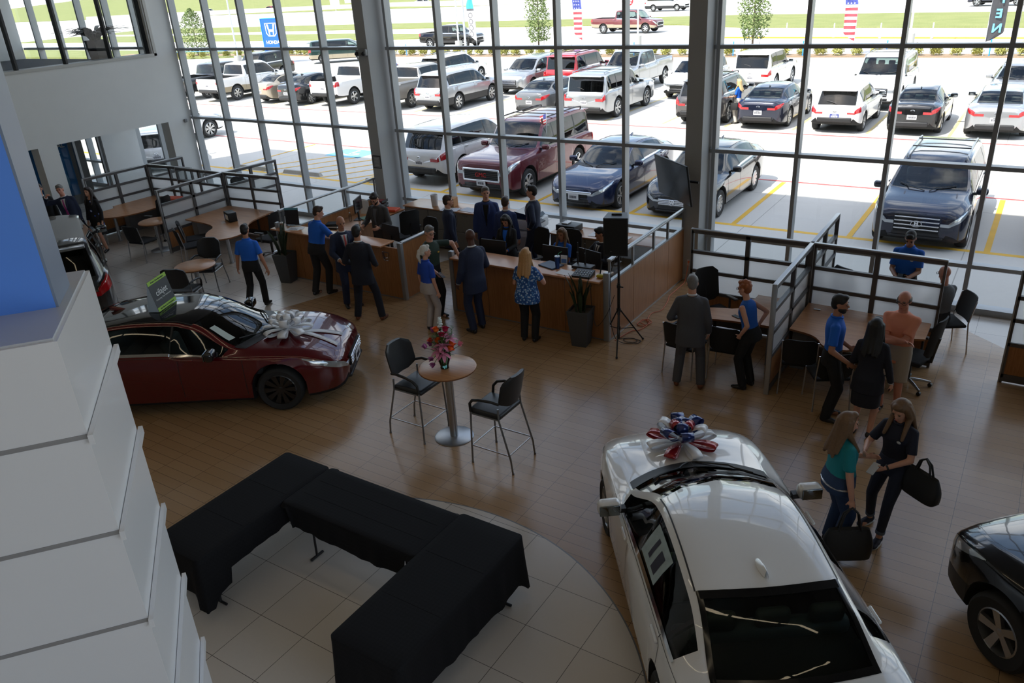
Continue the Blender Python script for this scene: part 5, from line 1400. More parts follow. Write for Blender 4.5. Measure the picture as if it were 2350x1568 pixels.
for k, (x, y, rz) in enumerate(((-13.0, 13.3, .3), (-13.12, 13.42, -.1))):
    m = MB(); m.box((0,0,.16), (.22,.004,.30), rx=-.15); simple('paper_leaflet', ('white price leaflet standing on the side desk, the lower one', 'white leaflet with red marks standing behind the other')[k], 'paper', m, PAPER, (x, y, .775), rz)
m = MB(); m.rbox((0,0,.10), (.24,.24,.20), .01); simple('cardboard_box', 'small brown carton on the window cabinet behind reception', 'box', m, mat('cardboard', srgb(176,130,88), .8), (-11.05, 14.1, .952), .2)
m = MB(); m.lathe([(.07,0),(.085,.26),(.08,.26),(.066,.01)], n=18); simple('white_bin', 'white paper canister beside the brown carton', 'canister', m, WHITEP, (-11.45, 14.0, .952), 0, None, 50)
for k, (x, y, rz) in enumerate(((-10.9, 13.86, .2), (-10.45, 13.98, -.15))):
    m = MB(); m.box((0,0,.0015), (.42,.28,.003)); simple('paper_sheet', ('large printed sheet on the window cabinet by the blue blazer', 'printed sheet next to the large one on the window cabinet')[k], 'paper', m, mat('printed_paper', (.62,.64,.70), .8, noise=.25, nscale=30), (x, y, .953), rz)
pb = thing('printer', 'flat black printer box on the cabinet right of the copier', 'printer', (-7.95, 14.05, .762), -.05)
m = MB(); m.rbox((0,0,.07), (.46,.34,.13), .012); m.build('body', BLACKPL, pb, 50); m = MB(); m.rbox((-.08,.02,.148), (.14,.18,.02), .006); m.build('white_card', WHITEP, pb)
for k, (x, y, rz) in enumerate(((-7.85, 13.83, .3), (-7.2, 13.98, .05), (-6.75, 14.0, -.1))):
    m = MB(); m.box((0,0,.0015), (.42,.26,.003)); simple('paper_sheet', ('white sheet in front of the flat black printer', 'white sheets in the middle of the cabinet right of the copier', 'white sheets at the speaker end of the same cabinet')[k], 'paper', m, PAPER, (x, y, .763), rz)
# right counter kit
tb = thing('tumbler', 'tall blue insulated tumbler with a green straw on the right counter', 'tumbler', (-6.55, 11.13, CT))
m = MB(); m.lathe([(.034,0),(.043,.13),(.044,.21)], n=20); m.build('cup', mat('blue_metal', (.02,.06,.22), .3, .6), tb, 50); m = MB(); m.cyl((0,0,.21), .046, .014, 20); m.build('lid', mat('clear_lid', (.6,.66,.7), .2), tb); m = MB(); m.tube([(0,0,.21),(.02,.02,.27),(.07,.03,.30)], .005, 6); m.build('straw', mat('green_straw', (.05,.4,.2), .5), tb)
m = MB(); m.rbox((0,0,.012), (.36,.28,.022), .006); simple('folder', 'dark blue folder lying under the tumbler on the right counter', 'folder', m, mat('slate_blue', (.05,.08,.14), .5), (-6.72, 11.2, CT), -.3)
m = MB(); m.box((0,0,.0015), (.3,.22,.003)); simple('paper_sheet', 'white sheet between the tumbler and the audio mixer', 'paper', m, PAPER, (-6.32, 11.0, CT), -.1)
am = thing('audio_mixer', 'small black audio mixer with knobs on the right counter', 'mixer', (-5.98, 11.0, CT), .1)
m = MB(); m.add([(-.16,-.13,0),(.16,-.13,0),(.16,.13,0),(-.16,.13,0),(-.16,-.13,.03),(.16,-.13,.03),(.16,.13,.07),(-.16,.13,.07)], [(0,3,2,1),(4,5,6,7),(0,1,5,4),(1,2,6,5),(2,3,7,6),(3,0,4,7)]); m.build('body', BLACKPL, am)
for i in range(6):
    for j in range(3):
        m = MB(); m.cyl((-.12+i*.048, -.07+j*.06, .034+j*.0093), .009, .016, 8); m.build('knob', (WHITEP, ALU, WHITEP)[j], am)
wr = thing('wireless_receiver', 'black wireless microphone receiver with two tall antennas', 'receiver', (-6.15, 11.32, CT))
m = MB(); m.rbox((0,0,.03), (.36,.2,.05), .008); m.build('body', BLACKPL, wr, 50)
for x in (-.14, .0):
    m = MB(); m.tube([(x,.06,.05),(x,.07,.42)], .008, 6); m.lathe([(.016,0),(.016,.2)], (x,.06,.05), 8); m.build('antenna', BLACKPL, wr, 50)
yt = thing('microphone', 'short microphone with a yellow band beside the mixer', 'microphone', (-5.68, 11.02, CT))
m = MB(); m.rbox((0,0,.03), (.12,.08,.05), .02); m.build('yellow_body', mat('yellow_tape', srgb(200,180,40), .6), yt, 50); m = MB(); m.tube([(-.02,.04,.05),(-.02,.12,.24)], .012, 8); m.build('stem', BLACKPL, yt, 50)
cd = thing('phone_card', 'small white and blue card standing before the monitors', 'card', (-6.55, 11.36, CT), .1); m = MB(); m.box((0,0,.08), (.12,.006,.16), rx=-.1); m.build('card', WHITEP, cd); m = MB(); m.box((0,-.006,.06), (.1,.004,.07), rx=-.1); m.build('print', mat('blue_print', srgb(90,130,190), .6), cd)
# speaker on stand
spk = thing('loudspeaker', 'black loudspeaker on the tripod at the corner of reception', 'speaker', (-5.30, 10.86, 1.60), R(20))
m = MB(); P_ = [(-.19,-.16),(.19,-.16),(.15,.16),(-.15,.16)]; m.prism(P_, .02, .63); m.build('cabinet', BLACKPL, spk)
m = MB(); m.bx(-.17,.17,-.172,-.16,.05,.60); m.build('grille', mat('speaker_grille', (.006,.006,.006), .8), spk)
m = MB(); m.rbox((0,.03,.64), (.16,.05,.03), .012); m.build('handle', BLACKPL, spk, 50); m = MB(); m.cyl((-.07,-.176,.10), .012, .004, 12); m.build('badge', ALU, spk)
ss = thing('speaker_stand', 'black tripod stand carrying the loudspeaker', 'stand', (-5.28, 10.89, 0))
m = MB(); m.cyl((0,0,.12), .019, 1.5, 14); m.cyl((0,0,.55), .024, .55, 14); m.build('pole', BLACKPL, ss, 50)
m = MB(); m.cyl((0,0,.60), .035, .06, 14); m.cyl((0,0,.28), .03, .05, 14); m.cyl((0,0,1.02), .032, .05, 14); m.build('collar', BLACKPL, ss, 50)
m = MB(); m.tube([(.03,0,1.04),(.08,0,1.04)], .012, 8); m.build('knob', BLACKPL, ss, 50)
for ax, ay in ((.20,-.49),(.27,.36),(-.35,.16)):
    m = MB(); m.tube([(ax*.06, ay*.06, .63), (ax, ay, .02)], .012, 8); l_ = m.build('leg', BLACKPL, ss, 50)
    m = MB(); m.ell((ax, ay, .02), (.02,.02,.02), 10, 6); m.build('rubber_foot', RUBBER, l_)
    m = MB(); m.tube([(ax*.02, ay*.02, .30), (ax*.60, ay*.60, .262)], .007, 6); m.build('brace', BLACKPL, ss, 50)
CORD = mat('orange_cable', srgb(214,120,84), .55)
pts = [(-5.36,14.17,.38),(-5.36,14.1,.2),(-5.36,13.95,.012),(-5.36,13.3,.012),(-5.28,12.95,.012),(-5.22,12.55,.012),(-5.32,12.3,.012),(-5.26,12.0,.012),(-5.18,11.85,.012),(-5.26,11.72,.012),(-5.36,11.8,.012),(-5.36,11.95,.014),(-5.25,12.02,.016),(-5.15,11.93,.018),(-5.2,11.78,.02),(-5.33,11.86,.02),(-5.3,11.98,.02),(-5.17,11.9,.016),(-5.2,11.6,.012),(-5.32,11.45,.012),(-5.38,11.15,.012),(-5.4,11.0,.012)]
fx = [pchip(range(len(pts)), [p[i] for p in pts]) for i in range(3)]
m = MB(); m.tube([tuple(f_(q/6) for f_ in fx) for q in range((len(pts)-1)*6+1)], .0075, 6); simple('extension_cord', 'orange extension cord running from the column socket along the wood panel', 'cord', m, CORD, (0,0,0), 0, None, 60)
pts = [(-5.30,10.95,1.65),(-5.42,10.88,1.2),(-5.42,10.85,.6),(-5.34,10.9,.1),(-5.2,10.98,.01),(-5.02,11.05,.01),(-5.0,11.16,.01),(-5.16,11.2,.01),(-5.3,11.12,.01),(-5.2,11.02,.014),(-5.05,11.1,.014),(-5.15,11.2,.014),(-5.4,11.1,.01)]
fx = [pchip(range(len(pts)), [p[i] for p in pts]) for i in range(3)]
m = MB(); m.tube([tuple(f_(q/6) for f_ in fx) for q in range((len(pts)-1)*6+1)], .006, 6); simple('audio_cable', 'black cable hanging from the loudspeaker and coiled at the stand foot', 'cable', m, BLACKPL, (0,0,0), 0, None, 60)
pts = [(-5.86,11.1,1.10),(-5.75,10.8,1.05),(-5.72,10.78,.7),(-5.6,10.72,.35),(-5.45,10.78,.55),(-5.33,10.84,.9)]
fx = [pchip(range(len(pts)), [p[i] for p in pts]) for i in range(3)]
m = MB(); m.tube([tuple(f_(q/6) for f_ in fx) for q in range((len(pts)-1)*6+1)], .005, 6); simple('audio_cable', 'black cable looping from the mixer down past the planter to the stand', 'cable', m, BLACKPL, (0,0,0), 0, None, 60)
ou = thing('wall_socket', 'white wall socket low on the television column with a plug in it', 'socket', (-5.36, 14.193, .36)); m = MB(); m.rbox((0,0,0), (.075,.012,.12), .004); m.build('plate', WHITEP, ou); m = MB(); m.rbox((0,-.02,.02), (.04,.03,.04), .008); m.build('plug', CORD, ou)
# planters
LEAF = mat('snake_plant_leaf', srgb(34,48,26), .5, noise=.35, nscale=9); SOILP = mat('planter_gravel', srgb(96,86,78), .95, noise=.3, nscale=40); POTM = mat('planter_grey', (.055,.057,.058), .55)
_pl = []
def planter(label, loc, rz, seed, pot=POTM, s=1.0, leaves=15, lh=.75, lw=.034, droop=0):
    t = thing('potted_snake_plant', label, 'plant', loc, rz, 'snake plants in square pots'); h_ = .64*s
    m = MB(); a, b = .125*s, .185*s
    m.add([(-a,-a,0),(a,-a,0),(a,a,0),(-a,a,0),(-b,-b,h_),(b,-b,h_),(b,b,h_),(-b,b,h_),(-b+.02,-b+.02,h_),(b-.02,-b+.02,h_),(b-.02,b-.02,h_),(-b+.02,b-.02,h_),(-b+.03,-b+.03,h_-.06),(b-.03,-b+.03,h_-.06),(b-.03,b-.03,h_-.06),(-b+.03,b-.03,h_-.06)],
      [(0,3,2,1),(0,1,5,4),(1,2,6,5),(2,3,7,6),(3,0,4,7),(4,5,9,8),(5,6,10,9),(6,7,11,10),(7,4,8,11),(8,9,13,12),(9,10,14,13),(10,11,15,14),(11,8,12,15)]); m.build('pot', pot, t)
    m = MB(); m.bx(-b+.03, b-.03, -b+.03, b-.03, h_-.07, h_-.04); m.build('soil', SOILP, t)
    rg_ = random.Random(seed)
    for q in range(leaves):
        an = rg_.uniform(0, 6.28); rr_ = rg_.uniform(.01, .10)*s; H_ = lh*s*rg_.uniform(.6, 1.12); w_ = lw*s*rg_.uniform(.8,1.2); ln = rg_.uniform(.05,.20)+droop*rg_.uniform(.3,1); bx_, by_ = rr_*cos(an), rr_*sin(an); ta = an+rg_.uniform(-.5,.5); tw = rg_.uniform(0, 3.1)
        rows = []
        for i in range(9):
            v = i/8; ww = w_*(.55+.9*v-.2*v*v)*(1-v**5); cx_ = bx_+cos(ta)*ln*v*v*H_/.6; cy_ = by_+sin(ta)*ln*v*v*H_/.6; cz = h_-.06+H_*(v-droop*.75*v**2.6); aa = tw+.5*v
            sx_, sy_ = cos(aa)*ww, sin(aa)*ww; nx_, ny_ = -sin(aa)*.008, cos(aa)*.008
            rows.append([(cx_-sx_, cy_-sy_, cz), (cx_+nx_, cy_+ny_, cz), (cx_+sx_, cy_+sy_, cz), (cx_-nx_*.2, cy_-ny_*.2, cz)])
        m = MB(); m.grid(rows, closed=True); m.build('leaf', LEAF, t, 60)
    return t
planter('snake plant in a tall dark pot at the left end of reception', (-12.98, 10.72, 0), R(12), 3, lh=.62)
planter('snake plant in a tall dark pot by the loudspeaker stand', (-5.86, 10.66, 0), R(8), 5, lh=.66)
planter('leafy plant in a tall black pot behind the upper inner window', (-21.6, 12.95, 4.05), R(10), 9, pot=BLACKPL, s=1.05, leaves=75, lh=.72, lw=.075, droop=.8)
# television
tv = thing('television', 'large dark television hanging tilted from the second column', 'television', (-5.59, 13.82, 2.07), R(-39.8))
m = MB(); m.rbox((0,0,0), (1.26,.035,.76), .01, rx=.16); m.build('casing', BLACKPL, tv, 50)
m = MB(); m.box((0,-.020,0), (1.235,.002,.735)); m.xf(Matrix.Rotation(.16,4,'X')); m.build('screen', SCREEN, tv)
m = MB(); m.tube([(.1,.02,0),(.25,.2,.0),(.42,.3,0)], .025, 8); m.box((.3,.03,0), (.05,.03,.4)); m.build('mount_arm', BLACKPL, tv, 50)
nf = thing('framed_notice', 'small framed notice on the first column', 'frame', (-13.15, 14.09, 1.82))
m = MB(); m.bx(-.125,.125,-.012,.0,-.15,.15); m.build('frame', BLACKPL, nf); m = MB(); m.bx(-.105,.105,-.0135,-.012,-.13,.13); m.build('sheet', mat('grey_sheet', (.25,.25,.26), .6), nf)
m = MB()
for q in range(7): m.bx(-.07+.01*(q%3), .07-.012*(q%2), -.0145, -.0135, .085-q*.028, .093-q*.028)
m.build('printing', mat('pale_print', (.5,.5,.5), .7), nf)
sc_ = thing('security_camera', 'small round camera unit on the first column', 'camera', (-13.17, 14.06, 4.28)); m = MB(); m.rbox((0,.0,0), (.30,.10,.16), .03); m.build('bracket', ALUDK, sc_, 50)
for x in (-.1, .1):
    m = MB(); m.ell((x,-.06,-.02), (.045,.045,.045), 14, 8); m.build('lens_dome', BLACKPL, sc_, 60)
m = MB(); m.rbox((0,0,0), (.05,.09,.10), .015); simple('wall_sensor', 'small grey sensor box at the corner of the left wall', 'sensor', m, ALUDK, (-20.57, 14.4, 2.42), 0, None, 50)
# things on cubicle desks
bb = thing('desk_caddy', 'black box with a blue and white card on the left cubicle desk', 'box', (-15.85, 11.72, .742), R(-20))
m = MB(); m.rbox((0,0,.11), (.34,.20,.22), .012); m.build('box', BLACKPL, bb, 50); m = MB(); m.bx(-.06,.12,-.104,-.101,.05,.17); m.build('card', PAPER, bb); m = MB(); m.bx(-.14,-.07,-.104,-.101,.05,.15); m.build('blue_card', mat('card_blue', srgb(50,96,170), .5), bb)
for q in range(5):
    a = .5*q; m = MB(); m.tube([(-.1+.05*q,-.16,.004),(-.07+.05*q+.04*cos(a),-.2,.02),(-.05+.05*q,-.24-.01*q,.004)], .003, 5); simple('paper_clip', 'bent white wire clip in front of the black box on the desk', 'clip', m, WHITEP, (-15.85, 11.72, .742), R(-20), 'wire clips on the desk', 50)
oc = thing('hard_case', 'orange hard case lying on the desk beyond the partition at left', 'case', (-18.75, 12.55-.35, .742), R(20)); m = MB(); m.rbox((0,0,.09), (.48,.36,.17), .04); m.build('shell', mat('orange_shell', srgb(224,84,48), .5), oc, 50); m = MB(); m.tube([(-.1,-.19,.1),(-.1,-.22,.1),(.1,-.22,.1),(.1,-.19,.1)], .012, 6); m.build('handle', BLACKPL, oc, 50)
m = MB(); m.rbox((0,0,.005), (.075,.15,.009), .003); o = simple('mobile_phone', 'black phone lying on the desk between the suited man and the woman', 'phone', m, BLACKPL, (-3.42, 11.17, .741), R(60))
# ================================================================== red car: sign and bow ; white car: bow
GREENC = mat('lime_print', srgb(150,190,70), .6); SLATE = mat('slate_print', srgb(62,64,68), .6); PALEC = mat('pale_card', srgb(168,184,200), .6)
ts = thing('tent_sign', 'folded card tent sign on the roof of the red sedan', 'sign', (-10.42+cos(R(33))*-.40-sin(R(33))*-.06, 6.67+sin(R(33))*-.40+cos(R(33))*-.06, 1.452), R(33-8))
h_ = .46; m = MB(); m.add([(.085,-.25,0),(.085,.25,0),(.0,.25,h_),(.0,-.25,h_),(.082,-.25,0),(.082,.25,0),(-.003,.25,h_),(-.003,-.25,h_)], [(0,1,2,3),(7,6,5,4),(0,3,7,4),(1,5,6,2)]); m.build('front_card', SLATE, ts)
m = MB(); m.add([(-.085,-.25,0),(-.085,.25,0),(0,.25,h_),(0,-.25,h_),(-.088,-.25,0),(-.088,.25,0),(-.003,.25,h_),(-.003,-.25,h_)], [(3,2,1,0),(4,5,6,7),(4,7,3,0),(1,2,6,5)]); m.build('rear_card', PALEC, ts)
m = MB(); m.add([(-.085,-.248,0),(.085,-.248,0),(0,-.248,h_)], [(0,1,2)]); m.build('end_gusset', PALEC, ts)
def onface(v0, v1, mm, nm):
    P = lambda y, v: (.085*(1-v)+.0025, y, h_*v+.0008); m = MB(); m.quad(P(-.25,v0), P(.25,v0), P(.25,v1), P(-.25,v1)); m.build(nm, mm, ts)
onface(0,.13,GREENC,'lower_band'); onface(.87,1,GREENC,'upper_band')
Mf = lambda v: frame((.085*(1-v)+.004, 0, h_*v), (0,1,0), (-.085,0,h_))
text_mesh('cilajet', .13, WHITEP, 'brand_lettering', ts, Mf(.55)); text_mesh('Protecting Your Investment', .036, mat('pale_lettering', (.6,.6,.6), .6), 'small_lettering', ts, Mf(.36)); text_mesh('Ask About Our Protection', .034, SLATE, 'band_lettering', ts, Mf(.065)); text_mesh('Protect Your Investment', .034, SLATE, 'band_lettering', ts, Mf(.935))
def ribbon_loop(L_, hgt, w_, ang, tilt, z, mats_, parent):
    n_ = 20; rows = []
    for q in range(n_+1):
        t_ = 2*PI*q/n_; r_ = L_*(1-cos(t_))/2; zz_ = hgt*sin(t_)*(.35+.65*(1-cos(t_))/2); wq = w_*(.25+.75*min(1, (1-cos(t_))*.75))
        rows.append([(r_, -wq/2, zz_), (r_, wq/2, zz_)])
    M = Matrix.Translation((0,0,z)) @ Matrix.Rotation(ang,4,'Z') @ Matrix.Rotation(-tilt,4,'Y') @ Matrix.Translation((.02,0,hgt*.35))
    m = MB(); m.grid(rows); m.xf(M)
    return m.build('ribbon_loop', mats_, parent, 70, solid=.002)
SATIN = mat('white_satin_ribbon', (.78,.78,.80), .3, coat=.3); BRIB = mat('blue_foil_ribbon', (.012,.03,.16), .22, .3, coat=.6); RRIB = mat('red_foil_ribbon', (.32,.01,.016), .25, .3, coat=.5)
def bow(name, label, loc, rz, tiers):
    t = thing(name, label, 'bow', loc, rz)
    for (n_, L_, hg, w_, tl, z, ms, ph) in tiers:
        for q in range(n_): ribbon_loop(L_, hg, w_, 2*PI*q/n_+ph, tl, z, ms[q % len(ms)], t)
    m = MB(); m.ell((0,0,.06), (.07,.07,.05), 14, 8); m.build('knot', tiers[-1][6][0], t, 60)
    return t
a33 = R(33); bw = (-10.42+cos(a33)*1.46-sin(a33)*-.16, 6.67+sin(a33)*1.46+cos(a33)*-.16, accC.fn['top'](1.46)+.004)
ab = bow('gift_bow', 'big shiny white ribbon bow on the bonnet of the red sedan', bw, a33, [(8,.37,.055,.12,.05,.035,[SATIN],0), (7,.30,.075,.12,.55,.055,[SATIN],.3), (5,.22,.075,.11,1.0,.08,[SATIN],.1), (2,.17,.085,.10,1.45,.10,[SATIN],.5)])
for dy in (-.16, .22):
    rows = []
    for q in range(9):
        x = 1.62+q*.075; y = -.16+dy*(q/8)
        z = accC.fn['top'](x); rz_ = accC.sec(x)[11][1]; zz_ = z-(z-rz_)*(y/.7)**2+.012
        rows.append([(x-1.46, y+.16-.055, zz_-bw[2]), (x-1.46, y+.16+.055, zz_-bw[2])])
    m = MB(); m.grid(rows); m.build('ribbon_tail', SATIN, ab, 70, solid=.002)
a126 = R(125.95); cx_ = 1.52
cb = (-1.794+cos(a126)*cx_, 5.866+sin(a126)*cx_, civC.fn['top'](cx_)+.004)
bow('gift_bow', 'red, white and blue ribbon bow on the bonnet of the white sedan', cb, a126, [(8,.37,.05,.12,.05,.035,[SATIN,RRIB],.2), (6,.31,.075,.13,.6,.055,[BRIB,SATIN,BRIB],0), (5,.22,.08,.12,1.05,.08,[BRIB,RRIB],.4), (2,.17,.085,.11,1.45,.10,[SATIN,BRIB],1.2)])
# window sticker in the white sedan
m = MB()
civC.patch(m, -.72, -.18, 8.3, 9.75, 1, .004, 6, 4); m.build('price_sticker', mat('pale_sticker', (.34,.42,.42), .5, noise=.35, nscale=9), civ)
m = MB(); civC.patch(m, -.62, -.50, 8.5, 9.4, 1, .006, 3, 3); civC.patch(m, -.42, -.36, 8.6, 9.5, 1, .006, 2, 3); m.build('sticker_print', TXTK, civ)
m = MB(); accC.patch(m, .62, .95, 12.15, 12.55, -1, .005, 5, 2); m.build('windshield_sticker', mat('pale_green_paper', (.5,.58,.54), .6), acc)
# ================================================================== vase and flowers
VG = glassmat('green_tinted_vase', (.72,.86,.80), 1.45)
VX, VY, VZ = -6.03, 7.24, 1.076
vs = thing('glass_vase', 'clear green-tinted glass vase on the tall table', 'vase', (VX, VY, VZ))
m = MB(); m.lathe([(.001,.004),(.055,.0),(.06,.01),(.052,.03),(.075,.10),(.095,.17),(.092,.20),(.07,.225),(.075,.245)], n=28); m.build('bowl', VG, vs, 60)
m = MB(); m.lathe([(.05,.012),(.07,.10),(.088,.165),(.001,.166)], n=24); m.build('water', glassmat('vase_water', (.70,.82,.74), 1.33), vs, 60)
STEM = mat('green_stem', srgb(70,96,40), .6); LEAFG = mat('bouquet_leaf', srgb(78,104,44), .6, noise=.3, nscale=14)
FC = {'orange': mat('orange_petal', srgb(236,106,24), .6), 'rose': mat('magenta_petal', srgb(176,18,66), .6), 'pink': mat('pink_lily_petal', srgb(214,130,160), .6), 'tulip': mat('mauve_petal', srgb(166,84,140), .6), 'pinktulip': mat('rose_petal', srgb(232,130,150), .6), 'white': mat('white_floret', srgb(216,224,222), .7), 'redo': mat('red_orange_petal', srgb(214,62,30), .6)}
def petal(mb, c, d, L_, w_, up, cup):
    d = Vector(d).normalized(); s = d.cross(Vector((0,0,1)))
    s = s.normalized() if s.length > .01 else Vector((1,0,0)); n_ = s.cross(d).normalized(); rows = []
    for i in range(6):
        v = i/5; ww = w_*sin(PI*(.12+.86*v))**.8; p = Vector(c)+d*(L_*v)+n_*(up*L_*v*v)
        rows.append([p-s*ww+n_*cup*ww, p+n_*0, p+s*ww+n_*cup*ww])
    mb.grid(rows)
def flower(name, label, kind, tip, group, base=None):
    b0 = Vector(base or (random.uniform(-.03,.03), random.uniform(-.03,.03), .03)); tp = Vector(tip)
    t = thing(name, label, 'flower', (VX, VY, VZ), 0, group)
    m = MB(); mid = Vector((b0.x*.6+tp.x*.22, b0.y*.6+tp.y*.22, .22)); m.tube([b0, mid, mid*.5+tp*.5+Vector((0,0,.01)), tp], .004, 5); m.build('stem', STEM, t, 60)
    m = MB(); d = (tp-mid).normalized()
    if kind in ('orange', 'redo', 'rose'):
        m.ell(tp, (.036,.036,.033), 12, 8)
        for ring in range(3):
            for q in range(6):
                a = q*PI/3+ring*.5; e = .35+ring*.45
                ax = d.orthogonal().normalized(); ay = d.cross(ax); petal(m, tp-d*.015, (ax*cos(a)+ay*sin(a))*e+d*(1.1-e*.4), .056+.006*ring, .030, .25, .5)
    elif kind == 'pink':
        for q in range(6):
            a = q*PI/3; ax = d.orthogonal().normalized(); ay = d.cross(ax); petal(m, tp, (ax*cos(a)+ay*sin(a))+d*.45, .12, .027, -.35, .25)
    elif kind in ('tulip', 'pinktulip'):
        for q in range(6):
            a = q*PI/3; ax = d.orthogonal().normalized(); ay = d.cross(ax); petal(m, tp-d*.01, (ax*cos(a)+ay*sin(a))*.45+d, .068, .025, .45, .6)
        m.ell(tp+d*.012, (.016,.016,.02), 10, 6)
    m.build('bloom', FC[kind], t, 70)
    return t
GF = 'flowers in the vase on the tall table'
FL = [('ranunculus','orange ranunculus at the centre front of the bouquet','orange',(-.035,-.05,.40)),('ranunculus','orange ranunculus low at the right side of the bouquet','orange',(.14,-.02,.31)),('ranunculus','orange ranunculus just above the low right one','orange',(.135,.03,.36)),('ranunculus','orange ranunculus at the upper left of the bouquet','orange',(-.10,.02,.52)),('ranunculus','red orange ranunculus at the left side of the bouquet','redo',(-.17,-.02,.37)),
 ('rose','deep magenta rose near the top centre of the bouquet','rose',(.01,-.01,.47)),('rose','deep magenta rose higher and behind the other rose','rose',(.02,.06,.53)),
 ('lily','large pink lily at the right front of the bouquet','pink',(.06,-.07,.36)),('lily','pink lily below the large one, hanging over the vase rim','pink',(.09,-.10,.27)),('lily','pink lily at the upper right of the bouquet','pink',(.10,.02,.43)),('lily','pink lily tucked left of the low lily','pink',(.02,-.11,.30)),
 ('tulip','pink tulip reaching far out to the right','pinktulip',(.27,.02,.37)),('tulip','mauve tulip reaching far out to the left','tulip',(-.24,-.06,.26)),('tulip','mauve tulip drooping in front of the vase','tulip',(-.05,-.15,.11)),('tulip','mauve tulip below the red orange flower','tulip',(-.16,-.05,.31)),('tulip','mauve tulip at the left above the red orange flower','tulip',(-.17,.03,.47)),('tulip','mauve tulip drooping left of the vase','tulip',(-.10,-.10,.15))]
for nm, lb, kd, tp in FL: flower(nm, lb, kd, tp, GF)
wf = thing('stock_flower', 'tall white flower spike at the top of the bouquet', 'flower', (VX, VY, VZ)); m = MB(); m.tube([(0,0,.03),(-.03,.03,.3),(-.05,.05,.64)], .004, 5); m.build('stem', STEM, wf, 60)
m = MB(); rg_ = random.Random(4)
for q in range(70):
    v = rg_.random(); a = rg_.uniform(0, 6.28); r_ = .045*(1-v*.75); m.ell((-.04-.015*v+r_*cos(a), .04+.015*v+r_*sin(a), .40+.28*v), (.017,.017,.014), 6, 4)
m.build('bloom', FC['white'], wf, 60)
gl = thing('bouquet_greenery', 'leafy greenery filling the bouquet', 'foliage', (VX, VY, VZ)); m = MB(); rg_ = random.Random(8)
for q in range(190):
    a = rg_.uniform(0, 6.28); r_ = rg_.uniform(.03,.17); z_ = rg_.uniform(.20,.50); petal(m, (r_*.5*cos(a), r_*.5*sin(a), z_-.04), (cos(a), sin(a), rg_.uniform(.2,1.6)), rg_.uniform(.06,.12), .014, -.2, .2)
for q in range(5):
    a = .3+q*.25
    for i in range(14): p = Vector((.09*cos(a)+.004*i, .05+.07*sin(a), .40+.014*i)); petal(m, p, (cos(i*2.4), sin(i*2.4), .5), .026, .004, 0, .1)
m.build('leaves', LEAFG, gl, 70)
gl['kind'] = 'stuff'
# ================================================================== people
def remesh(mb, name, mm, parent, vox=.011, sm=4, M=None):
    me = bpy.data.meshes.new(name); me.from_pydata(mb.v, [], mb.f); me.validate(); me.update()
    bm = bmesh.new(); bm.from_mesh(me); bmesh.ops.recalc_face_normals(bm, faces=bm.faces[:]); bm.to_mesh(me); bm.free()
    o = bpy.data.objects.new(name, me); COL.objects.link(o)
    d = o.modifiers.new('r', 'REMESH'); d.mode = 'VOXEL'; d.voxel_size = vox
    if sm:
        d = o.modifiers.new('s', 'SMOOTH'); d.factor = .5; d.iterations = sm
    dg = bpy.context.evaluated_depsgraph_get()
    m2 = bpy.data.meshes.new_from_object(o.evaluated_get(dg)); m2.name = name
    o.modifiers.clear(); o.data = m2; bpy.data.meshes.remove(me)
    # keep the largest island only, so each garment is one surface
    m2.materials.clear(); m2.materials.append(mm)
    m2.polygons.foreach_set('use_smooth', [True]*len(m2.polygons))
    o.parent = parent
    return o
def cone(mb, a, b, ra, rb, n=14, caps='round'):
    """tapered capsule (round) or frustum (flat)"""
    a, b = Vector(a), Vector(b); t = (b-a)
    if t.length < 1e-6: t = Vector((0,0,1e-4))
    d = t.normalized(); s = d.orthogonal().normalized(); u = d.cross(s)
    prof = []
    if caps == 'round':
        prof += [(ra*cos(q), -ra*sin(q), 0) for q in (R(85), R(55), R(25))]
    prof += [(ra, 0, 0), (rb, 0, 1)]
    if caps in ('round', 'start'):
        if caps == 'round': prof += [(rb*cos(q), rb*sin(q), 1) for q in (R(25), R(55), R(85))]
    vs = []; fs = []
    for r_, o_, e in prof:
        c = (b if e else a)+d*o_
        for k in range(n): vs.append(c+s*(r_*cos(2*PI*k/n))+u*(r_*sin(2*PI*k/n)))
    for i in range(len(prof)-1):
        for k in range(n): q = (k+1) % n; fs.append((i*n+k, i*n+q, (i+1)*n+q, (i+1)*n+k))
    fs.append(tuple(reversed(range(n)))); fs.append(tuple(range((len(prof)-1)*n, len(prof)*n)))
    mb.add(vs, fs)
def loft(mb, rings, n=24, cap=True):
    """rings: (centre Vector, X axis Vector, Y axis Vector, rx, ry_front, ry_back)"""
    vs = []; fs = []
    for c, X, Y, rx, rf, rb in rings:
        for k in range(n):
            a = 2*PI*k/n; cs, sn = cos(a), sin(a)
            e = .85
            x = math.copysign(abs(cs)**e, cs)*rx; y = math.copysign(abs(sn)**e, sn)*(rf if sn > 0 else rb)
            vs.append(c+X*x+Y*y)
    m_ = len(rings)
    for i in range(m_-1):
        for k in range(n): q = (k+1) % n; fs.append((i*n+k, i*n+q, (i+1)*n+q, (i+1)*n+k))
    if cap: fs.append(tuple(reversed(range(n)))); fs.append(tuple(range((m_-1)*n, m_*n)))
    mb.add(vs, fs)
def ik(a, t, l1, l2, pole):
    a, t, pole = Vector(a), Vector(t), Vector(pole); d = t-a; L_ = d.length
    if L_ > (l1+l2)*.998: t = a+d*((l1+l2)*.998/L_); d = t-a; L_ = d.length
    c = (l1*l1+L_*L_-l2*l2)/(2*L_); h_ = math.sqrt(max(0, l1*l1-c*c)); u = d/L_
    p = pole-u*pole.dot(u); p = p.normalized() if p.length > 1e-6 else u.orthogonal().normalized()
    return a+u*c+p*h_, t
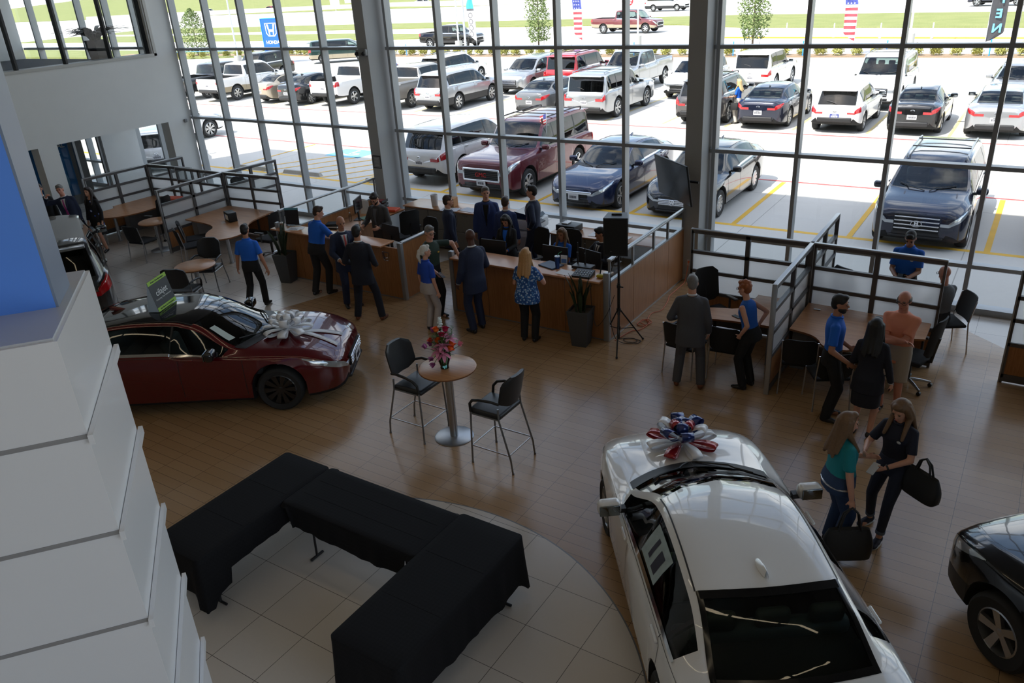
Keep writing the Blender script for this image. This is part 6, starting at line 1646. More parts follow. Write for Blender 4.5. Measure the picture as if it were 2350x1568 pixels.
SK = {'fair': mat('skin_fair', srgb(206,152,126), .5, noise=.05, nscale=12), 'tan': mat('skin_tan', srgb(176,122,94), .5, noise=.05, nscale=12), 'dark': mat('skin_dark', srgb(84,54,42), .45, noise=.06, nscale=12), 'pink': mat('skin_pink', srgb(204,140,118), .5, noise=.06, nscale=12)}
HR_ = {k: mat('hair_'+k, srgb(*c), .55, noise=.3, nscale=60) for k, c in dict(black=(22,18,17), brown=(58,42,32), dbrown=(38,28,24), grey=(112,108,104), white=(206,202,192), blond=(176,132,82), red=(150,84,44), dirty=(112,84,58), lblond=(206,176,124)).items()}
EYEW = mat('eye_dark', (.03,.025,.02), .2); LIP = mat('lips', srgb(168,92,84), .5); LIPD = mat('lips_dark', srgb(96,52,48), .5)
C_ = lambda n_, r, g, b, ro=.8, **k: mat(n_, srgb(r,g,b), ro, bump=.15, nscale=120, **k)
CL_ROYAL = C_('royal_blue_polo', 24, 98, 200); CL_ROYAL2 = C_('deep_blue_polo', 30, 72, 172); CL_NAVYS = C_('navy_suit', 30, 40, 66); CL_MIDN = C_('midnight_suit', 22, 25, 38); CL_CHAR = C_('charcoal_suit', 74, 74, 78); CL_GREYJ = C_('grey_jacket', 60, 58, 58)
CL_BLUEB = C_('blue_blazer', 44, 62, 112); CL_BLK = C_('black_cloth', 17, 17, 19); CL_BLK2 = C_('dark_trousers', 30, 29, 30); CL_LG = C_('light_grey_trousers', 176, 166, 160); CL_GREEN = C_('dark_green_tee', 30, 48, 36); CL_SALM = C_('salmon_tee', 226, 148, 120); CL_KHAKI = C_('stone_shorts', 172, 160, 144)
CL_TEAL = C_('teal_polo', 14, 128, 136); CL_JEAN = C_('blue_jeans', 40, 62, 96, noise=.2); CL_JEAND = C_('dark_jeans', 34, 42, 62, noise=.2); CL_NTEE = C_('navy_tee', 24, 28, 46); CL_SKYT = C_('sleeveless_blue_top', 30, 92, 178); CL_WHITE = C_('white_shirt', 214, 214, 216); CL_WPANT = C_('white_trousers', 214, 208, 198); CL_GREYT = C_('grey_shirt', 92, 94, 98)
CL_BLOUSE = mat('patterned_blouse', srgb(60,110,170), .8); 
def _pat(m_, cols, scale, thr):
    nt = m_.node_tree; b = nt.nodes['Principled BSDF']; tc = nt.nodes.new('ShaderNodeTexCoord'); v = nt.nodes.new('ShaderNodeTexVoronoi'); v.inputs['Scale'].default_value = scale
    r_ = nt.nodes.new('ShaderNodeValToRGB'); r_.color_ramp.interpolation = 'CONSTANT'; e = r_.color_ramp.elements
    e[0].color = (*cols[0], 1); e[1].color = (*cols[1], 1); e[1].position = thr[0]
    for c, t in zip(cols[2:], thr[1:]): q = e.new(t); q.color = (*c, 1)
    nt.links.new(tc.outputs['Object'], v.inputs['Vector']); nt.links.new(v.outputs['Distance'], r_.inputs[0]); nt.links.new(r_.outputs[0], b.inputs['Base Color'])
_pat(CL_BLOUSE, [srgb(190,204,220), srgb(70,124,184), srgb(38,78,140)], 26, (.32,.52))
CL_FLOR = mat('floral_black_dress', srgb(18,18,22), .8); _pat(CL_FLOR, [srgb(220,220,216), srgb(58,92,190), srgb(16,16,20)], 7, (.13,.22))
SH_BLK = mat('black_shoe', (.012,.012,.013), .35); SH_BRN = mat('brown_shoe', srgb(110,62,36), .4); SH_NAVY = mat('navy_canvas_shoe', srgb(34,38,58), .7); SOLEW = mat('white_sole', (.6,.6,.58), .7)
TIES = {'red': mat('red_tie', srgb(200,84,80), .6), 'magenta': mat('magenta_tie', srgb(170,50,130), .6), 'pink': mat('pink_tie', srgb(190,110,140), .6), 'dark': mat('dark_tie', srgb(30,32,44), .6)}
def person(label, x, y, head_deg, h=1.75, top='polo', tm=CL_ROYAL, bottom='pants', bmat=CL_BLK, shoe=SH_BLK, hair='short', hm='dbrown', skin='fair', lean=0, side=0, twist=0, look=(0,0), rh=None, lh=None, feet=None, sit=False, girth=1.0, sex='m', tie=None, inner=None, glasses=False, beard=None, belt=None, z0=0, group=None, relbow=None, lelbow=None, curl=.6, vox=.0105, crossed=False, logo=None, pz=None, watch=False):
    k = h/1.75
    t = thing('person', label, 'person', (x, y, z0), R(head_deg-90), group)
    S = lambda *p: Vector(p)*k
    fem = sex == 'f'
    feet = feet or ((.105, .0), (-.105, .02))
    P = S(0, 0, pz if pz else (.565 if sit else .945))
    Ms = Matrix.Rotation(R(twist), 3, 'Z') @ Matrix.Rotation(R(-lean), 3, 'X') @ Matrix.Rotation(R(side), 3, 'Y')
    up = Ms @ Vector((0,0,1)); X = Ms @ Vector((1,0,0)); Y = Ms @ Vector((0,1,0))
    sw = .150 if fem else .170
    SC = P+up*.485*k; shR = SC+X*sw*k-up*.058*k; shL = SC-X*sw*k-up*.058*k
    N = SC+up*.03*k; 
    hd = Matrix.Rotation(R(look[0]), 3, 'Z') @ Ms @ Matrix.Rotation(R(-look[1]), 3, 'X')
    H = N+up*.095*k+hd @ S(0, .022, .075)
    hips = (P+S(.088,0,-.02), P+S(-.088,0,-.02))
    # ---- legs
    legs = []
    for sgn, hp, (fx, fy, *fz) in ((1, hips[0], feet[0]), (-1, hips[1], feet[1])):
        az = (fz[0] if fz else 0)+.085
        an = Vector((fx, fy, az))*k; an.z = az*k
        kn, an = ik(hp, an, .435*k, .435*k, Vector((sgn*.12, 1, 0)) if not sit else Vector((sgn*.1, .6, 1)))
        legs.append((hp, kn, an, fz[0] if fz else 0))
    # ---- arms
    arms = []
    for sgn, sh, tg, pl in ((1, shR, rh, relbow), (-1, shL, lh, lelbow)):
        tg = Vector(tg)*k if tg else sh+S(sgn*.075, .05, -.53)
        el, wr = ik(sh, tg, .29*k, .255*k, Vector(pl) if pl else Vector((sgn*.5, -1, -.25)))
        arms.append((sgn, sh, el, wr))
    # ---- torso rings
    g = girth
    def rings(off, hem, flare=0, top_=.50, belly=0):
        if fem: base = [(-.13,.168,.108,.125),(-.04,.172,.108,.125),(.06,.150,.100,.095),(.15,.137,.095,.085),(.25,.146,.110,.090),(.33,.156,.128,.095),(.41,.150,.100,.095),(.47,.118,.070,.078),(.51,.055,.050,.055)]
        else: base = [(-.13,.162,.110,.115),(-.04,.165,.112,.118),(.06,.160,.108,.100),(.15,.157,.108,.095),(.25,.168,.115,.105),(.34,.178,.120,.112),(.42,.172,.100,.105),(.475,.128,.074,.084),(.515,.068,.062,.066)]
        f_ = [pchip([b[0] for b in base], [b[q] for b in base]) for q in (1,2,3)]
        out_ = []
        zs = sorted(set([hem, *[z for z in (-.13,-.08,-.04,.0,.06,.10,.15,.2,.25,.30,.34,.38,.42,.45,.475,.50,.515) if hem < z <= top_]]))
        for z in zs:
            gg = 1+(g-1)*max(0, 1-abs(z-.08)/.5); fl = flare*max(0, (.05-z))/.25
            bel = (g-1)*.6*max(0, 1-abs(z-.08)/.22)
            zq = max(z, -.13)
            out_.append((P+up*z*k, X, Y, (f_[0](zq)*gg+off+fl)*k, (f_[1](zq)*gg+off+fl*.7+bel*.12)*k, (f_[2](zq)*gg+off+fl*.7)*k))
        return out_
    # ---- body (one continuous skin surface)
    m = MB(); loft(m, rings(-.012, -.13))
    sk = SK[skin]; aw = .9 if fem else 1.0; aw *= 1+(g-1)*.5
    cone(m, SC-up*.02*k, H+hd @ S(0,-.012,-.05), .058*k*aw, .052*k*aw)
    cran = hd
    m.ell(H+hd @ S(0,-.012,.03), (.073*k,.092*k,.088*k), 18, 12, 0, hd)
    m.ell(H+hd @ S(0,.018,-.025), (.060*k,.068*k,.085*k), 16, 10, 0, hd)
    m.ell(H+hd @ S(0,.045,-.088), (.034*k,.034*k,.026*k), 12, 8, 0, hd)
    cone(m, H+hd @ S(0,.076,.012), H+hd @ S(0,.100,-.022), .008*k, .014*k, 8)
    m.ell(H+hd @ S(0,.088,-.062), (.024*k,.012*k,.010*k), 10, 6, 0, hd)
    for sgn in (1, -1):
        m.ell(H+hd @ S(sgn*.074,-.012,-.005), (.012*k,.024*k,.033*k), 8, 8, 0, hd)
        m.ell(H+hd @ S(sgn*.033,.068,.022), (.024*k,.016*k,.009*k), 8, 6, 0, hd)
    for sgn, sh, el, wr in arms:
        m.ell(sh, (.052*k*aw,.052*k*aw,.050*k*aw)); cone(m, SC-up*.04*k, sh, .034*k, .040*k*aw); cone(m, sh, el, .048*k*aw, .040*k*aw); cone(m, el, wr, .041*k*aw, .028*k*aw)
        hand(m, el, wr, sgn, k*(.92 if fem else 1), curl, Vector((-sgn*1, .3, 0)))
    for hp, kn, an, lift in legs:
        cone(m, hp, kn, .078*k, .052*k); cone(m, kn, an, .054*k, .036*k); cone(m, an+S(0,-.02,-.04), an+S(0,.13,-.055), .032*k, .026*k)
    remesh(m, 'body', sk, t, vox, 3)
    # ---- face details
    for sgn in (1, -1):
        m = MB(); m.ell(H+hd @ S(sgn*.032,.0795,.004), (.0125*k,.007*k,.0065*k), 8, 6, 0, hd); m.build('eye', EYEW, t, 60)
        if hm: 
            m = MB(); m.ell(H+hd @ S(sgn*.034,.083,.024), (.020*k,.006*k,.0045*k), 8, 6, 0, hd); m.build('eyebrow', HR_[hm], t, 60)
    m = MB(); m.ell(H+hd @ S(0,.0985,-.062), (.022*k,.006*k,.0065*k), 10, 6, 0, hd); m.build('mouth', LIPD if skin == 'dark' else LIP, t, 60)
    if glasses:
        m = MB()
        for sgn in (1, -1):
            pts = [H+hd @ S(sgn*.034+.027*cos(a), .097, .004+.017*sin(a)) for a in [2*PI*q/12 for q in range(13)]]; m.tube(pts, .0028*k, 5)
            m.tube([H+hd @ S(sgn*.061,.096,.008), H+hd @ S(sgn*.078,-.01,.008)], .0026*k, 5)
        m.tube([H+hd @ S(-.008,.1,.006), H+hd @ S(.008,.1,.006)], .0026*k, 5); m.build('glasses', BLACKPL, t, 60)
    if beard:
        m = MB(); m.ell(H+hd @ S(0,.022,-.062), (.064*k,.066*k,.050*k), 14, 8, 0, hd); m.ell(H+hd @ S(0,.048,-.092), (.038*k,.036*k,.030*k), 10, 8, 0, hd)
        o = remesh(m, 'beard', HR_[beard], t, .008, 2)
    # ---- hair
    if hair and hair != 'bald':
        hmt = HR_[hm]; m = MB()
        if hair in ('short', 'spiky', 'curly', 'long', 'ponytail'):
            m.ell(H+hd @ S(0,-.020,.046), (.081*k,.095*k,.086*k), 18, 12, 0, hd); m.ell(H+hd @ S(0,-.052,.0), (.072*k,.062*k,.080*k), 16, 10, 0, hd)
            m.ell(H+hd @ S(0,.045,.098), (.055*k,.042*k,.032*k), 12, 8, 0, hd)
        if hair == 'ring':
            for q in range(11):
                a = R(-20+q*22); m.ell(H+hd @ S(.070*cos(a), -.018-.078*sin(a), .012), (.020*k,.020*k,.034*k), 8, 6, 0, hd)
        if hair == 'curly':
            rg_ = random.Random(3)
            for q in range(46):
                a, b = rg_.uniform(0, 6.28), rg_.uniform(-.2, 1.5); m.ell(H+hd @ S(.086*cos(b)*cos(a), -.022+.092*cos(b)*sin(a)*(.9 if sin(a) < 0 else .78), .04+.088*sin(b)), (.022*k,)*3, 7, 5)
        if hair == 'long':
            L_ = {'f': .34}.get(sex, .2)
            for q in range(9):
                a = R(-14+q*26); bx_, by_ = .077*cos(a), -.018-.080*sin(a)
                p0 = H+hd @ S(bx_, by_, .04); p1 = H+hd @ S(bx_*1.12, by_*1.12-.005, -.10); p2 = P+up*(.36+.03*sin(q*2.1))*k+X*(bx_*1.45*k)+Y*((by_-.085 if by_ < -.02 else .115)*k)
                if by_ > -.03: p2 = P+up*(.37)*k+X*(bx_*1.35*k)+Y*(.125*k)
                cone(m, p0, p1, .030*k, .034*k, 10); cone(m, p1, p2, .034*k, .020*k, 10)
        if hair == 'ponytail':
            m.ell(H+hd @ S(0,-.118,.035), (.028*k,.03*k,.03*k), 10, 8); q0 = H+hd @ S(0,-.125,.03); q1 = H+hd @ S(0,-.15,-.08); q2 = H+hd @ S(0,-.12,-.21)
            cone(m, q0, q1, .030*k, .036*k); cone(m, q1, q2, .036*k, .014*k)
        remesh(m, 'hair', hmt, t, .0095, 3 if hair != 'curly' else 1)
    # ---- top garment
    ease = .004
    if top in ('polo', 'tee', 'sleeveless', 'blouse'):
        m = MB(); loft(m, rings(.006 if top != 'blouse' else .016, -.17 if top in ('tee', 'blouse') else (-.075 if not sit else -.03), .03 if top == 'blouse' else .0, .515))
        for sgn, sh, el, wr in arms:
            if top == 'sleeveless': continue
            e = sh+(el-sh)*(.78 if top != 'blouse' else .72); m.ell(sh, (.058*k*aw,.060*k*aw,.056*k*aw)); cone(m, SC-up*.012*k, sh+up*.004*k, .050*k, .050*k*aw); cone(m, sh, e, .057*k*aw, .061*k*aw, 16, 'flat')
        remesh(m, {'polo':'polo_shirt','tee':'tee_shirt','sleeveless':'top','blouse':'blouse'}[top], tm, t, vox, 3)
        if top == 'polo':
            m = MB(); a_ = N+up*.010*k
            pts = [(a_+X*(.066*k*cos(q))+Y*(.062*k*sin(q)+(.012*k if sin(q) > .7 else 0))-up*(.022*k*(sin(q) > .7))) for q in [2*PI*j/18 for j in range(19)]]
            m.tube(pts, .013*k, 7); m.build('collar', tm, t, 60)
        if logo:
            c = P+up*.33*k-X*.075*k+Y*((.130 if fem else .126)*g*k); m = MB(); m.ell(c, (.024*k,.006*k,.016*k), 8, 6, 0, Ms.to_3x3()); m.build('chest_logo', logo, t, 60)
    elif top == 'suit':
        m = MB(); loft(m, rings(.017, -.235 if not sit else -.08, .025, .515))
        for sgn, sh, el, wr in arms:
            m.ell(sh, (.062*k*aw,.064*k*aw,.060*k*aw)); cone(m, SC-up*.010*k, sh+up*.006*k, .056*k, .056*k*aw); cone(m, sh, el, .061*k*aw, .054*k*aw); cone(m, el, el+(wr-el)*.93, .056*k*aw, .046*k*aw, 14, 'flat')
        remesh(m, 'suit_jacket' if not fem else 'jacket', tm, t, vox, 3)
        inn = inner or CL_WHITE
        for sgn, sh, el, wr in arms:
            m = MB(); cone(m, el+(wr-el)*.9, el+(wr-el)*.97, .040*k*aw, .038*k*aw, 12, 'flat'); m.build('shirt_cuff', inn, t, 60)
        rg_ = {round((r_[0]-P).dot(up)/k, 3): r_ for r_ in rings(.017, -.235, .025, .5)}
        zr = sorted(rg_)
        def front(xx, z, off):
            i = max(0, min(len(zr)-2, np.searchsorted(zr, z)-1)); a = rg_[zr[i]]; b = rg_[zr[i+1]]; f_ = (z-zr[i])/(zr[i+1]-zr[i]); f_ = min(max(f_, 0), 1)
            rx, ry = lerp(a[3], b[3], f_), lerp(a[4], b[4], f_); u = min(.98, abs(xx*k)/rx)
            return P+up*z*k+X*xx*k+Y*(ry*(1-u**2.3)**.5+off*k)
        def strip(nm, z0_, z1_, wf, off, mm):
            rows = []
            for q in range(11):
                z = lerp(z0_, z1_, q/10); w_ = wf(q/10); rows.append([front(w_*(j/4-.5)*2, z, off) for j in range(5)])
            m = MB(); m.grid(rows); return m.build(nm, mm, t, 70, solid=.004)
        strip('shirt_front', .475, .10 if not inner else .06, lambda u: .058*(1-u)**.9+.004, .010, inn)
        if tie: strip('tie', .47, .10, lambda u: .012+.014*u, .019, TIES[tie])
        for sgn in (1, -1):
            rows = []
            for q in range(9):
                u = q/8; z = lerp(.475, .11, u); xi = .052*(1-u)+.004; xo = xi+.045*sin(PI*min(1, u*1.15+.12))
                rows.append([front(sgn*xi, z, .020), front(sgn*(xi+xo)/2, z, .024), front(sgn*xo, z, .018)])
            m = MB(); m.grid(rows); m.build('lapel', tm, t, 70, solid=.003)
        m = MB(); a_ = N+up*.012*k
        m.tube([(a_+X*(.060*k*cos(q))+Y*(.058*k*sin(q))-up*(.012*k*sin(q))) for q in [2*PI*j/18 for j in range(19)]], .013*k, 7); m.build('shirt_collar', inn, t, 60)
    elif top == 'dress':
        m = MB(); rr_ = rings(.010, -.13, .0, .49)
        c = P-S(0,0,.45)+Y*.01; rr_ = [(c, X, Y, .205*k*g, .165*k, .165*k), (P-S(0,0,.28), X, Y, .195*k*g, .15*k, .155*k)]+rr_; loft(m, rr_)
        for sgn, sh, el, wr in arms:
            m.ell(sh, (.055*k,.057*k,.054*k)); cone(m, SC-up*.012*k, sh+up*.004*k, .048*k, .048*k); cone(m, sh, el, .055*k, .049*k); cone(m, el, el+(wr-el)*.9, .050*k, .042*k, 14, 'flat')
        remesh(m, 'dress', tm, t, vox, 3)
    # ---- lower garment
    if bottom in ('pants', 'jeans', 'shorts'):
        slim = bottom == 'jeans'
        m = MB(); rr_ = [r_ for r_ in rings(.008 if top in ('polo', 'tee', 'sleeveless', 'blouse') else .0, -.13, 0, .10)]; loft(m, rr_)
        for hp, kn, an, lift in legs:
            gl = 1+(g-1)*.6
            m.ell(hp+S(0,-.01,-.02), (.093*k*gl,.098*k*gl,.10*k))
            if bottom == 'shorts': cone(m, hp, hp+(kn-hp)*.93, .097*k*gl, .092*k*gl, 16, 'flat'); continue
            cone(m, hp, kn, .095*k*gl, (.062 if slim else .070)*k*gl)
            e = kn+(an-kn)*(.90 if slim else 1.0)-Vector((0,0,.0 if slim else .02*k))
            cone(m, kn, e, (.062 if slim else .070)*k*gl, (.047 if slim else .064)*k, 14, 'flat')
            m.ell(kn, ((.062 if slim else .070)*k*gl,)*3)
        remesh(m, 'trousers' if bottom == 'pants' else bottom, bmat, t, vox, 3)
        if slim:
            for hp, kn, an, lift in legs:
                e = kn+(an-kn)*.90; m = MB(); cone(m, e+(kn-e)*.10, e, .053*k, .051*k, 14, 'flat'); m.build('turned_cuff', mat('cuff_denim', srgb(92,108,132), .8), t, 60)
    elif bottom == 'skirt':
        m = MB(); rr_ = rings(.012, -.13, .0, .06); loft(m, [(P-S(0,0,.44), X, Y, .185*k, .14*k, .15*k), (P-S(0,0,.28), X, Y, .188*k, .14*k, .15*k)]+rr_); remesh(m, 'skirt', bmat, t, vox, 3)
    if belt:
        m = MB(); q_ = [r_ for r_ in rings(.006, -.13, 0, .10) if abs((r_[0]-P).dot(up)/k-(-.04)) < .01][0]
        m.tube([q_[0]+X*(q_[3]*cos(a))+Y*((q_[4] if sin(a) > 0 else q_[5])*sin(a)) for a in [2*PI*j/24 for j in range(25)]], .014*k, 7); m.build('belt', belt, t, 60)
    # ---- shoes
    for sgn, (hp, kn, an, lift) in zip((1, -1), legs):
        m = MB(); dr = Vector((sgn*.18, 1, 0)).normalized(); s_ = Vector((dr.y, -dr.x, 0)); MM = Matrix((s_, dr, (0,0,1))).transposed()
        c = Vector((an.x, an.y, lift*k))
        m.ell(c+MM @ S(0,-.012,.052), (.042*k,.055*k,.050*k), 12, 8, 0, MM); m.ell(c+MM @ S(0,.055,.040), (.044*k,.090*k,.038*k), 12, 8, 0, MM); m.ell(c+MM @ S(0,.125,.032), (.042*k,.062*k,.028*k), 12, 8, 0, MM)
        m.v = [(a, b, max(cz, lift*k+.004)) for a, b, cz in m.v]
        sh_ = remesh(m, 'shoe', shoe, t, .010, 2)
        if shoe is SH_NAVY:
            m = MB(); m.ell(c+MM @ S(0,.055,.010), (.047*k,.132*k,.014*k), 14, 6, 0, MM); m.build('sole', SOLEW, sh_, 60)
    if watch:
        sgn, sh, el, wr = arms[1]; m = MB(); a_ = el+(wr-el)*.9; cone(m, a_, a_+(wr-el).normalized()*.02*k, .033*k, .033*k, 12, 'flat'); m.build('watch', BLACKPL, t, 60)
    return t, dict(H=H, arms=arms, P=P, legs=legs, up=up, X=X, Y=Y)
def hand(mb, el, wr, sgn, k, curl, pn):
    d = (wr-el).normalized(); n_ = pn-d*pn.dot(d); n_ = n_.normalized() if n_.length > 1e-5 else d.orthogonal().normalized(); s = d.cross(n_)
    Mh = Matrix((s, d, n_)).transposed()
    c = wr+d*.050*k; mb.ell(c, (.040*k,.056*k,.017*k), 12, 8, 0, Mh)
    for q, (o, l) in enumerate(((-.030,.062),(-.010,.072),(.010,.068),(.029,.052))):
        b0 = wr+d*(.088-.004*abs(q-1.3))*k+s*o*k; d1 = (d+n_*curl*.7).normalized(); b1 = b0+d1*l*.55*k; d2 = (d+n_*(curl*1.9)).normalized(); b2 = b1+d2*l*.5*k
        cone(mb, b0, b1, .0095*k, .009*k, 8); cone(mb, b1, b2, .009*k, .0075*k, 8)
    th = -1
    b0 = wr+d*.030*k+s*th*.036*k; b1 = b0+(d*.8+s*th*.8+n_*.3).normalized()*.038*k; b2 = b1+(d+s*th*.15+n_*.5).normalized()*.032*k
    cone(mb, b0, b1, .012*k, .0105*k, 8); cone(mb, b1, b2, .0105*k, .008*k, 8)
WLOGO = mat('white_embroidery', (.6,.62,.66), .8)
person('person walking away in a royal blue polo and black trousers, by the cafe table', -12.35, 9.35, 118, 1.70, tm=CL_ROYAL, hm='black', skin='tan', feet=((.10,.16),(-.07,-.30,.10)), rh=(.34,-.02,.80), lh=(-.32,.08,.82), lean=3)
person('person in a royal blue polo leaning on the left counter', -11.75, 10.52, 84, 1.80, tm=CL_ROYAL, bmat=CL_BLK2, hm='brown', skin='fair', feet=((.16,.03),(-.05,-.16)), rh=(.28,.36,1.09), lh=(-.14,.36,1.09), lean=13, look=(-40,0), girth=1.12, relbow=(1,-.3,-.6), lelbow=(-1,-.4,-.4))
person('bald person in a navy suit and red tie gesturing with an open hand', -10.72, 10.28, -28, 1.80, 'suit', CL_NAVYS, bmat=CL_NAVYS, hair='bald', hm='brown', skin='tan', tie='red', rh=(.20,.30,1.02), lh=(-.22,.46,1.12), look=(0,8), girth=1.05, curl=.15)
person('person in a midnight suit and brown shoes seen from behind', -9.92, 9.86, 112, 1.82, 'suit', CL_MIDN, bmat=CL_MIDN, shoe=SH_BRN, hm='black', skin='tan', feet=((.26,.02),(-.20,.0)), rh=(.20,.20,.98), lh=(-.24,.22,1.0))
person('person with a white ponytail, deep blue polo and pale grey trousers', -8.50, 9.98, 78, 1.60, tm=CL_ROYAL2, bmat=CL_LG, hair='ponytail', hm='white', sex='f', skin='fair', look=(-25,0))
_, gt = person('person in a dark green tee and glasses resting an arm on the counter end', -8.83, 10.50, -8, 1.78, 'tee', CL_GREEN, bmat=CL_BLK, hm='grey', skin='fair', glasses=True, lh=(-.42,.30,1.13), rh=(.18,.34,.98), look=(-10,5), girth=1.1, lean=4, lelbow=(-1,.0,.3), logo=mat('yellow_emblem', srgb(210,160,50), .7))
person('bald dark-skinned person in a navy suit facing the green tee', -7.77, 10.36, 158, 1.86, 'suit', CL_NAVYS, bmat=CL_NAVYS, hair='bald', hm='black', skin='dark', rh=(.22,.24,.98), lh=(-.24,.12,.86), feet=((.1,.02),(-.12,-.06)), girth=1.05)
person('person with very long blond hair in a patterned blue blouse', -6.70, 10.36, 102, 1.66, 'blouse', CL_BLOUSE, bmat=CL_BLK, hair='long', hm='blond', sex='f', skin='fair', rh=(.17,.26,1.22), lh=(-.12,.25,1.18), girth=1.22)
GB = 'people behind the reception counters'
person('bearded person in a grey jacket and glasses looking down behind the left counter', -11.35, 12.05, -85, 1.80, 'suit', CL_GREYJ, bmat=CL_BLK, hm='dbrown', skin='fair', glasses=True, beard='dbrown', look=(0,28), lean=6, rh=(.22,.32,1.08), lh=(-.2,.34,1.08), girth=1.15, group=GB, inner=CL_GREYT)
person('close-cropped person in a navy suit turned away, by the brown carton', -9.78, 12.35, 48, 1.76, 'suit', CL_NAVYS, bmat=CL_MIDN, hm='brown', skin='fair', group=GB)
person('grey-haired person in a blue blazer over a black shirt', -9.25, 12.95, -62, 1.84, 'suit', CL_BLUEB, bmat=CL_BLK, hm='grey', skin='fair', inner=CL_BLK, look=(15,0), group=GB, girth=1.12)
person('shorter person in a navy suit with back turned, before the tall one', -8.72, 12.85, 105, 1.70, 'suit', CL_BLUEB, bmat=CL_NAVYS, hm='brown', skin='fair', group=GB)
person('tall person in a navy suit and pink tie, hand on hip, in profile', -8.33, 13.28, 196, 1.86, 'suit', CL_NAVYS, bmat=CL_NAVYS, hm='black', skin='fair', tie='pink', lh=(-.20,.02,.98), lelbow=(-1,-.6,0), group=GB)
person('dark-haired person in a black cardigan over a bright blue top', -8.22, 12.12, -78, 1.62, 'suit', CL_BLK, bmat=CL_BLK, hair='long', hm='black', sex='f', skin='tan', inner=CL_ROYAL, look=(0,30), rh=(.12,.30,1.05), lh=(-.10,.30,1.05), group=GB)
person('seated person in a bright blue polo with hands together behind the counter', -7.30, 12.62, -88, 1.66, tm=CL_ROYAL, bmat=CL_BLK, hair='long', hm='dirty', sex='f', skin='tan', sit=True, feet=((.1,.42),(-.1,.42)), rh=(.05,.32,.93), lh=(-.06,.30,.90), group=GB, logo=WLOGO, look=(0,6))
person('seated person in a dark suit and tie beside the loudspeaker', -6.50, 12.72, -115, 1.76, 'suit', CL_MIDN, bmat=CL_MIDN, hm='black', skin='tan', sit=True, feet=((.1,.42),(-.1,.42)), rh=(.15,.36,.88), lh=(-.15,.36,.88), tie='dark', look=(-30,18), group=GB)
_, gsu = person('person in a charcoal suit and brown shoes seen from behind at the cubicle', -3.72, 10.02, 104, 1.76, 'suit', CL_CHAR, bmat=CL_CHAR, shoe=SH_BRN, hm='grey', skin='fair', glasses=True, feet=((.17,.0),(-.18,.02)), lh=(-.24,.22,1.02), rh=(.24,.10,.86), look=(12,5), girth=1.12)
person('red-haired person in a sleeveless blue top with a hand on the hip', -2.96, 10.38, 168, 1.66, 'sleeveless', CL_SKYT, bmat=CL_BLK, hair='curly', hm='red', sex='f', skin='fair', glasses=True, lean=12, lh=(-.20,.06,.95), lelbow=(-.6,-1,.1), rh=(.2,.0,.98), relbow=(1,-.8,0), look=(0,-4))
person('bearded person in a royal blue polo with a tattooed forearm, in profile', -1.78, 10.02, 12, 1.80, tm=CL_ROYAL, bmat=CL_BLK, hm='black', skin='tan', beard='black', logo=WLOGO, lh=(-.22,.20,.96), rh=(.24,.18,.95), look=(-6,4))
person('person with long dark hair in a navy jacket and skirt, seen from behind', -1.27, 9.77, 84, 1.66, 'suit', CL_MIDN, 'skirt', CL_MIDN, hair='long', hm='black', sex='f', skin='fair', rh=(.27,.08,.82), lh=(-.16,.24,1.0))
person('balding person in a salmon tee and stone shorts with crossed arms', -1.08, 10.55, -98, 1.78, 'tee', CL_SALM, 'shorts', CL_KHAKI, hair='ring', hm='grey', skin='pink', glasses=True, beard=None, rh=(-.13,.25,1.17), lh=(.12,.28,1.13), relbow=(1,.1,-.5), lelbow=(-1,.1,-.5), look=(-4,8), girth=1.08)
_, tw = person('person in a teal polo and sparkly belted jeans carrying a big black bag', -1.10, 7.36, 38, 1.64, tm=CL_TEAL, bottom='pants', bmat=CL_JEAN, hair='long', hm='dirty', sex='f', skin='fair', girth=1.30, belt=mat('studded_belt', (.5,.5,.52), .25, .9, noise=.6, nscale=60), rh=(.30,.02,.80), lh=(-.08,.34,1.12), look=(-8,4))
_, nw = person('person in a navy tee and jeans looking down at a phone, bag on the arm', -.66, 7.86, -112, 1.68, 'polo', CL_NTEE, 'jeans', CL_JEAND, shoe=SH_NAVY, hair='long', hm='dirty', sex='f', skin='fair', feet=((.20,-.05),(-.07,.20)), rh=(.16,.34,1.16), lh=(-.07,.30,1.03), look=(0,28), logo=WLOGO, lelbow=(-1,-.6,-.4), watch=True)
_, ym = person('young person in a royal blue polo looking at a phone beyond the partition', -1.42, 13.32, -92, 1.76, tm=CL_ROYAL, bmat=CL_BLK, hm='black', skin='tan', rh=(.10,.30,1.06), lh=(-.09,.31,1.06), look=(0,32), logo=WLOGO)
person('seated bald person in glasses and a grey shirt behind the partition glass', -.82, 12.86, 138, 1.76, 'tee', CL_GREYT, bmat=CL_BLK2, shoe=SH_BRN, hair='bald', hm='grey', skin='pink', glasses=True, sit=True, feet=((.12,.40),(-.12,.15)), rh=(.15,.35,.75), lh=(-.15,.35,.75), look=(0,12))
GF_ = 'people at the far left doorway'
person('person in a dark suit and glasses cut off by the blue pillar', -19.9, 9.55, -28, 1.80, 'suit', CL_BLK, bmat=CL_BLK, hm='brown', skin='fair', glasses=True, group=GF_)
person('person in a navy suit and magenta tie raising a fist', -19.32, 9.85, -48, 1.78, 'suit', CL_NAVYS, bmat=CL_NAVYS, hair='short', hm='grey', skin='pink', tie='magenta', rh=(.36,.22,1.52), relbow=(1,-.2,-.6), curl=1.3, side=8, girth=1.1, group=GF_, beard=None)
person('person with long dark hair in a black floral dress', -19.10, 10.28, -72, 1.62, 'dress', CL_FLOR, None, hair='long', hm='dbrown', sex='f', skin='fair', group=GF_)
